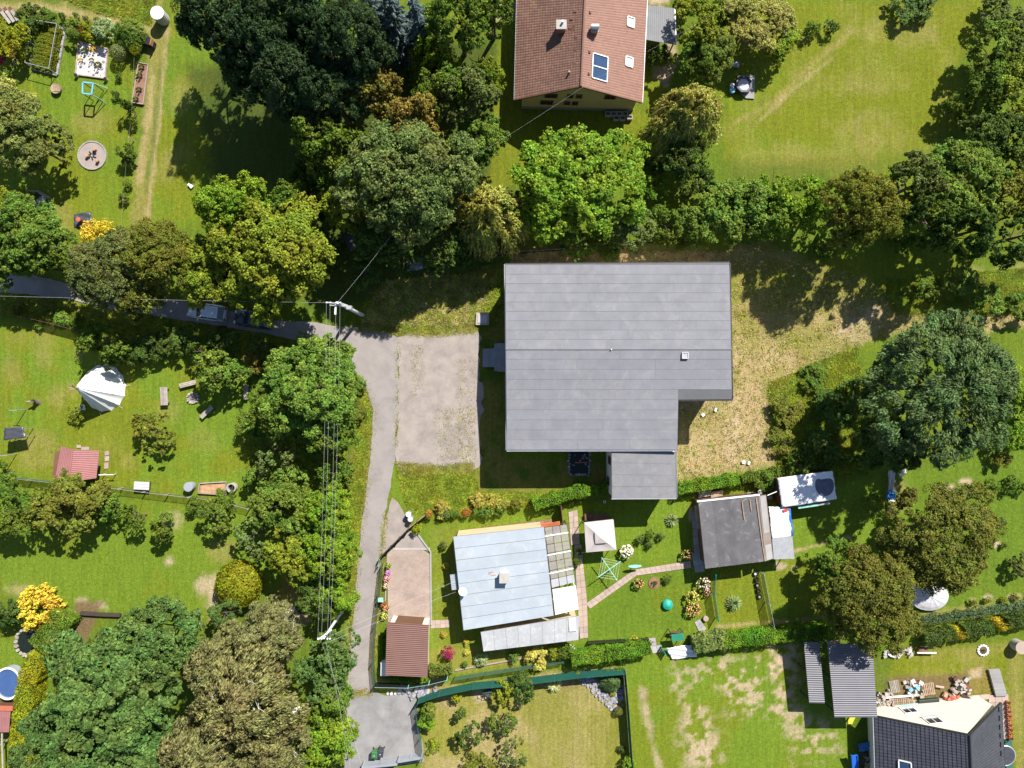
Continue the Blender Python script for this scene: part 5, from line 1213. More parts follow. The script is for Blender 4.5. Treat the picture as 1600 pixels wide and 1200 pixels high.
wo = thing('white_porch', 'white flat porch roof between glass pergola and sheet metal annex', 'porch', P(884, 938))
slab('roof', wt, 'roof_white', wo, .12)
for p in wt: MB().bar((lerp(p, quadpt(wt, .5, .5), .12).x, lerp(p, quadpt(wt, .5, .5), .12).y, 0), (lerp(p, quadpt(wt, .5, .5), .12).x, lerp(p, quadpt(wt, .5, .5), .12).y, 2.52), .1).build('post', MAT['white_plastic'], wo)
gp = [P(851, 824, 2.75), P(886, 819, 2.55), P(899, 910, 2.55), P(862, 919, 2.75)]
go = thing('glass_pergola', 'clear-roofed pergola with dark rafters along the cream house', 'pergola', P(875, 868))
for j in range(7):
    for i in range(3):
        q = [quadpt(gp, i / 3 + .012, j / 7 + .006), quadpt(gp, (i + 1) / 3 - .012, j / 7 + .006), quadpt(gp, (i + 1) / 3 - .012, (j + 1) / 7 - .006), quadpt(gp, i / 3 + .012, (j + 1) / 7 - .006)]
        slab('pane', q, 'glass_roof' if j < 6 else 'polycarb', go, .02)
for i in range(4): MB().bar(quadpt(gp, i / 3, 0) - Vector((0, 0, .06)), quadpt(gp, i / 3, 1) - Vector((0, 0, .06)), .055, .1).build('rafter', MAT['wood_dark'], go)
for j in (1.0, 3.2, 5.3): MB().bar(quadpt(gp, -.02, j / 7) + Vector((0, 0, .05)), quadpt(gp, 1.0, j / 7) + Vector((0, 0, .05)), .11, .06).build('clamp_bar', MAT['white_plastic'], go)
for j in (0, 2, 4, 6): MB().bar(quadpt(gp, 0.02, j / 7 + .07) - Vector((0, 0, .16)), quadpt(gp, .98, j / 7 + .07) - Vector((0, 0, .16)), .05, .08).build('cross_beam', MAT['wood_dark'], go)
for v in (.02, .5, .98):
    p = quadpt(gp, .97, v); MB().bar((p.x, p.y, 0), (p.x, p.y, 2.5), .1).build('post', MAT['wood_dark'], go)
# ---- garage ---------------------------------------------------------------
gr = thing('garage', 'garage under a brown ribbed metal roof at the end of the paved drive', 'garage', P(636, 1012))
gq = [P(604.5, 972, 2.75), P(670, 976.5, 2.75), P(668, 1058, 2.6), P(602, 1055, 2.6)]
gw = inset([xy(p) for p in gq], .22); MB().prism(gw, -.1, 2.45).build('wall', MAT['pale_plaster'], gr)
corr('roof', gq, 'roof_brown', .2, .024, 'v', gr, .05)
c = lerp(Vector(gw[0]), Vector(gw[1]), .5); MB().box((c.x, c.y + .03, 1.1), (2.8, .08, 2.2), -.07).build('garage_door', MAT['frame_brown'], gr)
wt_ = thing('water_butt', 'white plastic water tank at the corner of the brown-roofed garage', 'tank', P(598, 1044))
tp = [P(594.5, 1036, 1.3), P(600, 1034.5, 1.3), P(604, 1034.5, 1.3), P(604, 1052, 1.3), P(607, 1053, 1.3), P(607, 1057, 1.3), P(594, 1057, 1.3)]
MB().prism([xy(p) for p in tp], 0, 1.2).build('tank_body', MAT['white_plastic'], wt_); MB().prism(inset([xy(p) for p in tp], .06), 1.2, 1.3).build('lid', MAT['white_plastic'], wt_)
# ---- dark felt shed and neighbours -----------------------------------------
ds = thing('garden_shed', 'old shed under streaked dark felt on the garden lawn', 'shed', P(1148, 830))
dq = [P(1091, 783, 2.75), P(1185, 773, 2.9), P(1195, 877, 2.9), P(1102, 888.5, 2.75)]
dw = inset([xy(p) for p in dq], .25); MB().prism(dw, -.1, 2.6).build('wall', MAT['wood_brown'], ds); rfd = slab('roof', dq, 'wood_grey', ds, .12)
for i in range(9):
    q = [quadpt(dq, i / 9 + .001, .004), quadpt(dq, (i + 1) / 9 + .004 - .0006 * i, .004), quadpt(dq, (i + 1) / 9 + .004 - .0006 * i, .996), quadpt(dq, i / 9 + .001, .996)]
    slab('felt_strip', [q[0] + Vector((0, 0, .018)), q[1] + Vector((0, 0, .034)), q[2] + Vector((0, 0, .034)), q[3] + Vector((0, 0, .018))], 'felt_old', rfd, .014)
MB().bar(P(1089, 783.5, 2.8), P(1187, 773, 2.95), .16, .1).build('fascia_board', MAT['window_frame'], ds)
for a_, b_ in (((1159.5, 784, 2.98), (1163, 811, 2.98)), ((1171.5, 780, 2.98), (1174, 798, 2.98)), ((1159.5, 784, 3.0), (1166, 779, 3.0)), ((1181.5, 778, 3.0), (1191, 848, 3.0)), ((1191, 848, 3.0), (1195.5, 877, 3.0))):
    MB().bar(P(*a_), P(*b_), .09, .05).build('batten', MAT['wood'], rfd)
tq = [P(1185.5, 775, 2.75), P(1197, 773, 2.6), P(1208.5, 873, 2.6), P(1196, 877, 2.75)]
slab('side_roof', tq, 'felt_old_tan', ds, .08)
for v0, v1 in ((.01, .58), (.76, .99)):
    slab('felt_strip', [quadpt(tq, .15, v0) + Vector((0, 0, .03)), quadpt(tq, .9, v0) + Vector((0, 0, .03)), quadpt(tq, .9, v1) + Vector((0, 0, .03)), quadpt(tq, .15, v1) + Vector((0, 0, .03))], 'slab_grey', ds, .02)
MB().prism(inset([xy(p) for p in tq], .1), -.1, 2.5).build('side_wall', MAT['wood_brown'], ds)
mb = MB().bar(P(1087.5, 790, 2.0), P(1091.5, 826, 2.0), .28, .16); mb.build('side_gutter_board', MAT['wood'], ds)
lt2 = thing('lean_to', 'grey sheet lean-to roof against the old dark felt shed', 'canopy', P(1222, 858))
lq = [P(1206.5, 842, 2.4), P(1238, 837.5, 2.1), P(1241.5, 873, 2.1), P(1209, 874, 2.4)]
corr('roof_sheet', lq, 'galvanised', .15, .01, 'u', lt2)
for u in (.06, .94):
    for v in (.08, .92):
        p = quadpt(lq, u, v); MB().bar((p.x, p.y, 0), (p.x, p.y, p.z - .05), .08).build('post', MAT['wood'], lt2)
# crumpled tarpaulins
def tarp(name, q, mat, label, cat='tarpaulin', n=14, amp=.06, seed=0, parent=None, base=0.0, sag=0):
    mb = MB(); rr = np.random.RandomState(seed); ph = rr.uniform(0, 6, 6)
    for j in range(n + 1):
        for i in range(n + 1):
            u, v = i / n, j / n; p = quadpt(q, u, v)
            z = amp * (math.sin(9 * u + ph[0] + 4 * v) * .4 + math.sin(13 * v + ph[1] - 6 * u) * .35 + math.sin(23 * u + 17 * v + ph[2]) * .25) - sag * (1 - (2 * u - 1) ** 2) * (1 - (2 * v - 1) ** 2)
            e = rr.uniform(-.04, .04) if i in (0, n) or j in (0, n) else 0
            mb.v.append((p.x + e, p.y + e, p.z + z + amp + base))
    for j in range(n):
        for i in range(n):
            a = j * (n + 1) + i; mb.f.append((a, a + n + 1, a + n + 2, a + 1))
    k = len(mb.v); mb.v += [(x, y, z - .03) for x, y, z in mb.v]; mb.f += [tuple(k + t for t in f[::-1]) for f in list(mb.f)]
    bd = [i for i in range(n + 1)] + [j * (n + 1) + n for j in range(1, n + 1)] + [n * (n + 1) + i for i in range(n - 1, -1, -1)] + [j * (n + 1) for j in range(n - 1, 0, -1)]
    for a, b in zip(bd, bd[1:] + bd[:1]): mb.f.append((a, b, k + b, k + a))
    o = mb.build(name, MAT[mat], parent, True)
    if parent is None: tag(o, label, cat)
    return o
tw_ = thing('tarpaulin_cover', 'white and blue tarpaulin stretched on posts beside the old shed', 'tarpaulin', P(1218, 815))
tqq = [P(1201, 791, 2.0), P(1233, 793, 1.9), P(1238.5, 838, 2.05), P(1206, 842, 2.25)]
tarp('sheet', tqq, 'tarp_white', '', seed=3, parent=tw_)
tarp('blue_edge', [P(1232, 795, 1.98), P(1234.5, 793, 1.98), P(1240, 837, 2.1), P(1236, 838, 2.1)], 'blue_plastic', '', n=6, amp=.03, seed=5, parent=tw_)
for u in (.08, .92):
    for v in (.08, .92):
        p = quadpt(tqq, u, v); MB().bar((p.x, p.y, 0), (p.x, p.y, p.z), .07).build('post', MAT['wood'], tw_)
p = P(1227, 797, 2.05); MB().box((p.x, p.y, 2.15), (.5, .25, .08), .3).build('red_scrap', MAT['red_paint'], tw_)
ws = thing('tarp_roofed_shed', 'shed with a pale blue-white sheeted roof and a dark round patch', 'shed', P(1260, 765))
wq = [P(1215, 747, 2.5), P(1301, 735.5, 2.5), P(1307, 780, 2.35), P(1222, 793, 2.35)]
ww_ = inset([xy(p) for p in wq], .15); MB().prism(ww_, -.1, 2.2).build('wall', MAT['wood_brown'], ws); rfw = slab('roof', wq, 'wood_grey', ws, .1)
tarp('roof_sheet', [p + Vector((0, 0, .01)) for p in wq], 'tarp_white', '', n=18, amp=.018, seed=8, parent=rfw)
p = on_roof(1288, 758, wq); MB().lathe((p.x, p.y, p.z + .055), [(1.0, -.03), (1.02, -.005), (.9, .005)], 22, .95, 1.1, .2).build('round_patch', MAT['dark_patch'], rfw)
MB().bar(P(1247, 793, 1.9), P(1278, 788.5, 1.9), .25, .1).build('side_board', MAT['mint_paint'], ws); MB().bar(P(1278, 788.5, 1.9), P(1297, 785.5, 1.9), .22, .08).build('side_board', MAT['slab_blue'], ws)
MB().bar(P(1199, 774, 2.6), P(1213.5, 768, 2.5), .07, .05).build('loose_batten', MAT['window_frame'], ds)
# ---- dark tiled house and carports lower right ------------------------------
dh = thing('dark_roofed_house', 'pale plastered house with a dark tiled gable roof', 'house', P(1470, 1150))
ze, zr_ = 2.7, 7.2
L0, L1 = P(1366.5, 1119, ze), P(1372, 1300, ze); Rr0, Rr1 = P(1564, 1099, ze), P(1574, 1300, ze); D0, D1 = P(1515.5, 1149, zr_), P(1522, 1300, zr_)
wb = [xy(P(1355, 1106.5)), xy(P(1529, 1087.5)), xy(P(1539, 1320)), xy(P(1362, 1320))]
MB().prism(wb, -.1, 2.55).build('wall', MAT['pale_plaster'], dh)
apx = lerp(Vector((*wb[0], 0)), Vector((*wb[1], 0)), .5); bpx = lerp(Vector((*wb[3], 0)), Vector((*wb[2], 0)), .5)
gb = MB(); gb.v = [(*wb[0], 2.55), (*wb[1], 2.55), (apx.x, apx.y, 6.95), (*wb[3], 2.55), (*wb[2], 2.55), (bpx.x, bpx.y, 6.95)]
gb.f = [(1, 0, 2), (3, 4, 5), (0, 3, 5, 2), (4, 1, 2, 5), (0, 1, 4, 3)]; gb.build('gable_wall', MAT['pale_plaster'], dh)
r1_ = slab('roof', [L0, L1, D1, D0], 'dark_metal', dh, .16, -.03); r2_ = slab('roof', [Rr0, D0, D1, Rr1], 'dark_metal', dh, .16, -.03)
tiles('roof_tiles', [L0, L1, D1, D0], 'tile_dark', .36, .33, r1_, .05); tiles('roof_tiles', [Rr1, Rr0, D0, D1], 'tile_dark', .36, .33, r2_, .05)
MB().tube([D0 + Vector((0, .03, .07)), D1 + Vector((0, 0, .07))], .12, 8).build('ridge_cap', MAT['tile_dark'], dh)
MB().bar(L0 + Vector((-.1, 0, -.1)), L1 + Vector((-.1, 0, -.1)), .16, .12).build('gutter', MAT['galvanised'], dh); MB().bar(Rr0 + Vector((.08, 0, -.1)), Rr1 + Vector((.08, 0, -.1)), .14, .12).build('gutter', MAT['dark_metal'], dh)
for a_, b_ in ((L0, D0), (D0, Rr0)): MB().bar(a_ + Vector((0, .05, -.03)), b_ + Vector((0, .05, -.03)), .08, .22).build('verge_board', MAT['dark_metal'], dh)
for k in range(6):
    p = quadpt([Rr0, Rr1, D1, D0], .02 + .07 * k, .1); MB().box((p.x, p.y, p.z + .12), (.06, .5, .12)).build('snow_guard', MAT['dark_metal'], r2_)
roof_frame('roof_window', 1414, 1196, [L0, L1, D1, D0], .9, 1.1, r1_, 'window_frame', 'solar', lift=.12)
# recessed gable windows
for t, z0, w_, h_ in ((.31, .9, 1.3, 1.1), (.40, 3.3, 1.4, 1.2)): wall_window(dh, wb[1], wb[0], 1 - t, z0, w_, h_, 'window_frame')
for nm, label, cq, hh in (('carport', 'narrow anthracite ribbed metal canopy beside the wide carport', [P(1256, 1003.5, 2.5), P(1280, 1004, 2.5), P(1289, 1099, 2.4), P(1264.5, 1098.5, 2.4)], 2.4),
                       ('carport', 'wide anthracite ribbed metal carport roof under the olive-brown tree', [P(1293, 1006, 3.3), P(1363, 1006.5, 3.3), P(1371, 1121, 3.2), P(1304, 1121, 3.2)], 3.2)):
    c = quadpt(cq, .5, .5); co_ = thing(nm, label, 'carport', (c.x, c.y, 0))
    corr('roof_sheet', cq, 'roof_anthracite', .22, .02, 'v', co_, .05, True)
    for u in (.06, .94):
        for v in (.04, .5, .96):
            p = quadpt(cq, u, v); MB().bar((p.x, p.y, 0), (p.x, p.y, p.z - .08), .1).build('post', MAT['dark_metal'], co_)
        MB().bar(quadpt(cq, u, .01) - Vector((0, 0, .1)), quadpt(cq, u, .99) - Vector((0, 0, .1)), .09, .1).build('beam', MAT['dark_metal'], co_)
# ---- red shed of the camp ---------------------------------------------------
rs_ = thing('garden_shed', 'small wooden shed with a reddish ribbed gable roof', 'shed', P(126, 722))
ra, rb = P(113.5, 702.5, 2.7), P(108, 753, 2.7)
q1 = [P(95.5, 697, 2.2), ra, rb, P(85.5, 752, 2.2)]; q2 = [ra, P(155, 704, 2.15), P(150.5, 747, 2.15), rb]
corr('roof_sheet', q1, 'roof_red', .2, .02, 'u', rs_); corr('roof_sheet', q2, 'roof_red', .2, .02, 'v', rs_)
sw = [xy(P(105, 703)), xy(P(154, 708)), xy(P(150, 744)), xy(P(100, 744))]; MB().prism(sw, -.05, 1.98).build('wall', MAT['wood_brown'], rs_)
MB().bar(ra + Vector((0, .02, .03)), rb + Vector((0, 0, .03)), .14, .05).build('ridge_cap', MAT['roof_red'], rs_)
MB().bar((sw[1][0] + .03, lerp(sw[1][1], sw[2][1], .35), .9), (sw[1][0] + .0, lerp(sw[1][1], sw[2][1], .65), .9), .06, 1.8).build('door', MAT['wood'], rs_)
# tiny red roofed hut bottom left
hq = [P(-30, 1107, 2.3), P(17, 1107, 2.3), P(14, 1144, 2.0), P(-30, 1145, 2.0)]
ht = thing('garden_hut', 'hut with a red metal roof beside the round pool', 'shed', P(-5, 1125))
corr('roof_sheet', hq, 'roof_red', .18, .018, 'u', ht); MB().prism(inset([xy(p) for p in hq], .3), -.05, 1.85).build('wall', MAT['wood_brown'], ht)
MB().bar(P(-30, 1106, 2.34), P(20, 1107, 2.34), .5, .06).build('ridge_sheet', MAT['terracotta'], ht)
for px, py in ((16, 1150), (2, 1150)):
    p = P(px, py); MB().bar((p.x, p.y - 0.2, 0), (p.x, p.y - .2, 1.9), .1).build('post', MAT['wood_grey'], ht)
MB().bar(P(3, 1146, 1.9), P(5, 1215, 1.9), .14, .1).build('beam', MAT['wood_grey'], ht)
# ---------------------------------------------------------------- hedges
def hedge(path, w, h, col, label, leaf=.15, dens=230, name='hedge', group=None):
    pts = [P(x, y, h * .8) for x, y in path]; c = sum(pts, Vector()) / len(pts); c.z = 0
    root = thing(name, label, 'hedge', c, group)
    me = hedge_mesh(int(path[0][0]) % 97, [(p.x - c.x, p.y - c.y) for p in pts], w, h, leaf, dens); me.materials.append(MAT['leaf'])
    o = link('foliage', me, None, root); cc = LC[col] if isinstance(col, str) else col; o.color = (*cc, 1)
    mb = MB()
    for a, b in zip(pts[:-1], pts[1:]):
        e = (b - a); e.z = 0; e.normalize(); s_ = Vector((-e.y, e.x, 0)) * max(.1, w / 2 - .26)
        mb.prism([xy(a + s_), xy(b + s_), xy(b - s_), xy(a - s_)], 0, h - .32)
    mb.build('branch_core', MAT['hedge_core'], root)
hedge([(835, 789), (870, 778), (908, 767)], 1.15, 1.6, 'hedge', 'bright clipped hedge between hall annex and cream house')
hedge([(912, 768), (950, 764)], 1.0, 1.5, 'hedge', 'shaded stretch of clipped hedge beside the hall annex')
hedge([(1060, 764), (1105, 757), (1153, 749)], 1.1, 1.5, 'hedge', 'bright clipped hedge between meadow and old felt shed')
hedge([(1160, 749), (1215, 738), (1300, 722), (1360, 712)], .8, 1.3, 'mid', 'overgrown dark hedge along the meadow behind the sheeted shed', leaf=.2, dens=130)
hedge([(894, 1030), (950, 1022), (1014, 1012)], 1.35, 1.7, 'hedge', 'thick clipped hedge above the slate rockery')
hedge([(1130, 1003), (1190, 996), (1240, 991), (1292, 985)], 1.3, 1.6, 'hedge', 'long clipped hedge above the bare patched lawn')
hedge([(1085, 1008), (1110, 1004), (1135, 1000)], 1.5, 1.5, (.17, .23, .06), 'shaggy reed-like bush at the end of the long hedge', leaf=.34, dens=120, name='shaggy_hedge')
hedge([(1445, 998), (1478, 993), (1490, 991)], 1.2, 1.5, 'deep', 'dark conifer hedge beside the olive-brown tree')
hedge([(1508, 988), (1550, 980)], 1.2, 1.5, 'deep', 'dark conifer hedge between two golden bushes')
hedge([(1575, 974), (1640, 962)], 1.2, 1.5, 'deep', 'dark conifer hedge beyond the golden bushes')
hedge([(1430, 972), (1500, 962), (1640, 940)], .9, .7, (.11, .17, .08), 'low grey-green net covered bed above the dark hedge', leaf=.14, dens=110, name='planted_bed')
hedge([(98, 962), (85, 985), (62, 1010)], 2.4, 2.0, (.13, .20, .02), 'wide green conifer hedge above the golden hedge')
hedge([(60, 1025), (45, 1060), (36, 1120), (28, 1215)], 1.9, 2.2, 'hedge_y', 'golden-green conifer hedge beside the round pool')
hedge([(672, 1049), (704, 1045)], 1.0, .9, (.14, .19, .03), 'low clipped hedge right of the brown-roofed garage')
hedge([(599, 990), (597, 1030), (597, 1057), (640, 1066), (668, 1062)], .5, .6, 'hedge', 'low hedge wrapped round the garage corner')
T('shrub', 1498, 990, 11, 1.6, 'plumes', 'yellow', 'golden bush between two dark hedge stretches', 'shrub')
T('shrub', 1562, 977, 11, 1.6, 'plumes', 'yellow', 'golden bush at the far dark hedge stretch', 'shrub')
# ---------------------------------------------------------------- clipped balls, grasses, flowers
BALL = crown_ball(3, 2600, .105, .9); BALL.materials.append(MAT['leaf'])
BALLD = crown_ball(5, 6500, .10, .72, .09); BALLD.materials.append(MAT['leaf'])
SPK = crown_spiky(4, 260); SPK.materials.append(MAT['leaf'])
FOL = crown_broad(77, 1.0, .75, 14, 7, 12, .2, .15); FOL.materials.append(MAT['leaf'])
def ball(px, py, r, h, col, label, me=None, name='clipped_bush'):
    g0 = P(px, py, h * .55); g0.z = 0; rm = M(r, h * .55); root = thing(name, label, 'shrub', g0)
    MB().tube([(g0.x, g0.y, 0), (g0.x, g0.y, h * .5)], .06, 6).build('stem', MAT['bark'], root)
    o = link('foliage', me or BALL, None, root, (0, 0, h * .55)); o.scale = (rm, rm, h * .5); o.color = (*(LC[col] if isinstance(col, str) else col), 1); return root
ball(184.5, 82, 12.5, 1.7, (.17, .21, .075), 'clipped ball bush right of the white gravel bed')
ball(373, 912, 37, 3.2, (.20, .215, .012), 'large dense dome bush of yellow-green twigs on the lower lawn', BALLD, 'dome_bush')
ball(967, 1111, 7, 1.0, (.19, .20, .04), 'small clipped ball bush below the slate rockery')
ball(903, 1056, 6, .9, 'hedge_y', 'small lime ball bush at the top of the slate rockery')
def grass(px, py, r, h, col, label, cat='plant', name='ornamental_grass'):
    g0 = P(px, py, .3); g0.z = 0; rm = M(r); o = link(name, SPK, None, None, g0); o.scale = (rm * 1.25, rm * 1.25, h); o.rotation_euler = (0, 0, px); o.color = (*(LC[col] if isinstance(col, str) else col), 1); return tag(o, label, cat)
grass(1050, 813, 14, 1.5, (.23, .30, .12), 'tufted ornamental grass on the lawn left of the old felt shed')
grass(1147, 943, 17, 1.7, (.24, .31, .12), 'large tufted ornamental grass below the old felt shed')
grass(866, 1069, 18, 1.8, (.50, .52, .24), 'cream striped ornamental grass at the green screen')
def flowers(px, py, r, h, leafc, bloom, label, n=26, s=.16, cat='flowers', group=None):
    g0 = P(px, py, h * .5); g0.z = 0; rm = M(r, h * .5); root = thing('flowering_bush', label, cat, g0, group)
    o = link('foliage', FOL, None, root, (0, 0, h * .5)); o.scale = (rm, rm, h * .6); o.color = (*LC[leafc], 1)
    k = ('bl', n, s, round(rm, 1), round(h, 1))
    if k not in PROTO: PROTO[k] = blossoms_mesh(n, int(n * 1.5), s * .72, rm * .9, h * .5).mesh('blossoms', MAT['petal'], (0, 0, 0))
    o = link('blossoms', PROTO[k], None, root, (0, 0, h * .55)); o.color = (*bloom, 1); return root
WHT = (.75, .74, .62); PNK = (.75, .45, .42); ORG = (.58, .33, .15)
flowers(979, 861, 11, 1.1, 'hedge', WHT, 'round white hydrangea beside the party tent', 46, .15)
flowers(1073, 866, 10, 1.0, 'mid', ORG, 'orange-pink rose bush where the slab path meets the shed', 34, .11)
flowers(998, 911, 9, .9, 'mid', ORG, 'orange-pink rose bush on the lawn below the slab path', 30, .11)
flowers(1098, 911, 12, 1.1, 'mid', (.75, .62, .58), 'white and pink rose bush below the shed corner', 34, .12)
flowers(1081, 934, 12, 1.0, 'yg', (.58, .48, .14), 'yellow flowering clump on the border bed', 36, .11)
flowers(1083, 952, 13, 1.0, 'mid', (.72, .45, .18), 'peach flowering clump on the border bed', 40, .11)
flowers(1105, 925, 7, .8, 'mid', (.6, .3, .3), 'small pink rose beside the green netting', 14, .1)
for px, py, r, b_, lb in ((604, 905, 6, (.75, .35, .40), 'pink roses in the bed along the lane'), (606, 895, 5, (.5, .2, .45), 'purple flowers in the bed along the lane'), (603, 915, 5, (.6, .5, .35), 'pale flowers in the bed along the lane'), (599, 943, 6, (.5, .14, .08), 'red roses beside the green letter box'), (603, 950, 6, (.55, .27, .12), 'orange roses beside the green letter box'), (600, 962, 6, (.55, .55, .10), 'yellow-green flowers at the end of the lane bed'), (607, 884, 5, (.3, .4, .08), 'greenish plants at the start of the lane bed')):
    flowers(px, py, r, .7, 'fresh', b_, lb, 18, .1)
flowers(27, 97, 7, .8, 'mid', (.6, .5, .4), 'pale flowers beside the dark red maple', 14, .09)
flowers(990, 1001, 9, .5, 'yg', (.70, .45, .06), 'yellow-orange flowers above the thick clipped hedge', 24, .09)
for px, py in ((961, 1009), (926, 1008), (1015, 1005)):
    flowers(px, py, 6, .4, 'mid', (.6, .45, .45), 'pale pink flowers along the low wire fence', 12, .08, group='pale flowers along the low fence')
flowers(893, 1012, 6, .5, 'mid', (.65, .55, .5), 'pale flowers at the end of the slab path', 12, .08)
# round flower bed in the lawn
c = P(1022, 911)
t_ = thing('round_flower_bed', 'round earth bed with a low green plant in the lawn', 'flower bed', c)
MB().lathe(c, [(.62, 0), (.6, .05), (.2, .07)], 22).build('soil_disc', MAT['mulch'], t_)
o = link('foliage', FOL, None, t_, (0, 0, .18)); o.scale = (.36, .36, .25); o.color = (*LC['mid'], 1)
# ---------------------------------------------------------------- paths of slabs (structures, each slab a piece)
def slab_path(name, quads, mat, label, z=.05):
    """quads: list of (quad px corners, nu, nv)"""
    first = None
    allp = [P(*p) for q, _, _ in quads for p in q]; c = sum(allp, Vector()) / len(allp)
    mb = MB()
    for q, nu, nv in quads:
        mb.prism([xy(P(*p)) for p in q], -.1, z - .03)
    root = tag(mb.build(name, MAT['soil']), label, 'path', kind='structure')
    for q, nu, nv in quads:
        Q_ = [P(*p) for p in q]
        for i in range(nu):
            for j in range(nv):
                g_ = .02
                qq = [quadpt(Q_, (i + g_) / nu, (j + g_) / nv), quadpt(Q_, (i + 1 - g_) / nu, (j + g_) / nv), quadpt(Q_, (i + 1 - g_) / nu, (j + 1 - g_) / nv), quadpt(Q_, (i + g_) / nu, (j + 1 - g_) / nv)]
                zz = z + random.uniform(-.006, .008)
                MB().prism([xy(p) for p in qq], z - .06, zz).build('paving_slab', MAT[mat], root)
    return root
slab_path('slab_path', [([(888, 800), (902, 796), (906, 850), (892, 852)], 2, 6), ([(897, 852), (908, 850), (917, 935), (902, 938)], 2, 9), ([(902, 938), (917, 935), (919, 996), (906, 998)], 2, 7)], 'slab', 'pinkish slab path beside the glass pergola')
slab_path('slab_path', [([(915, 943), (922, 951), (996, 898), (991, 890)], 2, 11), ([(991, 890), (996, 899), (1080, 887), (1079, 876)], 2, 11)], 'slab', 'pinkish slab path crossing the lawn to the old shed', .054)
slab_path('slab_path', [([(1013, 997), (1024, 996), (1026, 1008), (1016, 1010)], 1, 2), ([(1016, 1010), (1034, 1007), (1036, 1018), (1020, 1021)], 2, 1)], 'slab_grey', 'short slab landing beside the thick clipped hedge', .05)
slab_path('slab_path', [([(1085, 972), (1093, 967), (1104, 982), (1094, 991)], 2, 3)], 'slab_grey', 'tilted slab landing at the end of the long hedge', .05)
slab_path('slab_path', [([(673, 969), (703, 968), (703, 980), (673, 982)], 4, 2)], 'slab', 'short slab path from drive to the cream house', .05)
slab_path('slab_path', [([(714, 829), (862, 811), (863, 816), (715, 834.5)], 12, 1)], 'mulch', 'narrow paved strip along the cream house wall', .05)
slab_path('slab_path', [([(1372, 1098), (1546, 1084), (1548, 1092), (1372, 1106)], 12, 1), ([(1545, 1086), (1575, 1084), (1580, 1154), (1540, 1156)], 3, 6)], 'slab', 'pale paving round the dark roofed house', .05)
slab_path('slab_path', [([(1080, 865), (1098, 862), (1101, 893), (1086, 895)], 2, 3), ([(1080, 800), (1092, 800), (1098, 862), (1084, 865)], 1, 5)], 'slab_grey', 'shaded slabs along the old felt shed', .05)
slab_path('slab_path', [([(1130, 775), (1190, 767), (1190, 771), (1130, 779)], 5, 1)], 'slab', 'slab strip behind the old felt shed', .05)
slab_path('stepping_slabs', [([(120, 695), (127, 695), (127, 700), (120, 700)], 1, 1), ([(127, 698), (140, 698), (140, 703), (127, 703)], 1, 1), ([(164, 705), (171, 704), (171, 711), (164, 712)], 1, 1), ([(164, 713), (171, 712), (171, 720), (164, 721)], 1, 1), ([(163, 723), (170, 722), (170, 732), (163, 733)], 1, 1)], 'slab', 'stepping slabs beside the red roofed shed', .05)
# paved drive with kerb
dr = sheet('driveway', [(606, 862), (612, 858), (660, 858), (673, 868), (672, 976), (606, 973)], 'concrete_yard', .05, 0, 'paved drive between gate and garage', 'driveway')
m, n, l, b = nodes('drive_pavers')
g = n.new('ShaderNodeNewGeometry'); bt = n.new('ShaderNodeTexBrick'); l.new(g.outputs['Position'], bt.inputs['Vector'])
bt.inputs['Scale'].default_value = 2.4; bt.inputs['Color1'].default_value = (.36, .28, .235, 1); bt.inputs['Color2'].default_value = (.31, .235, .195, 1); bt.inputs['Mortar'].default_value = (.20, .16, .13, 1); bt.inputs['Mortar Size'].default_value = .018
nz = mrange(n, l, noise(n, l, .5, 5, .7, g.outputs['Position']), .3, .7, .8, 1.2); rgb = n.new('ShaderNodeCombineColor')
for i in range(3): l.new(nz, rgb.inputs[i])
l.new(mix(n, l, 'MULTIPLY', bt.outputs['Color'], rgb.outputs[0]), b.inputs['Base Color']); b.inputs['Roughness'].default_value = .95; bump(n, l, b, bt.outputs['Fac'], .3, -.01)
dr.data.materials.clear(); dr.data.materials.append(m)
sheet('driveway_head', [(614, 856), (640, 829), (652, 834), (672, 862), (660, 857)], 'concrete_yard', .046, 0, 'worn triangle of drive inside the gate', 'driveway')
def kerb(path, w, h, mat, label, name='kerb', cat='kerb'):
    pts = [P(*p) for p in path]; mb = MB(); root = None
    for a, b in zip(pts[:-1], pts[1:]): mb.bar(a + Vector((0, 0, h / 2)), b + Vector((0, 0, h / 2)), w, h)
    return tag(mb.build(name, MAT[mat]), label, cat)
kerb([(652, 833), (673, 862), (674, 976)], .14, .16, 'slab_grey', 'concrete kerb between drive and lawn')
kerb([(614, 857.5), (672, 857.5)], .2, .07, 'concrete', 'pale drain strip across the drive')
kerb([(606, 862), (603, 920), (601, 965)], .12, .14, 'slab', 'low edging between drive and rose bed')
kerb([(711, 1047), (760, 1038), (816, 1028), (876, 1020)], .14, .12, 'slab', 'edging stones below the cream house lawn')
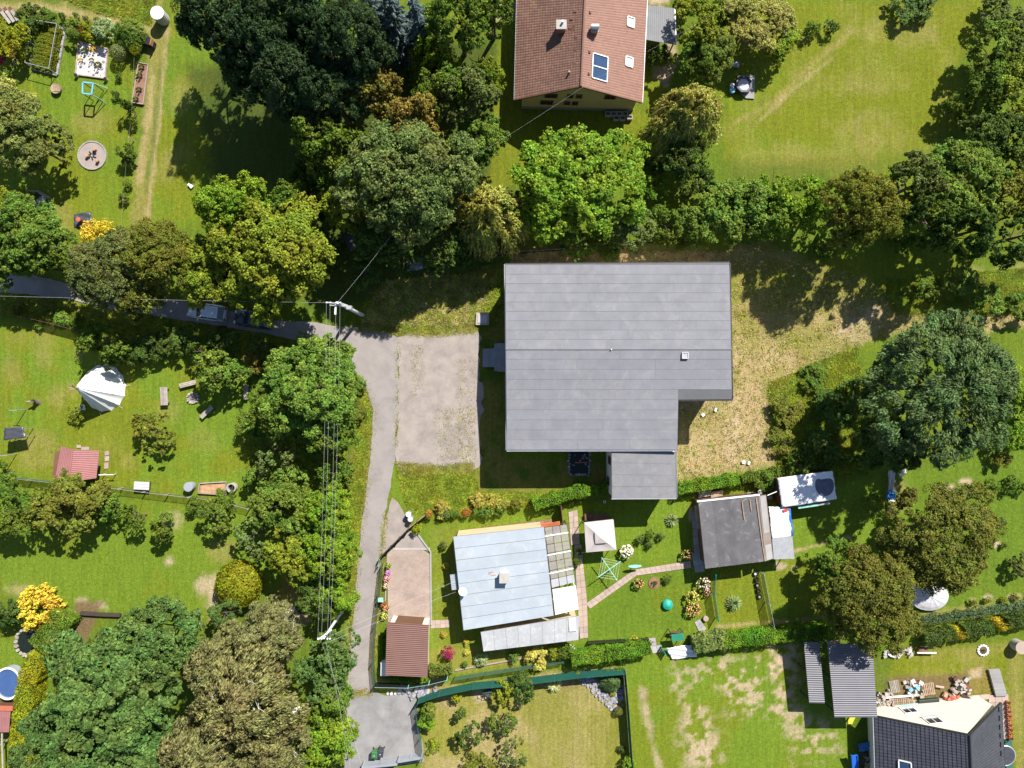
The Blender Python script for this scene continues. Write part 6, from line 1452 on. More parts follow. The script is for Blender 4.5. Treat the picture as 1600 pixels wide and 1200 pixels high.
# ---------------------------------------------------------------- fences
def fence(path, h, step, label, net='net_green', post='fence_green', pw=.07, name='wire_fence', solid=False, brace=False, cat='fence'):
    pts = [P(*p) for p in path]; c = sum(pts, Vector()) / len(pts); root = thing(name, label, cat, (c.x, c.y, 0))
    for a, b in zip(pts[:-1], pts[1:]):
        L = (b - a).length; k = max(1, round(L / step))
        for i in range(k):
            p = lerp(a, b, i / k); q = lerp(a, b, (i + 1) / k)
            MB().bar((p.x, p.y, 0), (p.x, p.y, h + .06), pw).build('post', MAT[post], root)
            if net: MB().bar((p.x, p.y, h / 2 + .03), (q.x, q.y, h / 2 + .03), .03 if solid else .012, h - .06).build('panel' if solid else 'mesh_panel', MAT[net], root)
            if not solid: MB().bar((p.x, p.y, h), (q.x, q.y, h), .025 if net else .01).build('top_wire', MAT[post], root)
    p = pts[-1]; MB().bar((p.x, p.y, 0), (p.x, p.y, h + .06), pw).build('post', MAT[post], root)
    return root
fence([(652, 1095), (656, 1088), (688, 1077), (740, 1066), (830, 1058), (900, 1049), (974, 1043)], 1.8, 2.4, 'tall green screen fence between the gardens', 'screen_green', solid=True, name='screen_fence')
fence([(974, 1042), (979, 1100), (987, 1215)], 1.7, 2.4, 'dark green screen fence beside the dry mown lawn', 'screen_green', solid=True, name='screen_fence')
fence([(0, 489), (45, 496), (90, 507), (135, 519)], 1.2, 2.6, 'low rail fence along the sunlit bank', 'net_dark', 'wood_brown', .09)
fence([(15, 744), (90, 752)], 1.1, 2.6, 'wire fence left of the red roofed shed', 'net_green', 'galvanised')
fence([(155, 757), (230, 767), (300, 775), (352, 781), (392, 793)], 1.0, 2.6, 'wire fence behind the pale table and sand pit', 'net_faint', 'concrete', .08)
fence([(594, 880), (596, 870)], 1.2, 1.4, 'mint green end post panel at the gate', 'net_green', 'mint_paint')
fence([(599, 880), (594, 925), (588, 975), (585, 1030), (588, 1066)], 1.3, 2.5, 'wire fence between lane and rose bed', 'net_green', 'fence_green')
fence([(588, 1066), (640, 1067), (672, 1062), (700, 1055)], 1.3, 2.5, 'wire fence below the brown-roofed garage', 'net_dark', 'mint_paint')
fence([(1113, 893), (1112, 925), (1118, 965)], 1.4, 2.2, 'green netting between flower border and grass plot', 'net_green', 'teal_plastic')
fence([(1187, 893), (1196, 940), (1203, 975)], 1.4, 2.4, 'pale mesh fence with tyre planters beside it', 'net_green', 'galvanised')
fence([(919, 1001), (970, 998), (1012, 996)], .8, 2.4, 'low wire fence above the thick clipped hedge', 'net_dark', 'wood_dark')
fence([(711, 1057), (760, 1049), (820, 1040), (880, 1030)], 1.0, 2.2, 'thin wire fence beside the tall green screen', 'net_green', 'fence_green', .05)
fence([(219, 60), (214, 180), (205, 260), (196, 372)], 1.0, 3.4, 'garden boundary fence on thin stakes', None, 'wood_grey', .07)
fence([(880, 392), (830, 395), (785, 400), (740, 402)], 1.2, 3, 'wire fence along the strip above the hall', 'net_dark', 'wood_grey', .08)
fence([(900, 388), (1000, 380), (1075, 382)], 1.2, 3, 'wire fence under the hedge row above the hall', 'net_dark', 'wood_grey', .08)
fence([(651, 1098), (658, 1150), (661, 1180)], 1.4, 2.5, 'mesh fence beside the gravel forecourt', 'net_green', 'fence_green', .07)
# dark sliding gate of slats across the drive
ga = thing('sliding_gate', 'dark brown slatted gate across the paved drive', 'gate', P(618, 846))
p0, p1 = P(598, 866), P(640, 824)
for k in range(7): MB().bar((p0.x, p0.y, .15 + k * .17), (p1.x, p1.y, .15 + k * .17), .05, .13).build('slat', MAT['wood_dark'], ga)
for t in (0, .33, .66, 1): MB().bar((*xy(lerp(p0, p1, t)), 0), (*xy(lerp(p0, p1, t)), 1.4), .12).build('post', MAT['dark_metal'], ga)
wf_ = thing('wooden_fence', 'short brown board fence by the two round bins', 'fence', P(660, 808)); p0, p1 = P(640, 823), P(668, 801)
for k in range(5): MB().bar((p0.x, p0.y, .15 + k * .2), (p1.x, p1.y, .15 + k * .2), .05, .16).build('board', MAT['wood'], wf_)
for t in (0, .5, 1): MB().bar((*xy(lerp(p0, p1, t)), 0), (*xy(lerp(p0, p1, t)), 1.2), .1).build('post', MAT['wood_brown'], wf_)
bw = thing('board_wall', 'narrow upright board screen between hedge and glass pergola', 'fence', P(877, 802)); p0, p1 = P(875, 786), P(878.5, 816)
for k in range(9): MB().bar(lerp(p0, p1, k / 9) + Vector((0, 0, .85)), lerp(p0, p1, (k + .92) / 9) + Vector((0, 0, .85)), .08, 1.7).build('board', MAT['wood_brown'], bw)
tarp('awning_sheet', [P(838, 819, 1.2), P(876, 814, 1.3), P(878, 820, 1.2), P(840, 826, 1.1)], 'tarp_orange', 'orange-red awning cloth at the end of the glass pergola', 'cloth', 8, .03, 2, base=-.02)
# metal sliding gate at the forecourt
mg = thing('metal_gate', 'long grey metal sliding gate below the wheelie bins', 'gate', P(614, 1185))
for (ax, ay, bx_, by_) in ((570, 1189, 623, 1184), (625, 1180, 661, 1174)):
    p0, p1 = P(ax, ay), P(bx_, by_)
    for k in range(8): MB().bar((p0.x, p0.y - .004 * k, .12 + k * .15), (p1.x, p1.y - .004 * k, .12 + k * .15), .05, .135).build('slat', MAT['slab_blue'], mg)
    for t in (0, .5, 1): MB().bar((*xy(lerp(p0, p1, t)), 0), (*xy(lerp(p0, p1, t)), 1.35), .14).build('post', MAT['galvanised'], mg)
    MB().bar((p0.x, p0.y, 1.34), (p1.x, p1.y, 1.34), .22, .06).build('top_rail', MAT['galvanised'], mg)
# ---------------------------------------------------------------- small things
def stones(parent, pts, mat, smin, smax, h, seed=1, name='stone'):
    r = random.Random(seed)
    for (x, y) in pts:
        s = r.uniform(smin, smax); k = r.randint(5, 7); a0 = r.uniform(0, 6)
        poly = [(x + math.cos(a0 + i * 6.283 / k) * s * r.uniform(.6, 1.05), y + math.sin(a0 + i * 6.283 / k) * s * r.uniform(.6, 1.05)) for i in range(k)]
        z = h * r.uniform(.5, 1.2)
        mb = MB(); n = k; mb.v = [(px, py, -.03) for px, py in poly] + [(lerp(x, px, .8), lerp(y, py, .8), z * r.uniform(.8, 1.1)) for px, py in poly]
        mb.f = [tuple(range(n, 2 * n))] + [(i, (i + 1) % n, n + (i + 1) % n, n + i) for i in range(n)] + [tuple(range(n - 1, -1, -1))]
        mb.build(name, MAT[mat], parent)
def pxy(px, py): return xy(P(px, py))
# tipi
tb = P(163, 606); ti = thing('tipi_tent', 'large white canvas tipi on the camp lawn', 'tent', tb)
ng = 14; apx_ = Vector((tb.x - .25, tb.y + .05, 4.6)); ring = []
for i in range(ng):
    a = 2 * math.pi * i / ng + .1; ring.append(Vector((tb.x + math.cos(a) * 2.35, tb.y + math.sin(a) * 2.55, .02)))
for i in range(ng):
    mb = MB(); a, b = ring[i], ring[(i + 1) % ng]; n_ = 8
    for k in range(n_ + 1):
        t = k / n_ * .96
        for s_ in (0, .25, .5, .75, 1):
            p = lerp(lerp(a, b, s_), apx_, t); m_ = lerp(Vector((tb.x, tb.y, 0)), apx_, t); sag = (.16 * 4 * s_ * (1 - s_)) * (1 - t) * math.sin(min(1, t * 4 + .3) * 1.57) + .02 * math.sin(k * 2.6 + i + s_ * 3)
            d_ = (m_ - p); d_.z = 0; mb.v.append(tuple(p + (d_.normalized() * sag if d_.length > .01 else Vector())))
    for k in range(n_):
        for s_ in range(4):
            q = k * 5 + s_; mb.f.append((q, q + 1, q + 6, q + 5))
    mb.build('canvas_panel', MAT['canvas'], ti, True)
for i in range(0, ng, 2):
    d_ = (apx_ - ring[i]); MB().tube([ring[i] + d_ * .93, ring[i] + d_ * 1.12], .04, 5).build('pole', MAT['wood'], ti)
for i in range(0, ng, 2):
    p = lerp(Vector((tb.x, tb.y, 0)), ring[i], 1.18); MB().tube([lerp(ring[i], apx_, .12), (p.x, p.y, 0)], .012, 4).build('guy_rope', MAT['window_frame'], ti)
p = P(128, 637, .5); tarp('entrance_flap', [P(124, 632, .7), P(132, 632, .9), P(134, 641, .1), P(125, 641, .1)], 'canvas', '', n=5, amp=.05, seed=4, parent=ti)
# benches and table near the fire ring
def bench(px, py, L, W, h, rz, label, mat='wood_grey', name='bench', nb=3, legs=True):
    c = P(px, py, h); root = thing(name, label, 'bench' if name == 'bench' else 'table', (c.x, c.y, 0)); R_ = Matrix.Rotation(rz, 3, 'Z')
    for k in range(nb):
        o_ = R_ @ Vector((0, (k - (nb - 1) / 2) * W / nb, 0)); MB().box((c.x + o_.x, c.y + o_.y, h - .03), (L, W / nb - .02, .06), rz).build('board', MAT[mat], root)
    for s_ in (-1, 1):
        o_ = R_ @ Vector((s_ * L * .38, 0, 0)); MB().box((c.x + o_.x, c.y + o_.y, h / 2 - .03), (.09, W * .85, h - .06), rz).build('leg', MAT['wood_brown'], root)
    return root
bench(256, 619, 1.9, .78, .55, R(92), 'long grey board table on the camp lawn', name='camp_table', nb=4)
bench(293, 600, 1.75, .5, .42, R(14), 'grey board bench above the stone fire ring', nb=3)
bench(322.5, 644, 1.65, .48, .42, R(43), 'slanting board bench below the stone fire ring', nb=3)
bench(384, 612, 1.6, .5, .5, R(88), 'narrow wooden swing seat frame beside the young trees', nb=3)
c = P(302, 622); fr = thing('fire_ring', 'ring of stones with ash on the camp lawn', 'fire pit', c)
MB().lathe(c, [(.5, 0), (.48, .05), (.1, .04)], 18).build('ash_bed', MAT['ash'], fr)
stones(fr, [(c.x + math.cos(a) * .58, c.y + math.sin(a) * .52) for a in np.linspace(0, 6.0, 14)], 'stone', .13, .2, .2, 3)
stones(fr, [(c.x + random.uniform(-.3, .3), c.y + random.uniform(-.25, .25)) for _ in range(6)], 'soil', .06, .14, .16, 4, 'charred_log')
st_ = P(55, 624, .5); sc_ = thing('carved_stump', 'leaning bare tree stump on the camp lawn', 'stump', P(56, 630))
MB().tube([(st_.x, st_.y - .3, -.05), (st_.x - .1, st_.y - .25, .5), (st_.x - .05, st_.y - .2, .9)], [.32, .24, .2], 9).build('trunk', MAT['bark'], sc_, True); MB().tube([(st_.x - .1, st_.y - .2, .7), (st_.x - .6, st_.y - .25, .95)], [.14, .08], 7).build('branch', MAT['wood_grey'], sc_, True)
tk = thing('swing_canopy', 'dark fabric swing canopy on thin posts beside the camp lawn', 'swing', P(24, 678))
tarp('canopy', [P(7, 668, 1.9), P(36, 667, 1.7), P(40, 684, 1.7), P(5, 688, 1.9)], 'tarp_black', '', n=9, amp=.04, seed=9, parent=tk, base=-.04)
for p_ in ((9, 671), (35, 670), (38, 682), (8, 685)):
    p = P(*p_, 1.7); MB().bar((p.x, p.y, 0), (p.x, p.y, 1.72), .06).build('post', MAT['galvanised'], tk)
for px, py, hh in ((20, 641, 2.0), (5, 712, 2.0)):
    p = P(px, py, hh); q_ = thing('line_post', 'thin washing line post beside the dark swing canopy', 'post', (p.x, p.y, 0), 'washing line posts'); MB().tube([(p.x, p.y, 0), (p.x, p.y, hh)], .04, 6).build('pole', MAT['galvanised'], q_); MB().bar((p.x - .4, p.y, hh), (p.x + .4, p.y, hh), .05).build('crossbar', MAT['galvanised'], q_)
bench(221, 759, 1.6, .85, .7, R(-3), 'pale grey table at the wire fence', 'tarp_grey', 'garden_table', 3)
def barrel(px, py, r, h, mat, lidmat, label, name='rain_barrel', cat='barrel', group=None):
    c = P(px, py, h); root = thing(name, label, cat, (c.x, c.y, 0), group)
    MB().lathe((c.x, c.y, 0), [(r * .92, 0), (r, h * .3), (r, h * .7), (r * .95, h - .02)], 20).build('body', MAT[mat], root, False)
    MB().lathe((c.x, c.y, h - .02), [(r * 1.03, 0), (r * 1.03, .05), (r * .9, .07), (r * .3, .075)], 20).build('lid', MAT[lidmat], root); return root
barrel(294, 761, .48, .9, 'slab_blue', 'slab_blue', 'blue-grey rain barrel next to the sand pit')
sp_ = thing('sand_pit', 'rectangular sand pit framed with boards', 'sand pit', P(333, 763)); sq = [P(313, 755), P(354, 752.5), P(354, 773), P(311, 770)]
tarp('sand', [p + Vector((0, 0, .02)) for p in sq], 'sand', '', n=10, amp=.05, seed=6, parent=sp_)
for a, b in zip(sq, sq[1:] + sq[:1]): MB().bar(a + Vector((0, 0, .12)), b + Vector((0, 0, .12)), .08, .28).build('board', MAT['wood_grey'], sp_)
cr = thing('concrete_ring', 'open concrete well ring beside the sand pit', 'well ring', P(361, 763)); c = P(361, 762.5, .6)
MB().lathe((c.x, c.y, 0), [(.5, 0), (.5, .6), (.38, .6), (.38, .15)], 22, close=False).build('ring', MAT['concrete'], cr); MB().lathe((c.x, c.y, 0), [(.38, 0), (.38, .16)], 22).build('base', MAT['black'], cr); MB().bar((c.x + .1, c.y - .2, .62), (c.x + .2, c.y + .3, .62), .1, .04).build('lid_board', MAT['wood_dark'], cr)
lp = P(176, 743, 1); lo2 = thing('leaning_pole', 'white pole on posts right of the red roofed shed', 'pole', (lp.x, lp.y, 0)); MB().bar(P(154, 742, .9), P(177, 741.5, .9), .08, .08).build('rail', MAT['window_frame'], lo2)
for x_ in (157, 174): p = P(x_, 742, .9); MB().bar((p.x, p.y, 0), (p.x, p.y, .9), .06).build('post', MAT['window_frame'], lo2)
# upper left garden
barrel(245.5, 20, .68, 1.5, 'concrete', 'white_plastic', 'tall white water tank on the mown path', 'water_tank', 'tank')
vb = thing('vegetable_frame', 'netted vegetable bed with paved edges', 'vegetable bed', P(80, 77)); vq = [P(64, 40), P(103, 46), P(90, 118), P(52, 108)]
MB().prism([xy(p) for p in vq], -.08, .1).build('soil', MAT['soil'], vb)
for a, b in zip(vq, vq[1:] + vq[:1]):
    k = max(2, int((b - a).length / .55))
    for i in range(k): MB().bar(lerp(a, b, i / k) + Vector((0, 0, .1)), lerp(a, b, (i + .94) / k) + Vector((0, 0, .1)), .22, .2).build('edging_slab', MAT['slab_grey'], vb)
for j in range(11):
    for i in range(6):
        p = quadpt(vq, (i + .8) / 7, (j + .6) / 11.5); o = link('crop_plant', PROTO[('tiny', j % 3)] if ('tiny', j % 3) in PROTO else FOL, None, vb, p - wloc(vb) + Vector((0, 0, .3))); s_ = random.uniform(.5, .75); o.scale = (s_, s_, .55); o.rotation_euler = (0, 0, i + j * 2.1); o.color = (.20, .23, .02, 1)
for u in (.02, .98):
    for v in (.02, .5, .98): p = quadpt(vq, u, v); MB().bar((p.x, p.y, 0), (p.x, p.y, 1.4), .05).build('frame_post', MAT['galvanised'], vb)
for u in (.02, .98): MB().bar(quadpt(vq, u, .02) + Vector((0, 0, 1.4)), quadpt(vq, u, .98) + Vector((0, 0, 1.4)), .05).build('frame_rail', MAT['galvanised'], vb)
for v in (.02, .98): MB().bar(quadpt(vq, .02, v) + Vector((0, 0, 1.41)), quadpt(vq, .98, v) + Vector((0, 0, 1.41)), .05).build('frame_rail', MAT['galvanised'], vb)
cf = thing('cold_frame', 'bluish glazed cold frame at the corner of the vegetable bed', 'cold frame', P(53, 93)); q_ = [P(48, 85, .5), P(59, 86, .5), P(57, 103, .4), P(47, 101, .4)]
MB().prism([xy(p) for p in q_], 0, .38).build('box', MAT['wood_grey'], cf); slab('pane', q_, 'slab_blue', cf, .03)
gv = thing('gravel_bed', 'white gravel bed with dwarf shrubs and boulders', 'gravel bed', P(143, 95)); gq_ = [P(124, 66), P(169, 77), P(165, 123), P(119, 117)]
MB().prism([xy(p) for p in gq_], -.08, .07).build('gravel', MAT['white_gravel'], gv)
for a, b in zip(gq_, gq_[1:] + gq_[:1]):
    k = max(2, int((b - a).length / .5))
    for i in range(k): MB().bar(lerp(a, b, i / k) + Vector((0, 0, .07)), lerp(a, b, (i + .95) / k) + Vector((0, 0, .07)), .12, .2).build('edging_block', MAT['slab'], gv)
stones(gv, [pxy(*p) for p in ((139, 88), (133, 99), (140, 103), (139, 112), (155, 85), (162, 97), (150, 115), (158, 118), (147, 117), (160, 108), (127, 104), (154, 113), (163, 86), (134, 88))], 'slate', .12, .24, .22, 8, 'boulder')
for px, py, r, c_ in ((132, 80, 6.5, 'deep'), (146, 77, 6.5, 'yellow'), (126, 94, 4.5, 'yellow'), (143, 94, 4.5, 'grey'), (153, 102, 7, 'olive')):
    p = P(px, py, .3); o = link('dwarf_shrub', FOL, None, gv, p - wloc(gv)); s_ = M(r); o.scale = (s_, s_, s_ * .8); o.color = (*LC[c_], 1)
for px, py in ((125, 67), (118, 117), (164, 123)):
    barrel(px, py, .17, .35, 'concrete', 'black', 'dark stone pot at a corner of the gravel bed', 'corner_pot', 'pot', 'stone pots at the gravel bed corners')
mbd = thing('mulch_bed', 'long raised bed of red mulch with young plants', 'raised bed', P(221, 132)); mq = [P(218, 99), P(233, 102), P(225, 164), P(208, 161)]
MB().prism([xy(p) for p in mq], -.08, .16).build('mulch', MAT['mulch'], mbd)
for a, b in zip(mq, mq[1:] + mq[:1]): MB().bar(a + Vector((0, 0, .12)), b + Vector((0, 0, .12)), .07, .26).build('board', MAT['slab'], mbd)
for px, py in ((221, 105), (218, 118), (217, 140), (212, 155)):
    p = P(px, py, .4); o = link('young_plant', FOL, None, mbd, p - wloc(mbd)); o.scale = (.34, .34, .4); o.color = (*LC['mid'], 1); MB().tube([(p.x + .15, p.y, 0), (p.x + .15, p.y, 1.1)], .02, 5).build('stake', MAT['wood'], mbd)
bfm = thing('climbing_frame', 'light blue square frame on legs on the garden lawn', 'frame', P(137, 142)); fq = [P(129.5, 128.5, 1.9), P(145.5, 130, 1.9), P(143.5, 147.5, 1.9), P(129, 146, 1.9)]
for a, b in zip(fq, fq[1:] + fq[:1]): MB().bar(a, b, .13, .1).build('rail', MAT['lightblue_paint'], bfm)
for p in fq: MB().bar((p.x, p.y, 0), (p.x, p.y, 1.86), .06).build('leg', MAT['dark_metal'], bfm)
MB().bar(fq[1], P(168, 138, .1), .06).build('slide_rail', MAT['mint_paint'], bfm); MB().bar(fq[2], P(165, 160, .1), .06).build('slide_rail', MAT['mint_paint'], bfm)
ct = P(144.5, 243); te = thing('round_terrace', 'round grit terrace ringed with pale stones', 'terrace', ct)
MB().lathe((ct.x, ct.y, 0), [(1.42, -.05), (1.42, .05), (.2, .06)], 40).build('grit_disc', MAT['fine_grit'], te)
for i in range(34):
    a = 2 * math.pi * i / 34; MB().box((ct.x + math.cos(a) * 1.47, ct.y + math.sin(a) * 1.47, .05), (.12, .25, .14), a).build('edging_block', MAT['slab_grey'], te)
for px, py in ((147, 233), (135, 243), (151, 251)):
    barrel(px, py, .16, .38, 'wood', 'sand', 'cut log seat on the round terrace', 'log_seat', 'stool', 'log seats on the round terrace')
fp = thing('fire_bowl', 'burnt logs in the middle of the round terrace', 'fire pit', (ct.x, ct.y, .06))
for i in range(7):
    a = i * .9; MB().bar((ct.x + math.cos(a) * .15, ct.y + math.sin(a) * .15, .12), (ct.x + math.cos(a + .4) * .5, ct.y + math.sin(a + .4) * .5, .1), .08).build('charred_log', MAT['black'], fp)
tarp('plastic_mound', [P(116, 334, .15), P(141, 331, .15), P(143, 352, .12), P(115, 355, .12)], 'tarp_black', 'black plastic sheet over a mound on the lawn', 'plastic sheet', 14, .09, 12, base=-.1)
barrel(122, 343, .24, .75, 'wood_brown', 'terracotta', 'brown pot standing on the black plastic sheet', 'plant_pot', 'pot')
rk = thing('white_rockery', 'curved rockery of white stones by the left garden tree', 'rockery', P(60, 315)); stones(rk, [pxy(46 + random.uniform(0, 30), 308 + random.uniform(0, 14)) for _ in range(26)], 'white_gravel', .14, .3, .3, 5)
kerb([(42, 300), (60, 300), (78, 310), (84, 325), (82, 340)], .3, .08, 'slab', 'curved earth edging round the white rockery', 'bed_edging', 'edging')
cb = thing('compost_box', 'dark compost box with a rusty side by the drooping shrub', 'compost bin', P(228, 62)); q_ = [P(219, 50, .9), P(229, 53, .9), P(238, 62, .9), P(236, 71, .9), P(222, 66, .9)]
MB().prism([xy(p) for p in q_], 0, .8).build('box', MAT['black'], cb); MB().bar(q_[2], q_[3], .08, .5).build('side_panel', MAT['rust'], cb); MB().bar(q_[0], q_[1], .06, .1).build('rim', MAT['wood_brown'], cb)
jn = P(195, 165, 1.2); T('juniper', 196, 162, 8, 2.6, 'tiny', 'deep', 'leaning dark columnar juniper near the mulch bed', 'shrub'); T('juniper', 204, 170, 7, 2.0, 'tiny', 'deep', 'lower tip of the dark juniper pair near the mulch bed', 'shrub'); T('shrub', 213, 80, 7, 1.6, 'tiny', 'moss', 'mossy leaning shrub above the mulch bed', 'shrub')
sk_ = thing('tree_shade_bench', 'brown wicker seat beside the vegetable bed', 'seat', P(87, 138)); c = P(87, 138, .4); MB().lathe((c.x, c.y, 0), [(.45, 0), (.5, .3), (.55, .42), (.4, .36), (.1, .34)], 16).build('basket', MAT['wood'], sk_)
for k in range(4): MB().box((c.x + (k - 1.5) * .2, c.y, .42), (.17, .7, .04), .2).build('slat', MAT['wood'], sk_)
jk = thing('timber_pile', 'pile of dark reddish boards in the upper left corner', 'timber', P(10, 18))
for k in range(7): MB().bar(P(-6 + k * 4, 8 + (k * 5) % 11, .15 + .08 * k), P(10 + k * 3, 22 + (k * 7) % 16, .1 + .06 * k), .35, .06).build('board', MAT['wood_brown' if k % 2 else 'wood_grey'], jk)
# round pools
c = P(12, 1068, .9); po = thing('round_pool', 'round above-ground pool with dark blue water', 'pool', (c.x, c.y, 0))
MB().lathe((c.x, c.y, 0), [(1.36, 0), (1.36, .9), (1.24, .92), (1.22, .7)], 36, 1, 1.2, close=False).build('pool_wall', MAT['slab_blue'], po); MB().lathe((c.x, c.y, 0), [(1.3, 0), (1.3, .78)], 36, .95, 1.16).build('water', MAT['pool_water'], po); MB().lathe((c.x, c.y, .9), [(1.42, 0), (1.42, .05), (1.26, .05), (1.26, 0)], 36, 1, 1.2, close=False).build('rim', MAT['white_plastic'], po)
for k in range(4):
    c = P(3 + k * 6.2, 1102, .4); t_ = thing('white_chair', 'white plastic chair between the round pool and red hut', 'chair', (c.x, c.y, 0), 'white chairs by the pool')
    MB().box((c.x, c.y, .42), (.34, .4, .04)).build('seat', MAT['white_plastic'], t_); MB().box((c.x, c.y - .2, .62), (.34, .04, .4)).build('backrest', MAT['white_plastic'], t_)
    for dx in (-.15, .15):
        for dy in (-.17, .17): MB().bar((c.x + dx, c.y + dy, 0), (c.x + dx, c.y + dy, .41), .03).build('leg', MAT['white_plastic'], t_)
pd = thing('garden_pond', 'dark little pond edged with stones under the golden cypress', 'pond', P(42, 1003)); c = P(42, 1003); MB().lathe((c.x, c.y, 0), [(1.0, -.05), (1.0, .05)], 24, 1, 1.25).build('water', MAT['pond_water'], pd)
stones(pd, [(c.x + math.cos(a) * 1.1, c.y + math.sin(a) * 1.38) for a in np.linspace(.3, 5.9, 17)], 'stone', .2, .34, .25, 9)
tl = thing('garden_bench', 'blue-grey bench in the shade between hedge and huge tree', 'bench', P(104, 1012)); c = P(103, 1012, .45); MB().box((c.x, c.y, .45), (1.1, .4, .06), .1).build('seat', MAT['slab_blue'], tl); MB().box((c.x, c.y - .22, .7), (1.1, .05, .4), .1).build('backrest', MAT['slab_blue'], tl)
for dx in (-.45, .45): MB().box((c.x + dx, c.y, .21), (.06, .36, .42), .1).build('leg', MAT['dark_metal'], tl)
rb_ = kerb([(128, 957), (160, 959), (190, 960)], .3, .4, 'wood_dark', 'dark sleeper edging above the huge green tree', 'sleeper_wall', 'edging')
# hot tub
c = P(1162.5, 132, .6); tu = thing('hot_tub', 'octagonal grey hot tub on a pale deck', 'hot tub', (c.x, c.y, 0))
dq_ = [P(1152, 119), P(1179, 118), P(1178, 155), P(1165, 154), P(1151, 140)]; MB().prism([xy(p) for p in dq_], -.05, .12).build('deck', MAT['slab_grey'], tu)
MB().lathe((c.x, c.y, .12), [(.86, 0), (.9, .5), (.86, .6), (.66, .6), (.62, .4)], 8, 1, 1.05, R(22.5), close=False).build('tub_wall', MAT['bin_grey'], tu); MB().lathe((c.x, c.y, .12), [(.66, 0), (.64, .46)], 8, 1, 1.05, R(22.5)).build('water', MAT['tub_water'], tu)
barrel(1145, 140.5, .3, .35, 'lightblue_paint', 'lightblue_paint', 'light blue tub beside the octagonal hot tub', 'plastic_tub', 'tub'); barrel(1144, 133, .22, .4, 'galvanised', 'white_plastic', 'white filter canister beside the octagonal hot tub', 'filter_canister', 'canister')
bench(1148, 100, 1.0, .6, .6, R(-10), 'pale bluish garden table under the green tree', 'slab_blue', 'garden_table', 3)
# party tent
q_ = [P(913, 817, 2.2), P(958.5, 812, 2.2), P(963, 859, 2.2), P(916, 863, 2.2)]; ctr = quadpt(q_, .5, .5); pt_ = thing('party_tent', 'beige pavilion tent with a pyramid roof on the lawn', 'tent', (ctr.x, ctr.y, 0)); top = ctr + Vector((0, 0, .75))
for k in range(4):
    a, b = q_[k], q_[(k + 1) % 4]; mb = MB(); N_ = 6
    for j in range(N_ + 1):
        for i in range(N_ + 1):
            p = lerp(lerp(a, b, i / N_), top, j / N_ * .97); sg = .10 * math.sin(math.pi * j / N_) * math.sin(math.pi * i / N_); mb.v.append((p.x, p.y, p.z - sg))
    for j in range(N_):
        for i in range(N_): r_ = j * (N_ + 1) + i; mb.f.append((r_, r_ + 1, r_ + N_ + 2, r_ + N_ + 1))
    mb.build('roof_panel', MAT['canvas_beige'], pt_, True); MB().bar(lerp(a, b, .01) - Vector((0, 0, .13)), lerp(a, b, .99) - Vector((0, 0, .13)), .02, .26).build('valance', MAT['canvas_beige'], pt_)
    MB().bar((lerp(a, ctr, .05).x, lerp(a, ctr, .05).y, 0), (lerp(a, ctr, .05).x, lerp(a, ctr, .05).y, 2.15), .06).build('leg', MAT['dark_metal'], pt_)
iq = [lerp(p, top, .62) + Vector((0, 0, .09)) for p in q_]
for k in range(4):
    a, b = iq[k], iq[(k + 1) % 4]; t2 = top + Vector((0, 0, .08)); MB().face([a, b, t2]).build('vent_panel', MAT['canvas_beige'], pt_)
    MB().bar(a, b, .03, .02).build('vent_edge', MAT['slab'], pt_)
MB().bar(P(898, 806, .1), q_[0], .02).build('guy_rope', MAT['window_frame'], pt_); MB().bar(P(905, 864, .1), q_[3], .02).build('guy_rope', MAT['window_frame'], pt_)
sw_ = thing('garden_sofa', 'brown slatted garden sofa behind the beige pavilion', 'bench', P(932, 810)); c = P(932, 808, .5)
for k in range(6): MB().box((c.x - 1.05 + k * .42, c.y, .45), (.38, .7, .05), .05).build('slat', MAT['wood_brown'], sw_)
for dx in (-1.1, 1.1): MB().box((c.x + dx, c.y, .22), (.08, .65, .44), .05).build('leg', MAT['wood_brown'], sw_)
# rotary clothes dryer
c = P(951, 891); dy = thing('clothes_dryer', 'mint green rotary clothes dryer on the lawn', 'clothes dryer', c); MB().tube([(c.x, c.y, 0), (c.x, c.y, 1.55)], .04, 8).build('pole', MAT['galvanised'], dy)
h_ = P(951, 889, 1.6)
for a_, b_ in (((940, 871), (964.5, 907)), ((934, 902), (970, 877))):
    MB().bar(P(*a_, 1.65), P(*b_, 1.55), .07, .06).build('arm', MAT['mint_paint'], dy)
fl_ = []
for t in (.45, .7, .95):
    pts = [lerp(P(952, 889, 1.6), P(*q, 1.6), t) for q in ((940, 871), (970, 877), (964.5, 907), (934, 902))]
    for a, b in zip(pts, pts[1:] + pts[:1]): MB().bar(a, b, .012).build('line', MAT['window_frame'], dy)
c = P(992, 885, .9); su = thing('surfboard_seat', 'pale mint hanging board on the lawn by the slab path', 'board', (c.x, c.y, 0)); MB().lathe((c.x, c.y, .85), [(.3, 0), (.34, .04), (.3, .08)], 20, 2.1, .5, .05).build('board', MAT['mint_paint'], su); MB().bar((c.x, c.y, 0), (c.x, c.y, .85), .06).build('stand', MAT['galvanised'], su)
c = P(1044, 946, .5); um = thing('closed_parasol', 'round teal covered parasol stand on the lawn', 'cover', (c.x, c.y, 0)); MB().lathe((c.x, c.y, 0), [(.5, .05), (.58, .2), (.5, .4), (.2, .52), (.04, .56)], 14).build('cover', MAT['teal_plastic'], um)
for k in range(7): a = k * .9; MB().bar((c.x + math.cos(a) * .1, c.y + math.sin(a) * .1, .55), (c.x + math.cos(a) * .55, c.y + math.sin(a) * .55, .32), .03).build('fold', MAT['mint_paint'], um)
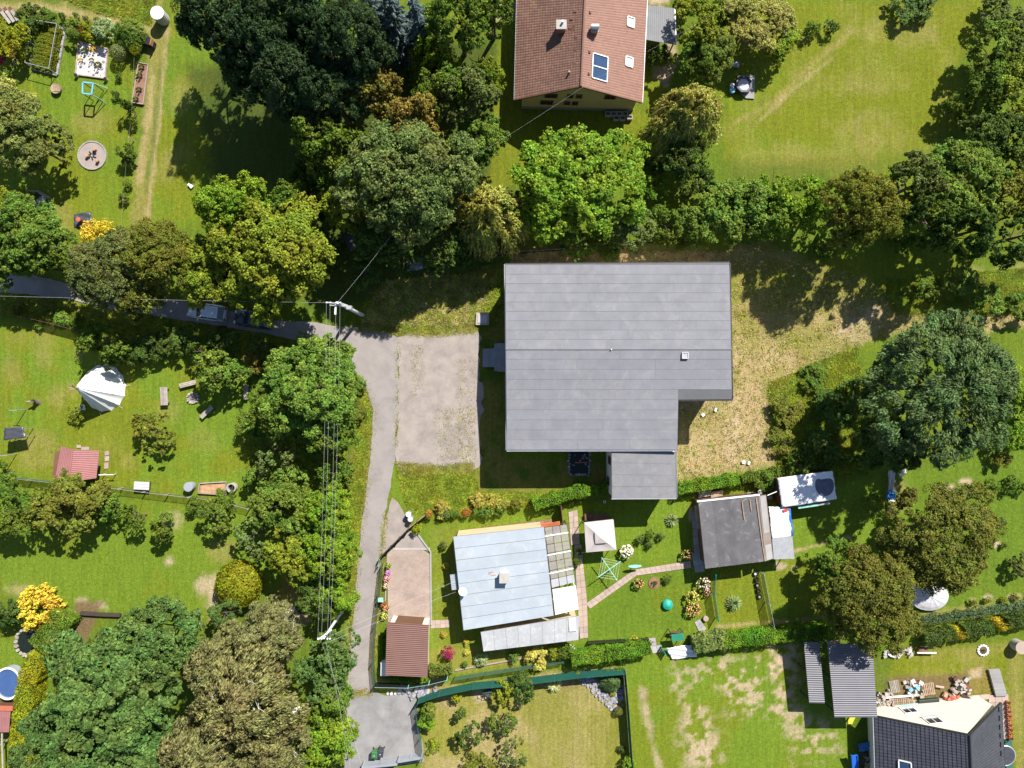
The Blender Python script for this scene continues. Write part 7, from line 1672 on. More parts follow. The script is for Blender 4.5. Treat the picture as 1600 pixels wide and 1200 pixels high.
c = P(1058, 995, 1.4); hs = thing('garden_swing', 'green canopied garden swing above the white tarpaulin', 'swing', (c.x, c.y, 0)); q_ = [P(1049, 991, 1.6), P(1068, 989.5, 1.6), P(1069, 1000.5, 1.5), P(1050, 1002, 1.5)]
slab('canopy', q_, 'tarp_green', hs, .06)
for p in q_: MB().bar((p.x, p.y, 0), (p.x, p.y, 1.5), .06).build('leg', MAT['dark_metal'], hs)
MB().box((c.x, c.y, .45), (1.1, .45, .07)).build('seat', MAT['wood_brown'], hs); MB().box((c.x, c.y + .25, .7), (1.1, .06, .4)).build('backrest', MAT['wood_brown'], hs)
tarp('white_tarpaulin', [P(1040, 1012, .35), P(1086, 1007, .5), P(1089, 1026, .3), P(1050, 1030, .15)], 'tarp_white', 'crumpled white tarpaulin lying between the hedges', n=16, amp=.16, seed=21, base=-.1)
gt = thing('garden_gate', 'small teal gate at the slab landing', 'gate', P(1036, 1016)); 
for k in range(4): MB().bar(P(1032 + k * 2, 1009 + k * 3.2) + Vector((0, 0, .45)), P(1033.6 + k * 2, 1011.6 + k * 3.2) + Vector((0, 0, .45)), .05, .9).build('slat', MAT['teal_plastic'], gt)
for k in range(5):
    c = P(1181 + k * 1.6, 897 + k * 9.0, .3); t_ = thing('tyre_planter', 'dark tyre-like planter in the row along the pale mesh fence', 'planter', (c.x, c.y, 0), 'tyre planters along the mesh fence')
    MB().lathe((c.x, c.y, 0), [(.22, 0), (.26, .12), (.22, .26), (.15, .26), (.14, .12)], 14, close=False).build('tyre', MAT['rubber'], t_); MB().lathe((c.x, c.y, 0), [(.15, 0), (.15, .2)], 14).build('soil', MAT['white_gravel' if k % 2 == 0 else 'soil'], t_)
c = P(1103, 967, .25); barrel(1103, 967, .28, .3, 'slab', 'slab', 'pinkish clay pot near the tilted slab landing', 'clay_pot', 'pot')
bx_ = thing('storage_boxes', 'two-tone low storage chest below the clipped meadow hedge', 'chest', P(1110, 771)); 
for a_, m_ in ((1092, 'slab_grey'), (1111, 'wood')):
    q_ = [P(a_, 769, .4), P(a_ + 18.5, 766, .4), P(a_ + 18.5, 774.5, .4), P(a_, 778, .4)]; MB().prism([xy(p) for p in q_], 0, .34).build('chest', MAT[m_], bx_); slab('lid', q_, m_, bx_, .05)
barrel(1187.5, 769, .24, .7, 'bin_grey', 'galvanised', 'dark barrel behind the old felt shed', 'rain_barrel')
barrel(1203, 777, .25, .6, 'wood_brown', 'wood_grey', 'brown tub between the two sheds', 'tub', 'tub')
c = P(945, 784.5, .2); q_ = thing('sprinkler_ring', 'small white ring on the shaded lawn below the hall annex', 'ring', c); MB().lathe((c.x, c.y, 0), [(.15, 0), (.15, .06), (.09, .06), (.09, 0)], 16, close=False).build('ring', MAT['white_plastic'], q_)
# two round bins, letter box, wheelie bins
for px, py, m_ in ((638, 804, 'white_plastic'), (641, 811.5, 'tarp_grey')):
    barrel(px, py, .27, .95, 'galvanised', m_, 'round metal dustbin with a pale lid at the board fence', 'dustbin', 'bin', 'round dustbins at the board fence')
c = P(595, 937, 1.0); lb_ = thing('letter_box', 'mint green letter box on a post beside the lane', 'letter box', (c.x, c.y, 0)); MB().box((c.x, c.y, .95), (.45, .35, .3)).build('box', MAT['mint_paint'], lb_); MB().bar((c.x, c.y, 0), (c.x, c.y, .8), .08).build('post', MAT['dark_metal'], lb_); MB().box((c.x, c.y, 1.12), (.52, .42, .05)).build('lid', MAT['mint_paint'], lb_)
def wheelie(px, py, rz, m_, label):
    c = P(px, py, .6); root = thing('wheelie_bin', label, 'bin', (c.x, c.y, .05)); R_ = Matrix.Rotation(rz, 3, 'Z')
    def W(x, y, z): v = R_ @ Vector((x, y, 0)); return (c.x + v.x, c.y + v.y, z)
    mb = MB(); lo = [W(-.2, -.24, .1), W(.2, -.24, .1), W(.2, .24, .1), W(-.2, .24, .1)]; hi = [W(-.29, -.34, 1.0), W(.29, -.34, 1.0), W(.29, .34, 1.0), W(-.29, .34, 1.0)]
    mb.v = lo + hi; mb.f = [(3, 2, 1, 0), (4, 5, 6, 7)] + [(i, (i + 1) % 4, 4 + (i + 1) % 4, 4 + i) for i in range(4)]; mb.build('body', MAT[m_], root)
    lid = MB(); lid.v = [W(-.32, -.38, 1.0), W(.32, -.38, 1.0), W(.32, .36, 1.03), W(-.32, .36, 1.03), W(-.26, -.32, 1.07), W(.26, -.32, 1.07), W(.26, .3, 1.12), W(-.26, .3, 1.12)]
    lid.f = [(3, 2, 1, 0), (4, 5, 6, 7)] + [(i, (i + 1) % 4, 4 + (i + 1) % 4, 4 + i) for i in range(4)]; lid.build('lid', MAT[m_], root)
    MB().bar(W(-.26, .42, 1.02), W(.26, .42, 1.02), .04).build('handle', MAT[m_], root)
    MB().box(W(0, -.05, 1.105), (.07, .07, .02), rz).build('lid_badge', MAT['white_plastic'], root)
    for s_ in (-1, 1): a = Vector(W(s_ * .22, .3, .16)); b = Vector(W(s_ * .28, .3, .16)); MB().tube([a, b], .1, 12).build('wheel', MAT['rubber'], root)
wheelie(586, 1176.5, R(-4), 'bin_green', 'green wheelie bin at the metal sliding gate'); wheelie(595.5, 1174.5, R(-10), 'bin_grey', 'dark grey wheelie bin at the metal sliding gate')
# rockeries
rk = thing('slate_rockery', 'rockery of flat grey slates in the garden corner', 'rockery', P(950, 1075)); rr2 = random.Random(5); pts = []
for _ in range(900):
    x, y = rr2.uniform(905, 978), rr2.uniform(1042, 1118)
    if poly_in := (y > 1050 - (x - 905) * .1 and y < 1062 + (x - 905) * .95 and x < 974 and y < 1110): pts.append(pxy(x, y))
stones(rk, pts[:260], 'slate', .13, .27, .14, 12, 'slate')
rk = thing('boulder_rockery', 'bank of loose grey and white boulders above the gravel forecourt', 'rockery', P(640, 1078)); stones(rk, [pxy(rr2.uniform(622, 682), rr2.uniform(1068, 1084)) for _ in range(46)] + [pxy(rr2.uniform(640, 668), rr2.uniform(1078, 1092)) for _ in range(24)], 'slate', .14, .36, .28, 13, 'boulder')
stones(rk, [pxy(606 + i * 6, 1083) for i in range(3)], 'white_gravel', .2, .3, .25, 14, 'boulder')
rk = thing('stone_edging', 'scattered pinkish stones on earth at the green screen', 'stones', P(752, 1080)); stones(rk, [pxy(rr2.uniform(738, 768), rr2.uniform(1072, 1095)) for _ in range(18)], 'stone', .08, .2, .14, 15)
# ring of painted stones, well, concrete blocks, debris lower right
c = P(1535.5, 1016); fb = thing('stone_ringed_bed', 'small flower bed ringed with white stones', 'flower bed', c); MB().lathe(c, [(.42, 0), (.4, .06), (.1, .08)], 18).build('soil', MAT['soil'], fb)
for i in range(13): a = i * 6.283 / 13; MB().lathe((c.x + math.cos(a) * .52, c.y + math.sin(a) * .52, 0), [(.12, 0), (.13, .08), (.07, .14)], 8).build('stone', MAT['white_plastic'], fb)
o = link('foliage', FOL, None, fb, (0, 0, .15)); o.scale = (.25, .25, .2); o.color = (*LC['grey'], 1)
c = P(1597, 1012, 1.0); we = thing('covered_well', 'round concrete well with a flat lid on the lawn', 'well', (c.x, c.y, 0)); MB().lathe((c.x, c.y, 0), [(.62, 0), (.62, .95)], 24).build('ring', MAT['concrete'], we); MB().lathe((c.x, c.y, .95), [(.68, 0), (.68, .08)], 24).build('lid', MAT['slab'], we)
ps = thing('roof_sheet_stack', 'ribbed fibre-cement sheets leaning in a row beside the earth patch', 'sheets', P(1558, 1066))
for k in range(7):
    q_ = [P(1545.5 + k * 1.6, 1047 + k * 5.9, .35), P(1562.5 + k * 1.7, 1046 + k * 5.9, .35), P(1564 + k * 1.7, 1052 + k * 5.9, .25), P(1547 + k * 1.6, 1053 + k * 5.9, .25)]; slab('sheet', q_, 'slab_grey', ps, .25)
def pallet(px, py, rz, label, mat='wood', n=7, L=1.2, W=1.0, z=.14, tilt=0):
    c = P(px, py, z); root = thing('pallet', label, 'pallet', (c.x, c.y, 0)); R_ = Matrix.Rotation(rz, 3, 'Z')
    for k in range(n):
        v = R_ @ Vector(((k - (n - 1) / 2) * L / n, 0, 0)); MB().box((c.x + v.x, c.y + v.y, z - .01), (L / n * .62, W, .03), rz).build('slat', MAT[mat], root)
    for k in (-1, 0, 1):
        v = R_ @ Vector((0, k * W * .43, 0)); MB().box((c.x + v.x, c.y + v.y, (z - .025) / 2), (L, .1, z - .03), rz).build('bearer', MAT['wood_grey'], root)
    return root
pallet(1398, 1073, R(12), 'weathered pallet at the left of the debris row', 'wood_grey', 6, 1.0, 1.3); pallet(1410, 1096, R(4), 'long pallet lying against the pale house wall', 'wood', 12, 2.4, .65); pallet(1451, 1077, R(10), 'brown pallet in the middle of the debris row', 'wood', 7, 1.3, 1.25, .22); pallet(1378, 1095, R(25), 'broken pallet beside the wide carport', 'wood_grey', 4, .8, 1.0)
def heap(name, label, cx, cy, w, d, n, mats, seed, cat='rubble', smax=.5, hmax=.35):
    r = random.Random(seed); root = thing(name, label, cat, P(cx, cy))
    for k in range(n):
        p = P(cx + r.uniform(-w, w), cy + r.uniform(-d, d)); m_ = r.choice(mats); h = r.uniform(.08, hmax)
        MB().box((p.x, p.y, h / 2 + .02 + r.uniform(0, .12)), (r.uniform(.15, smax), r.uniform(.12, smax * .8), h), r.uniform(0, 3), ('X', r.uniform(-.3, .3))).build('scrap_piece', MAT[m_], root)
heap('building_rubble', 'heap of mixed building rubble beside the brown pallet', 1500, 1070, 14, 12, 46, ['slab_grey', 'wood_grey', 'wood_dark', 'slab', 'concrete', 'wood_brown', 'black', 'stone'], 31)
heap('building_rubble', 'light scraps between the weathered pallets', 1382, 1088, 12, 12, 26, ['wood_grey', 'slab', 'concrete', 'wood', 'slab_grey', 'wood_grey'], 32)
heap('building_rubble', 'blue and white scraps between the debris pallets', 1426, 1076, 14, 11, 30, ['lightblue_paint', 'slab_grey', 'wood_grey', 'wood', 'tarp_grey', 'wood_brown', 'concrete'], 33)
heap('building_rubble', 'reddish planks and bricks at the pale house wall', 1483, 1088, 12, 5, 22, ['brick', 'red_paint', 'slab', 'wood', 'terracotta'], 34)
heap('building_rubble', 'scrap pile under the tip of the olive-brown tree', 1405, 1018, 24, 7, 34, ['slab_grey', 'wood_grey', 'tarp_grey', 'stone', 'wood_grey', 'concrete'], 35, hmax=.25)
kk = thing('black_trough', 'black metal trough along the pale house wall', 'trough', P(1453, 1097)); q_ = [P(1436, 1095, .4), P(1468, 1092, .4), P(1468, 1097, .4), P(1437, 1099, .4)]; MB().prism([xy(p) for p in q_], 0, .38).build('trough_body', MAT['dark_metal'], kk); MB().bar(q_[0], q_[1], .06, .05).build('rim', MAT['fence_green'], kk)
for i, (a_, b_) in enumerate((((1383, 1090), (1436, 1086)), ((1395, 1105), (1434, 1100)), ((1462, 1072), (1475, 1074)), ((1425, 1062), (1431, 1072)), ((1505, 1085), (1535, 1103)))):
    lb = ('pale plank across the debris row', 'greenish plank below the debris row', 'short pale board right of the brown pallet', 'grey upright board behind the blue scraps', 'dark bar leaning to the roof verge of the dark house')[i]
    o = MB().bar(P(*a_, .3), P(*b_, .35), .2 if i != 3 else .45, .06).build('plank', MAT[('window_frame', 'mint_paint', 'slab', 'tarp_grey', 'dark_metal')[i]]); tag(o, lb, 'plank')
wb_ = thing('wheelbarrow', 'upturned wheelbarrow and white pipe on the lawn edge', 'wheelbarrow', P(1443, 1020)); c = P(1443, 1018, .4); MB().lathe((c.x, c.y, .1), [(.5, 0), (.42, .25), (.2, .36)], 12, 1.2, .8).build('tray', MAT['wood_brown'], wb_); MB().bar(P(1433, 1020, .5), P(1463, 1020, .5), .12, .1).build('white_pipe', MAT['window_frame'], wb_); MB().bar(P(1438, 1010, .3), P(1462, 1011, .3), .05).build('handle', MAT['wood_grey'], wb_)
for k in range(9):
    c = P(1575.5 + k * .55, 1098 + k * 7, .35); t_ = thing('flower_pot', 'flower pot with red blooms in the row along the pale paving', 'flower pot', (c.x, c.y, .05), 'flower pots along the paving')
    MB().lathe((c.x, c.y, .05), [(.15, 0), (.2, .3), (.17, .3)], 12).build('pot', MAT['terracotta'], t_)
    o = link('foliage', FOL, None, t_, (0, 0, .4)); o.scale = (.22, .22, .2); o.color = (*LC['mid'], 1)
    kx = ('pb', k % 3)
    if kx not in PROTO: PROTO[kx] = blossoms_mesh(60 + k, 9, .045, .2, .16).mesh('blossoms', MAT['petal'], (0, 0, 0))
    o = link('blossoms', PROTO[kx], None, t_, (0, 0, .42)); o.color = ((.6, .05, .03, 1), (.65, .22, .04, 1), (.55, .08, .2, 1))[k % 3]
gm = tag(MB().prism([pxy(*p) for p in ((1570, 1156), (1581, 1155), (1583, 1200), (1572, 1202))], .0, .06).build('green_mat', MAT['fence_green']), 'green mat beside the dark roofed house', 'mat')
c = P(1571, 1181, .7); tr = thing('trampoline', 'small dark round trampoline beside the dark roofed house', 'trampoline', (c.x, c.y, 0)); MB().lathe((c.x, c.y, .66), [(1.0, 0), (1.0, .04)], 28).build('jumping_mat', MAT['tarp_black'], tr); MB().lathe((c.x, c.y, .62), [(1.06, 0), (1.1, .06), (1.02, .1), (.98, .06)], 28, close=False).build('rim', MAT['galvanised'], tr)
for a in (0.3, 1.9, 3.5, 5.0): MB().bar((c.x + math.cos(a), c.y + math.sin(a), 0), (c.x + math.cos(a), c.y + math.sin(a), .64), .05).build('leg', MAT['galvanised'], tr)
bs = thing('blue_slide', 'bright blue plastic slide in the shadow of the dark roofed house', 'slide', P(1337, 1190)); mb = MB().bar(P(1335, 1180, 1.1), P(1337, 1215, .2), .5, .08); mb.build('chute', MAT['blue_plastic'], bs)
for s_ in (-1, 1): MB().bar(P(1335 + s_ * 4.6, 1180, 1.16), P(1337 + s_ * 4.6, 1215, .28), .06, .18).build('side_wall', MAT['blue_plastic'], bs)
tarp('blue_tarpaulin', [P(1341, 1162, .3), P(1360, 1158, .3), P(1362, 1172, .2), P(1343, 1176, .2)], 'tarp_blue', 'dark blue tarpaulin in the shadow beside the house', n=8, amp=.1, seed=41, base=-.08)
tarp('teal_sheet', [P(1358, 1184, .4), P(1371, 1188, .4), P(1373, 1205, .3), P(1362, 1204, .3)], 'lightblue_paint', 'teal sheet over clutter at the house corner', n=8, amp=.12, seed=43, base=-.08)
heap('timber_clutter', 'dark boards piled in the house shadow beside the blue slide', 1352, 1188, 7, 12, 16, ['wood_grey', 'wood_dark', 'wood'], 44, 'timber', .8, .2)
yb_ = P(1328, 1128, .5); o = MB().prism([pxy(*p) for p in ((1325, 1121), (1336, 1121), (1331, 1131), (1325, 1131))], 0, .05).build('yellow_board', MAT['yellow_paint']); tag(o, 'yellow board on the ground below the wide carport', 'board')
c = P(1293, 999, .8); hp = thing('hose_arch', 'pale bent hose over a plank at the carport edge', 'hose', (c.x, c.y, 0)); MB().tube([(c.x - .45, c.y - .5, 0), (c.x - .4, c.y - .1, 1.5), (c.x + .1, c.y + .15, 2.6), (c.x + .9, c.y, 2.7)], .04, 6).build('hose', MAT['mint_paint'], hp); MB().bar(P(1292, 1004, .4), P(1312, 1002, .4), .3, .1).build('plank', MAT['wood'], hp)
# pool cover under the olive tree, scrap strip
c = P(1453, 932, .5); pc = thing('covered_pool', 'round paddling pool under a pale ribbed cover', 'pool', (c.x, c.y, 0)); MB().lathe((c.x, c.y, 0), [(1.95, 0), (2.05, .25), (1.95, .45)], 32, 1, .75, .12).build('pool_ring', MAT['tarp_grey'], pc)
mb = MB(); N_ = 36
for j, (rr_k, z_) in enumerate(((2.03, .42), (1.5, .62), (.8, .78), (.05, .82))):
    for i in range(N_): a = 2 * math.pi * i / N_; k_ = rr_k; mb.v.append((c.x + k_ * math.cos(a), c.y + k_ * .75 * math.sin(a), z_ + .03 * (i % 3 == 0) * (j > 0)))
for j in range(3):
    for i in range(N_): mb.f.append((j * N_ + i, j * N_ + (i + 1) % N_, (j + 1) * N_ + (i + 1) % N_, (j + 1) * N_ + i))
mb.f.append(tuple(range(3 * N_, 4 * N_))); mb.build('cover', MAT['tarp_grey'], pc)
tarp('grey_sheet', [P(1388, 736, .5), P(1399, 733, .5), P(1396, 768, .4), P(1388, 768, .4)], 'tarp_grey', 'long grey sheet lying beneath the huge meadow tree', n=10, amp=.08, seed=51, base=-.05); tarp('blue_tarpaulin', [P(1385, 767, .4), P(1399, 767, .4), P(1399, 781, .3), P(1384, 779, .3)], 'tarp_blue', 'bright blue crumpled tarpaulin beneath the huge meadow tree', n=10, amp=.14, seed=52, base=-.08)
tarp('pale_board', [P(1388, 781, .35), P(1399, 780, .35), P(1400, 796, .3), P(1389, 797, .3)], 'roof_white', 'pale board just below the bright blue tarpaulin', 'board', 4, .02, 53); tarp('grey_sheet', [P(1403, 737, .4), P(1414, 732, .4), P(1416, 740, .35), P(1405, 746, .35)], 'tarp_grey', 'small grey sheet beside the long grey sheet', n=5, amp=.05, seed=54)
# objects around the hall
q_ = [P(744.5, 489), P(764.5, 490), P(764, 508), P(743.5, 508)]; sh = thing('shaft_cover', 'square concrete shaft with a grey metal lid beside the hall', 'shaft', P(754, 498)); MB().prism([xy(p) for p in q_], -.05, .35).build('rim', MAT['slab'], sh); MB().prism(inset([xy(p) for p in q_], .2), .35, .42).build('lid', MAT['galvanised'], sh)
q_ = [P(891, 705), P(919, 705), P(919, 740), P(891, 740)]; bp = thing('basement_pit', 'open stone-rimmed pit with dark debris beside the hall', 'pit', P(905, 722)); MB().prism([xy(p) for p in q_], -.05, .06).build('pit_shade_sheet', MAT['black'], bp)  # flat black sheet paints the shaded depth of the pit, no real hole
stones(bp, [pxy(889 + random.uniform(-1, 1), 706 + k * 4.6) for k in range(8)] + [pxy(921 + random.uniform(-1, 1), 706 + k * 4.6) for k in range(8)] + [pxy(892 + k * 4.5, 742 + random.uniform(-1, 1)) for k in range(7)], 'slate', .16, .24, .22, 61)
stones(bp, [pxy(random.uniform(893, 917), random.uniform(707, 728)) for _ in range(16)], 'slate', .08, .2, .2, 62, 'debris_piece'); MB().bar(P(900, 723, .2), P(918, 722, .2), .12, .05).build('red_pipe', MAT['terracotta'], bp)
rr3 = random.Random(66)
for k, (px, py) in enumerate(((1161, 722), (1169, 723), (1098, 648), (1117, 640), (300, 292), (297, 290))):
    c = P(px, py); o = MB().box((c.x, c.y, .12), (.35, .25, .22), rr3.uniform(0, 3), ('X', .3)).build('litter_block', MAT['white_plastic']); tag(o, 'small white scrap lying on the grass', 'scrap', 'white scraps on the grass')
tarp('tin_sheet', [P(633, 405, .4), P(660, 402, .5), P(662, 420, .3), P(636, 424, .3)], 'slab_blue', 'crumpled bluish sheet in the shade below the wood', 'sheet', 9, .12, 71, base=-.08)
tarp('dark_sheet', [P(530, 366, 1.0), P(556, 364, 1.0), P(568, 384, .9), P(545, 394, .9)], 'tarp_black', 'dark sheet roof among the shaded shrubs of the wood', 'sheet', 6, .05, 72)
# ---------------------------------------------------------------- cars
def car(px, py, rz, paint, label):
    c = P(px, py, .7); root = thing('parked_car', label, 'car', (c.x, c.y, .055)); Rm = Matrix.Rotation(rz, 3, 'Z')
    def W(x, y, z): v = Rm @ Vector((x, y, 0)); return (c.x + v.x, c.y + v.y, z + .055)
    sec = [(-2.05, .62, .35, .62), (-1.98, .78, .28, .78), (-1.5, .85, .25, .88), (-.6, .87, .22, .93), (.6, .87, .22, .93), (1.35, .84, .24, .88), (1.85, .74, .28, .74), (2.0, .58, .36, .58)]   # x, half width, z low, z high
    mb = MB()
    for x, w, zl, zh in sec: mb.v += [W(x, -w, zl + .08), W(x, -w, zh - .16), W(x, -w * .9, zh), W(x, w * .9, zh), W(x, w, zh - .16), W(x, w, zl + .08), W(x, w * .85, zl), W(x, -w * .85, zl)]
    for k in range(len(sec) - 1):
        for i in range(8): mb.f.append((k * 8 + i, k * 8 + (i + 1) % 8, k * 8 + 8 + (i + 1) % 8, k * 8 + 8 + i))
    mb.f += [tuple(range(7, -1, -1)), tuple(range((len(sec) - 1) * 8, len(sec) * 8))]; mb.build('body', MAT[paint], root, True)
    cb_ = MB(); lo = [W(-1.85, -.74, .86), W(.95, -.74, .9), W(.95, .74, .9), W(-1.85, .74, .86)]; hi = [W(-1.35, -.58, 1.42), W(.2, -.58, 1.45), W(.2, .58, 1.45), W(-1.35, .58, 1.42)]
    cb_.v = lo + hi; cb_.f = [(4, 5, 6, 7)] + [(i, (i + 1) % 4, 4 + (i + 1) % 4, 4 + i) for i in range(4)]; cb_.build('cabin_glass', MAT['window_dark'], root)
    rf_ = MB(); rf_.v = [W(-1.45, -.6, 1.43), W(.25, -.6, 1.46), W(.25, .6, 1.46), W(-1.45, .6, 1.43), W(-1.3, -.5, 1.49), W(.1, -.5, 1.51), W(.1, .5, 1.51), W(-1.3, .5, 1.49)]; rf_.f = [(3, 2, 1, 0), (4, 5, 6, 7)] + [(i, (i + 1) % 4, 4 + (i + 1) % 4, 4 + i) for i in range(4)]; rf_.build('roof', MAT[paint], root)
    for s_ in (-1, 1):
        for a, b in (((.95, .9), (.2, 1.45)), ((-.45, .9), (-.45, 1.44)), ((-1.85, .86), (-1.4, 1.42))): MB().bar(W(a[0], s_ * .745, a[1]), W(b[0], s_ * .59, b[1]), .06).build('pillar', MAT[paint], root)
        for x in (-1.25, 1.25):
            wh = MB().tube([W(x, s_ * .66, .31), W(x, s_ * .88, .31)], .31, 16).build('wheel', MAT['rubber'], root); MB().tube([W(x, s_ * .87, .31), W(x, s_ * .9, .31)], .2, 12).build('rim', MAT['galvanised'], wh)
        MB().box(W(1.9, s_ * .55, .68), (.16, .3, .14), rz).build('headlight', MAT['white_plastic'], root); MB().box(W(-2.0, s_ * .6, .75), (.1, .22, .2), rz).build('tail_light', MAT['red_light'], root); MB().box(W(.7, s_ * .95, .95), (.14, .16, .1), rz).build('mirror', MAT[paint], root)
        MB().box(W(.1, s_ * .885, .72), (.16, .03, .03), rz).build('door_handle', MAT['dark_metal'], root)
    return root
car(323, 487, R(172), 'car_silver', 'silver-blue hatchback parked under the yellow-green tree'); car(396, 499, R(172), 'car_dark', 'dark car half hidden under foliage beside the lane')
# ---------------------------------------------------------------- power poles and wires
def pole(b_, top, h, label, mat, twin=False):
    b0 = P(*b_); t0 = P(*top, h); root = thing('power_pole', label, 'pole', b0)
    MB().tube([(b0.x, b0.y, -.1), (t0.x, t0.y, h)], [.17, .11] if not twin else [.2, .13], 10).build('shaft', MAT[mat], root)
    if twin: MB().tube([(b0.x + 1.1, b0.y - .7, -.1), (t0.x + .15, t0.y - .1, h - .2)], [.2, .13], 10).build('shaft', MAT[mat], root)
    return root, t0
p1_, t1 = pole((551, 482), (527, 473), 7.6, 'twin concrete power pole at the junction', 'pole_concrete', True)
MB().bar((t1.x - 1.1, t1.y + .05, 7.5), (t1.x + .6, t1.y - .1, 7.5), .12).build('crossarm', MAT['galvanised'], p1_); MB().bar((t1.x - .9, t1.y - .15, 6.9), (t1.x + .6, t1.y - .25, 6.9), .1).build('crossarm', MAT['galvanised'], p1_)
for dx in (-1.0, -.65, -.1, .3): MB().lathe((t1.x + dx, t1.y, 7.55), [(.06, 0), (.09, .1), (.05, .22)], 8).build('insulator', MAT['white_plastic'], p1_)
MB().box((t1.x + .9, t1.y - .35, 6.5), (.5, .35, .5)).build('switch_box', MAT['galvanised'], p1_); la = MB().bar((t1.x - .25, t1.y - .1, 7.2), (t1.x - .25, t1.y - 1.1, 7.35), .16, .1).build('lamp_arm', MAT['white_plastic'], p1_)
p2_, t2 = pole((533, 957), (506, 997), 7.5, 'power pole with white crossarm among the roadside trees', 'pole_concrete')
MB().bar((t2.x - .55, t2.y - .15, 7.4), (t2.x + .7, t2.y + .75, 7.4), .1).build('crossarm', MAT['white_plastic'], p2_)
for dx in (-.55, -.2, .35, .6): MB().lathe((t2.x + dx, t2.y - .05, 7.42), [(.06, 0), (.09, .1), (.05, .22)], 8).build('insulator', MAT['white_plastic'], p2_)
def wire(a, b, label, sag=.6, r=.0075, group='overhead wires between the power poles'):
    pts = [lerp(a, b, i / 16) - Vector((0, 0, sag * 4 * (i / 16) * (1 - i / 16))) for i in range(17)]
    o = MB().tube(pts, r, 5).build('overhead_wire', MAT['wire']); tag(o, label, 'wire', group)
for d1, d2 in ((-1.0, -.55), (-.65, -.2), (-.1, .35), (.3, .6)): wire(Vector((t1.x + d1, t1.y, 7.75)), Vector((t2.x + d2, t2.y, 7.62)), 'overhead wire running between the two power poles')
wire(t1 + Vector((.1, .1, .05)), P(640, 330, 9), 'thin wire rising from the junction pole into the wood', .3, group=None)
wire(t1 + Vector((-.9, 0, 0)), P(-20, 462, 7), 'thin wire from the junction pole along the lane', .5, group=None)
wire(t2 + Vector((.6, .2, 0)), P(712, 908, 3.6), 'service wire from the roadside pole to the cream house', .3, group='service wires to the cream house'); wire(t2 + Vector((.4, -.4, 0)), P(712, 925, 3.4), 'service wire from the roadside pole to the cream house', .3, group='service wires to the cream house')
wire(t2 + Vector((-.2, -.4, 0)), P(575, 1230, 7), 'wire from the roadside pole over the gravel forecourt', .4, group='wires over the gravel forecourt'); wire(t2 + Vector((.2, -.4, 0)), P(552, 1230, 7), 'wire from the roadside pole over the gravel forecourt', .4, group='wires over the gravel forecourt')
wire(P(690, 275, 9), P(926, 126, 6.9), 'service wire from the wood to the brown tiled house', .4, .004, group=None); wire(P(926, 126, 6.9), P(1170, -10, 7), 'service wire from the brown tiled house over the garden trees', .4, .004, group=None)
# ---------------------------------------------------------------- birch limbs (bare white branches showing in the crowns)
# ---------------------------------------------------------------- rough grass: tufts on meadow, banks and verges
rg = np.random.RandomState(9)
def tufts(name, label, polys, n, hmin, hmax, col):
    C = []
    for poly, k in polys:
        p = np.array(poly, float); lo, hi = p.min(0), p.max(0); q = rg.uniform(lo, hi, (k * 2, 2)); ins = np.zeros(len(q), bool)
        for i in range(len(p)):
            a, b = p[i], p[(i + 1) % len(p)]
            if a[1] != b[1]: ins ^= ((a[1] > q[:, 1]) != (b[1] > q[:, 1])) & (q[:, 0] < (b[0] - a[0]) * (q[:, 1] - a[1]) / (b[1] - a[1]) + a[0])
        C.append(q[ins])
    q = np.concatenate(C); x = (q[:, 0] - 800) * CAMH / FPX; y = (600 - q[:, 1]) * CAMH / FPX; N_ = len(x); k = 5
    j = np.repeat(np.arange(N_), k); a = rg.uniform(0, 6.283, N_ * k); h = rg.uniform(hmin, hmax, N_ * k); ln = h * rg.uniform(.8, 2.2, N_ * k)
    bx, by = x[j] + rg.normal(0, .10, N_ * k), y[j] + rg.normal(0, .10, N_ * k); dx, dy = np.cos(a), np.sin(a); w = .035
    v = np.stack([np.stack([bx - dy * w, by + dx * w, 0 * h], 1), np.stack([bx + dy * w, by - dx * w, 0 * h], 1), np.stack([bx + dx * ln, by + dy * ln, h], 1)], 1).reshape(-1, 3)
    me = bpy.data.meshes.new(name); np_mesh(me, v, np.arange(3 * N_ * k, dtype=np.int32).reshape(-1, 3)); me.materials.append(MAT['leaf']); o = link(name, me); o.color = (*col, 1); tag(o, label, 'grass', kind='stuff'); return o
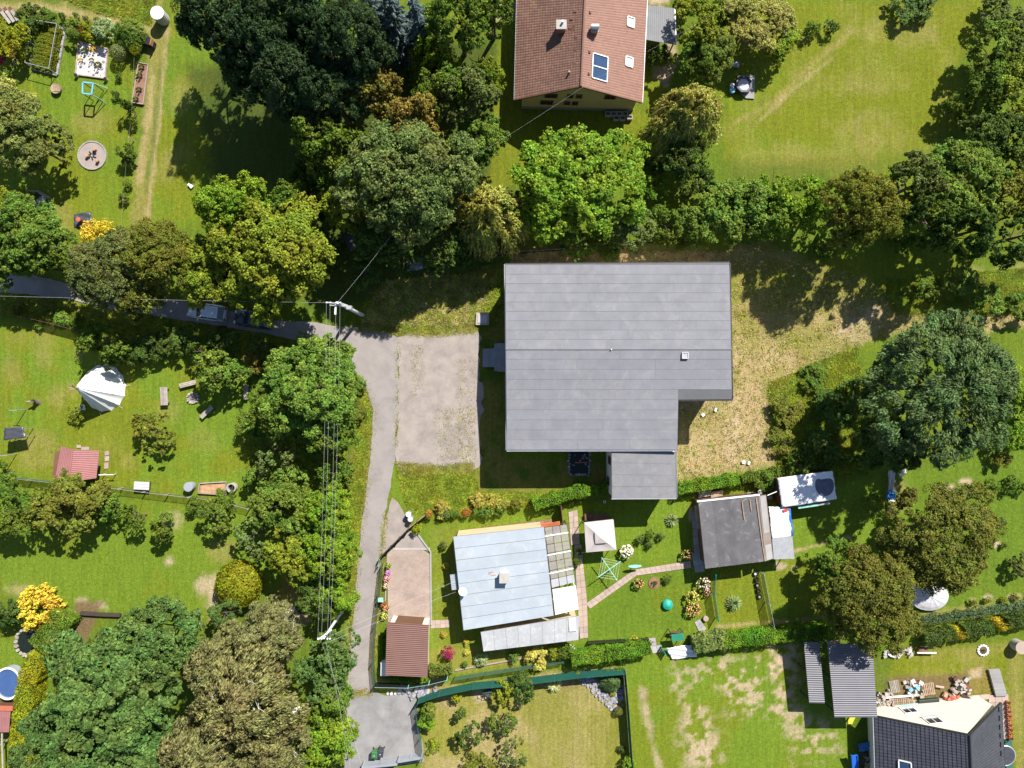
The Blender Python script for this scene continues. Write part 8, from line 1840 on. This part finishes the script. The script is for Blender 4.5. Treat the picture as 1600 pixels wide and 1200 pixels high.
tufts('dry_grass', 'tall dry straw-coloured grass of the meadow', [(MEAD, 3500), ([(800, 392), (1140, 395), (1140, 412), (800, 412)], 1600), ([(560, 510), (600, 440), (700, 430), (780, 430), (740, 510)], 1800)], 0, .03, .14, (.44, .35, .17))
tufts('meadow_grass', 'tall green grass of the banks and meadow margin', [([(1200, 600), (1340, 540), (1360, 740), (1215, 735)], 5000), ([(1370, 440), (1600, 420), (1600, 490), (1400, 490)], 4000), ([(0, 455), (160, 482), (300, 505), (480, 535), (430, 560), (250, 545), (120, 515), (0, 490)], 5000), ([(618, 730), (740, 738), (748, 770), (880, 772), (850, 790), (640, 800)], 3500), ([(540, 560), (582, 640), (566, 800), (548, 1000), (535, 800), (560, 680)], 3000), ([(60, -20), (250, -20), (235, 40), (150, 18)], 1500), ([(380, 690), (540, 690), (540, 900), (400, 800)], 3000), (MEAD, 1200), ([(545, 505), (600, 440), (790, 420), (790, 500), (640, 520)], 2000)], 0, .05, .2, (.22, .27, .025))

def band(path, w):
    up = [(x + w, y) for x, y in path]; dn = [(x - w, y) for x, y in path][::-1]; return up + dn
tufts('verge_weeds', 'weeds creeping over the edges of lane and parking yard', [(band([(510, 549), (548, 568), (574, 607), (584, 640), (583, 677), (578, 733), (569, 800), (561, 860), (556, 933), (548, 1013), (544, 1080)], 5), 2600), (band([(603, 800), (596, 867), (588, 960), (584, 1000), (581, 1053)], 4), 1500), (band([(622, 530), (621, 600), (619, 700)], 2), 150), ([(618, 722), (640, 740), (740, 736), (740, 722), (690, 728)], 1500), ([(560, 508), (620, 516), (680, 516), (745, 508), (745, 520), (680, 526), (560, 518)], 1500), ([(640, 540), (660, 540), (660, 600), (645, 620)], 60), ([(680, 640), (742, 640), (742, 720), (680, 720)], 170), ([(715, 560), (745, 560), (745, 720), (715, 720)], 120), ([(0, 420), (160, 450), (330, 472), (330, 480), (160, 460), (0, 430)], 900), ([(545, 1078), (580, 1076), (580, 1086), (545, 1088)], 200)], 0, .04, .16, (.27, .27, .05))
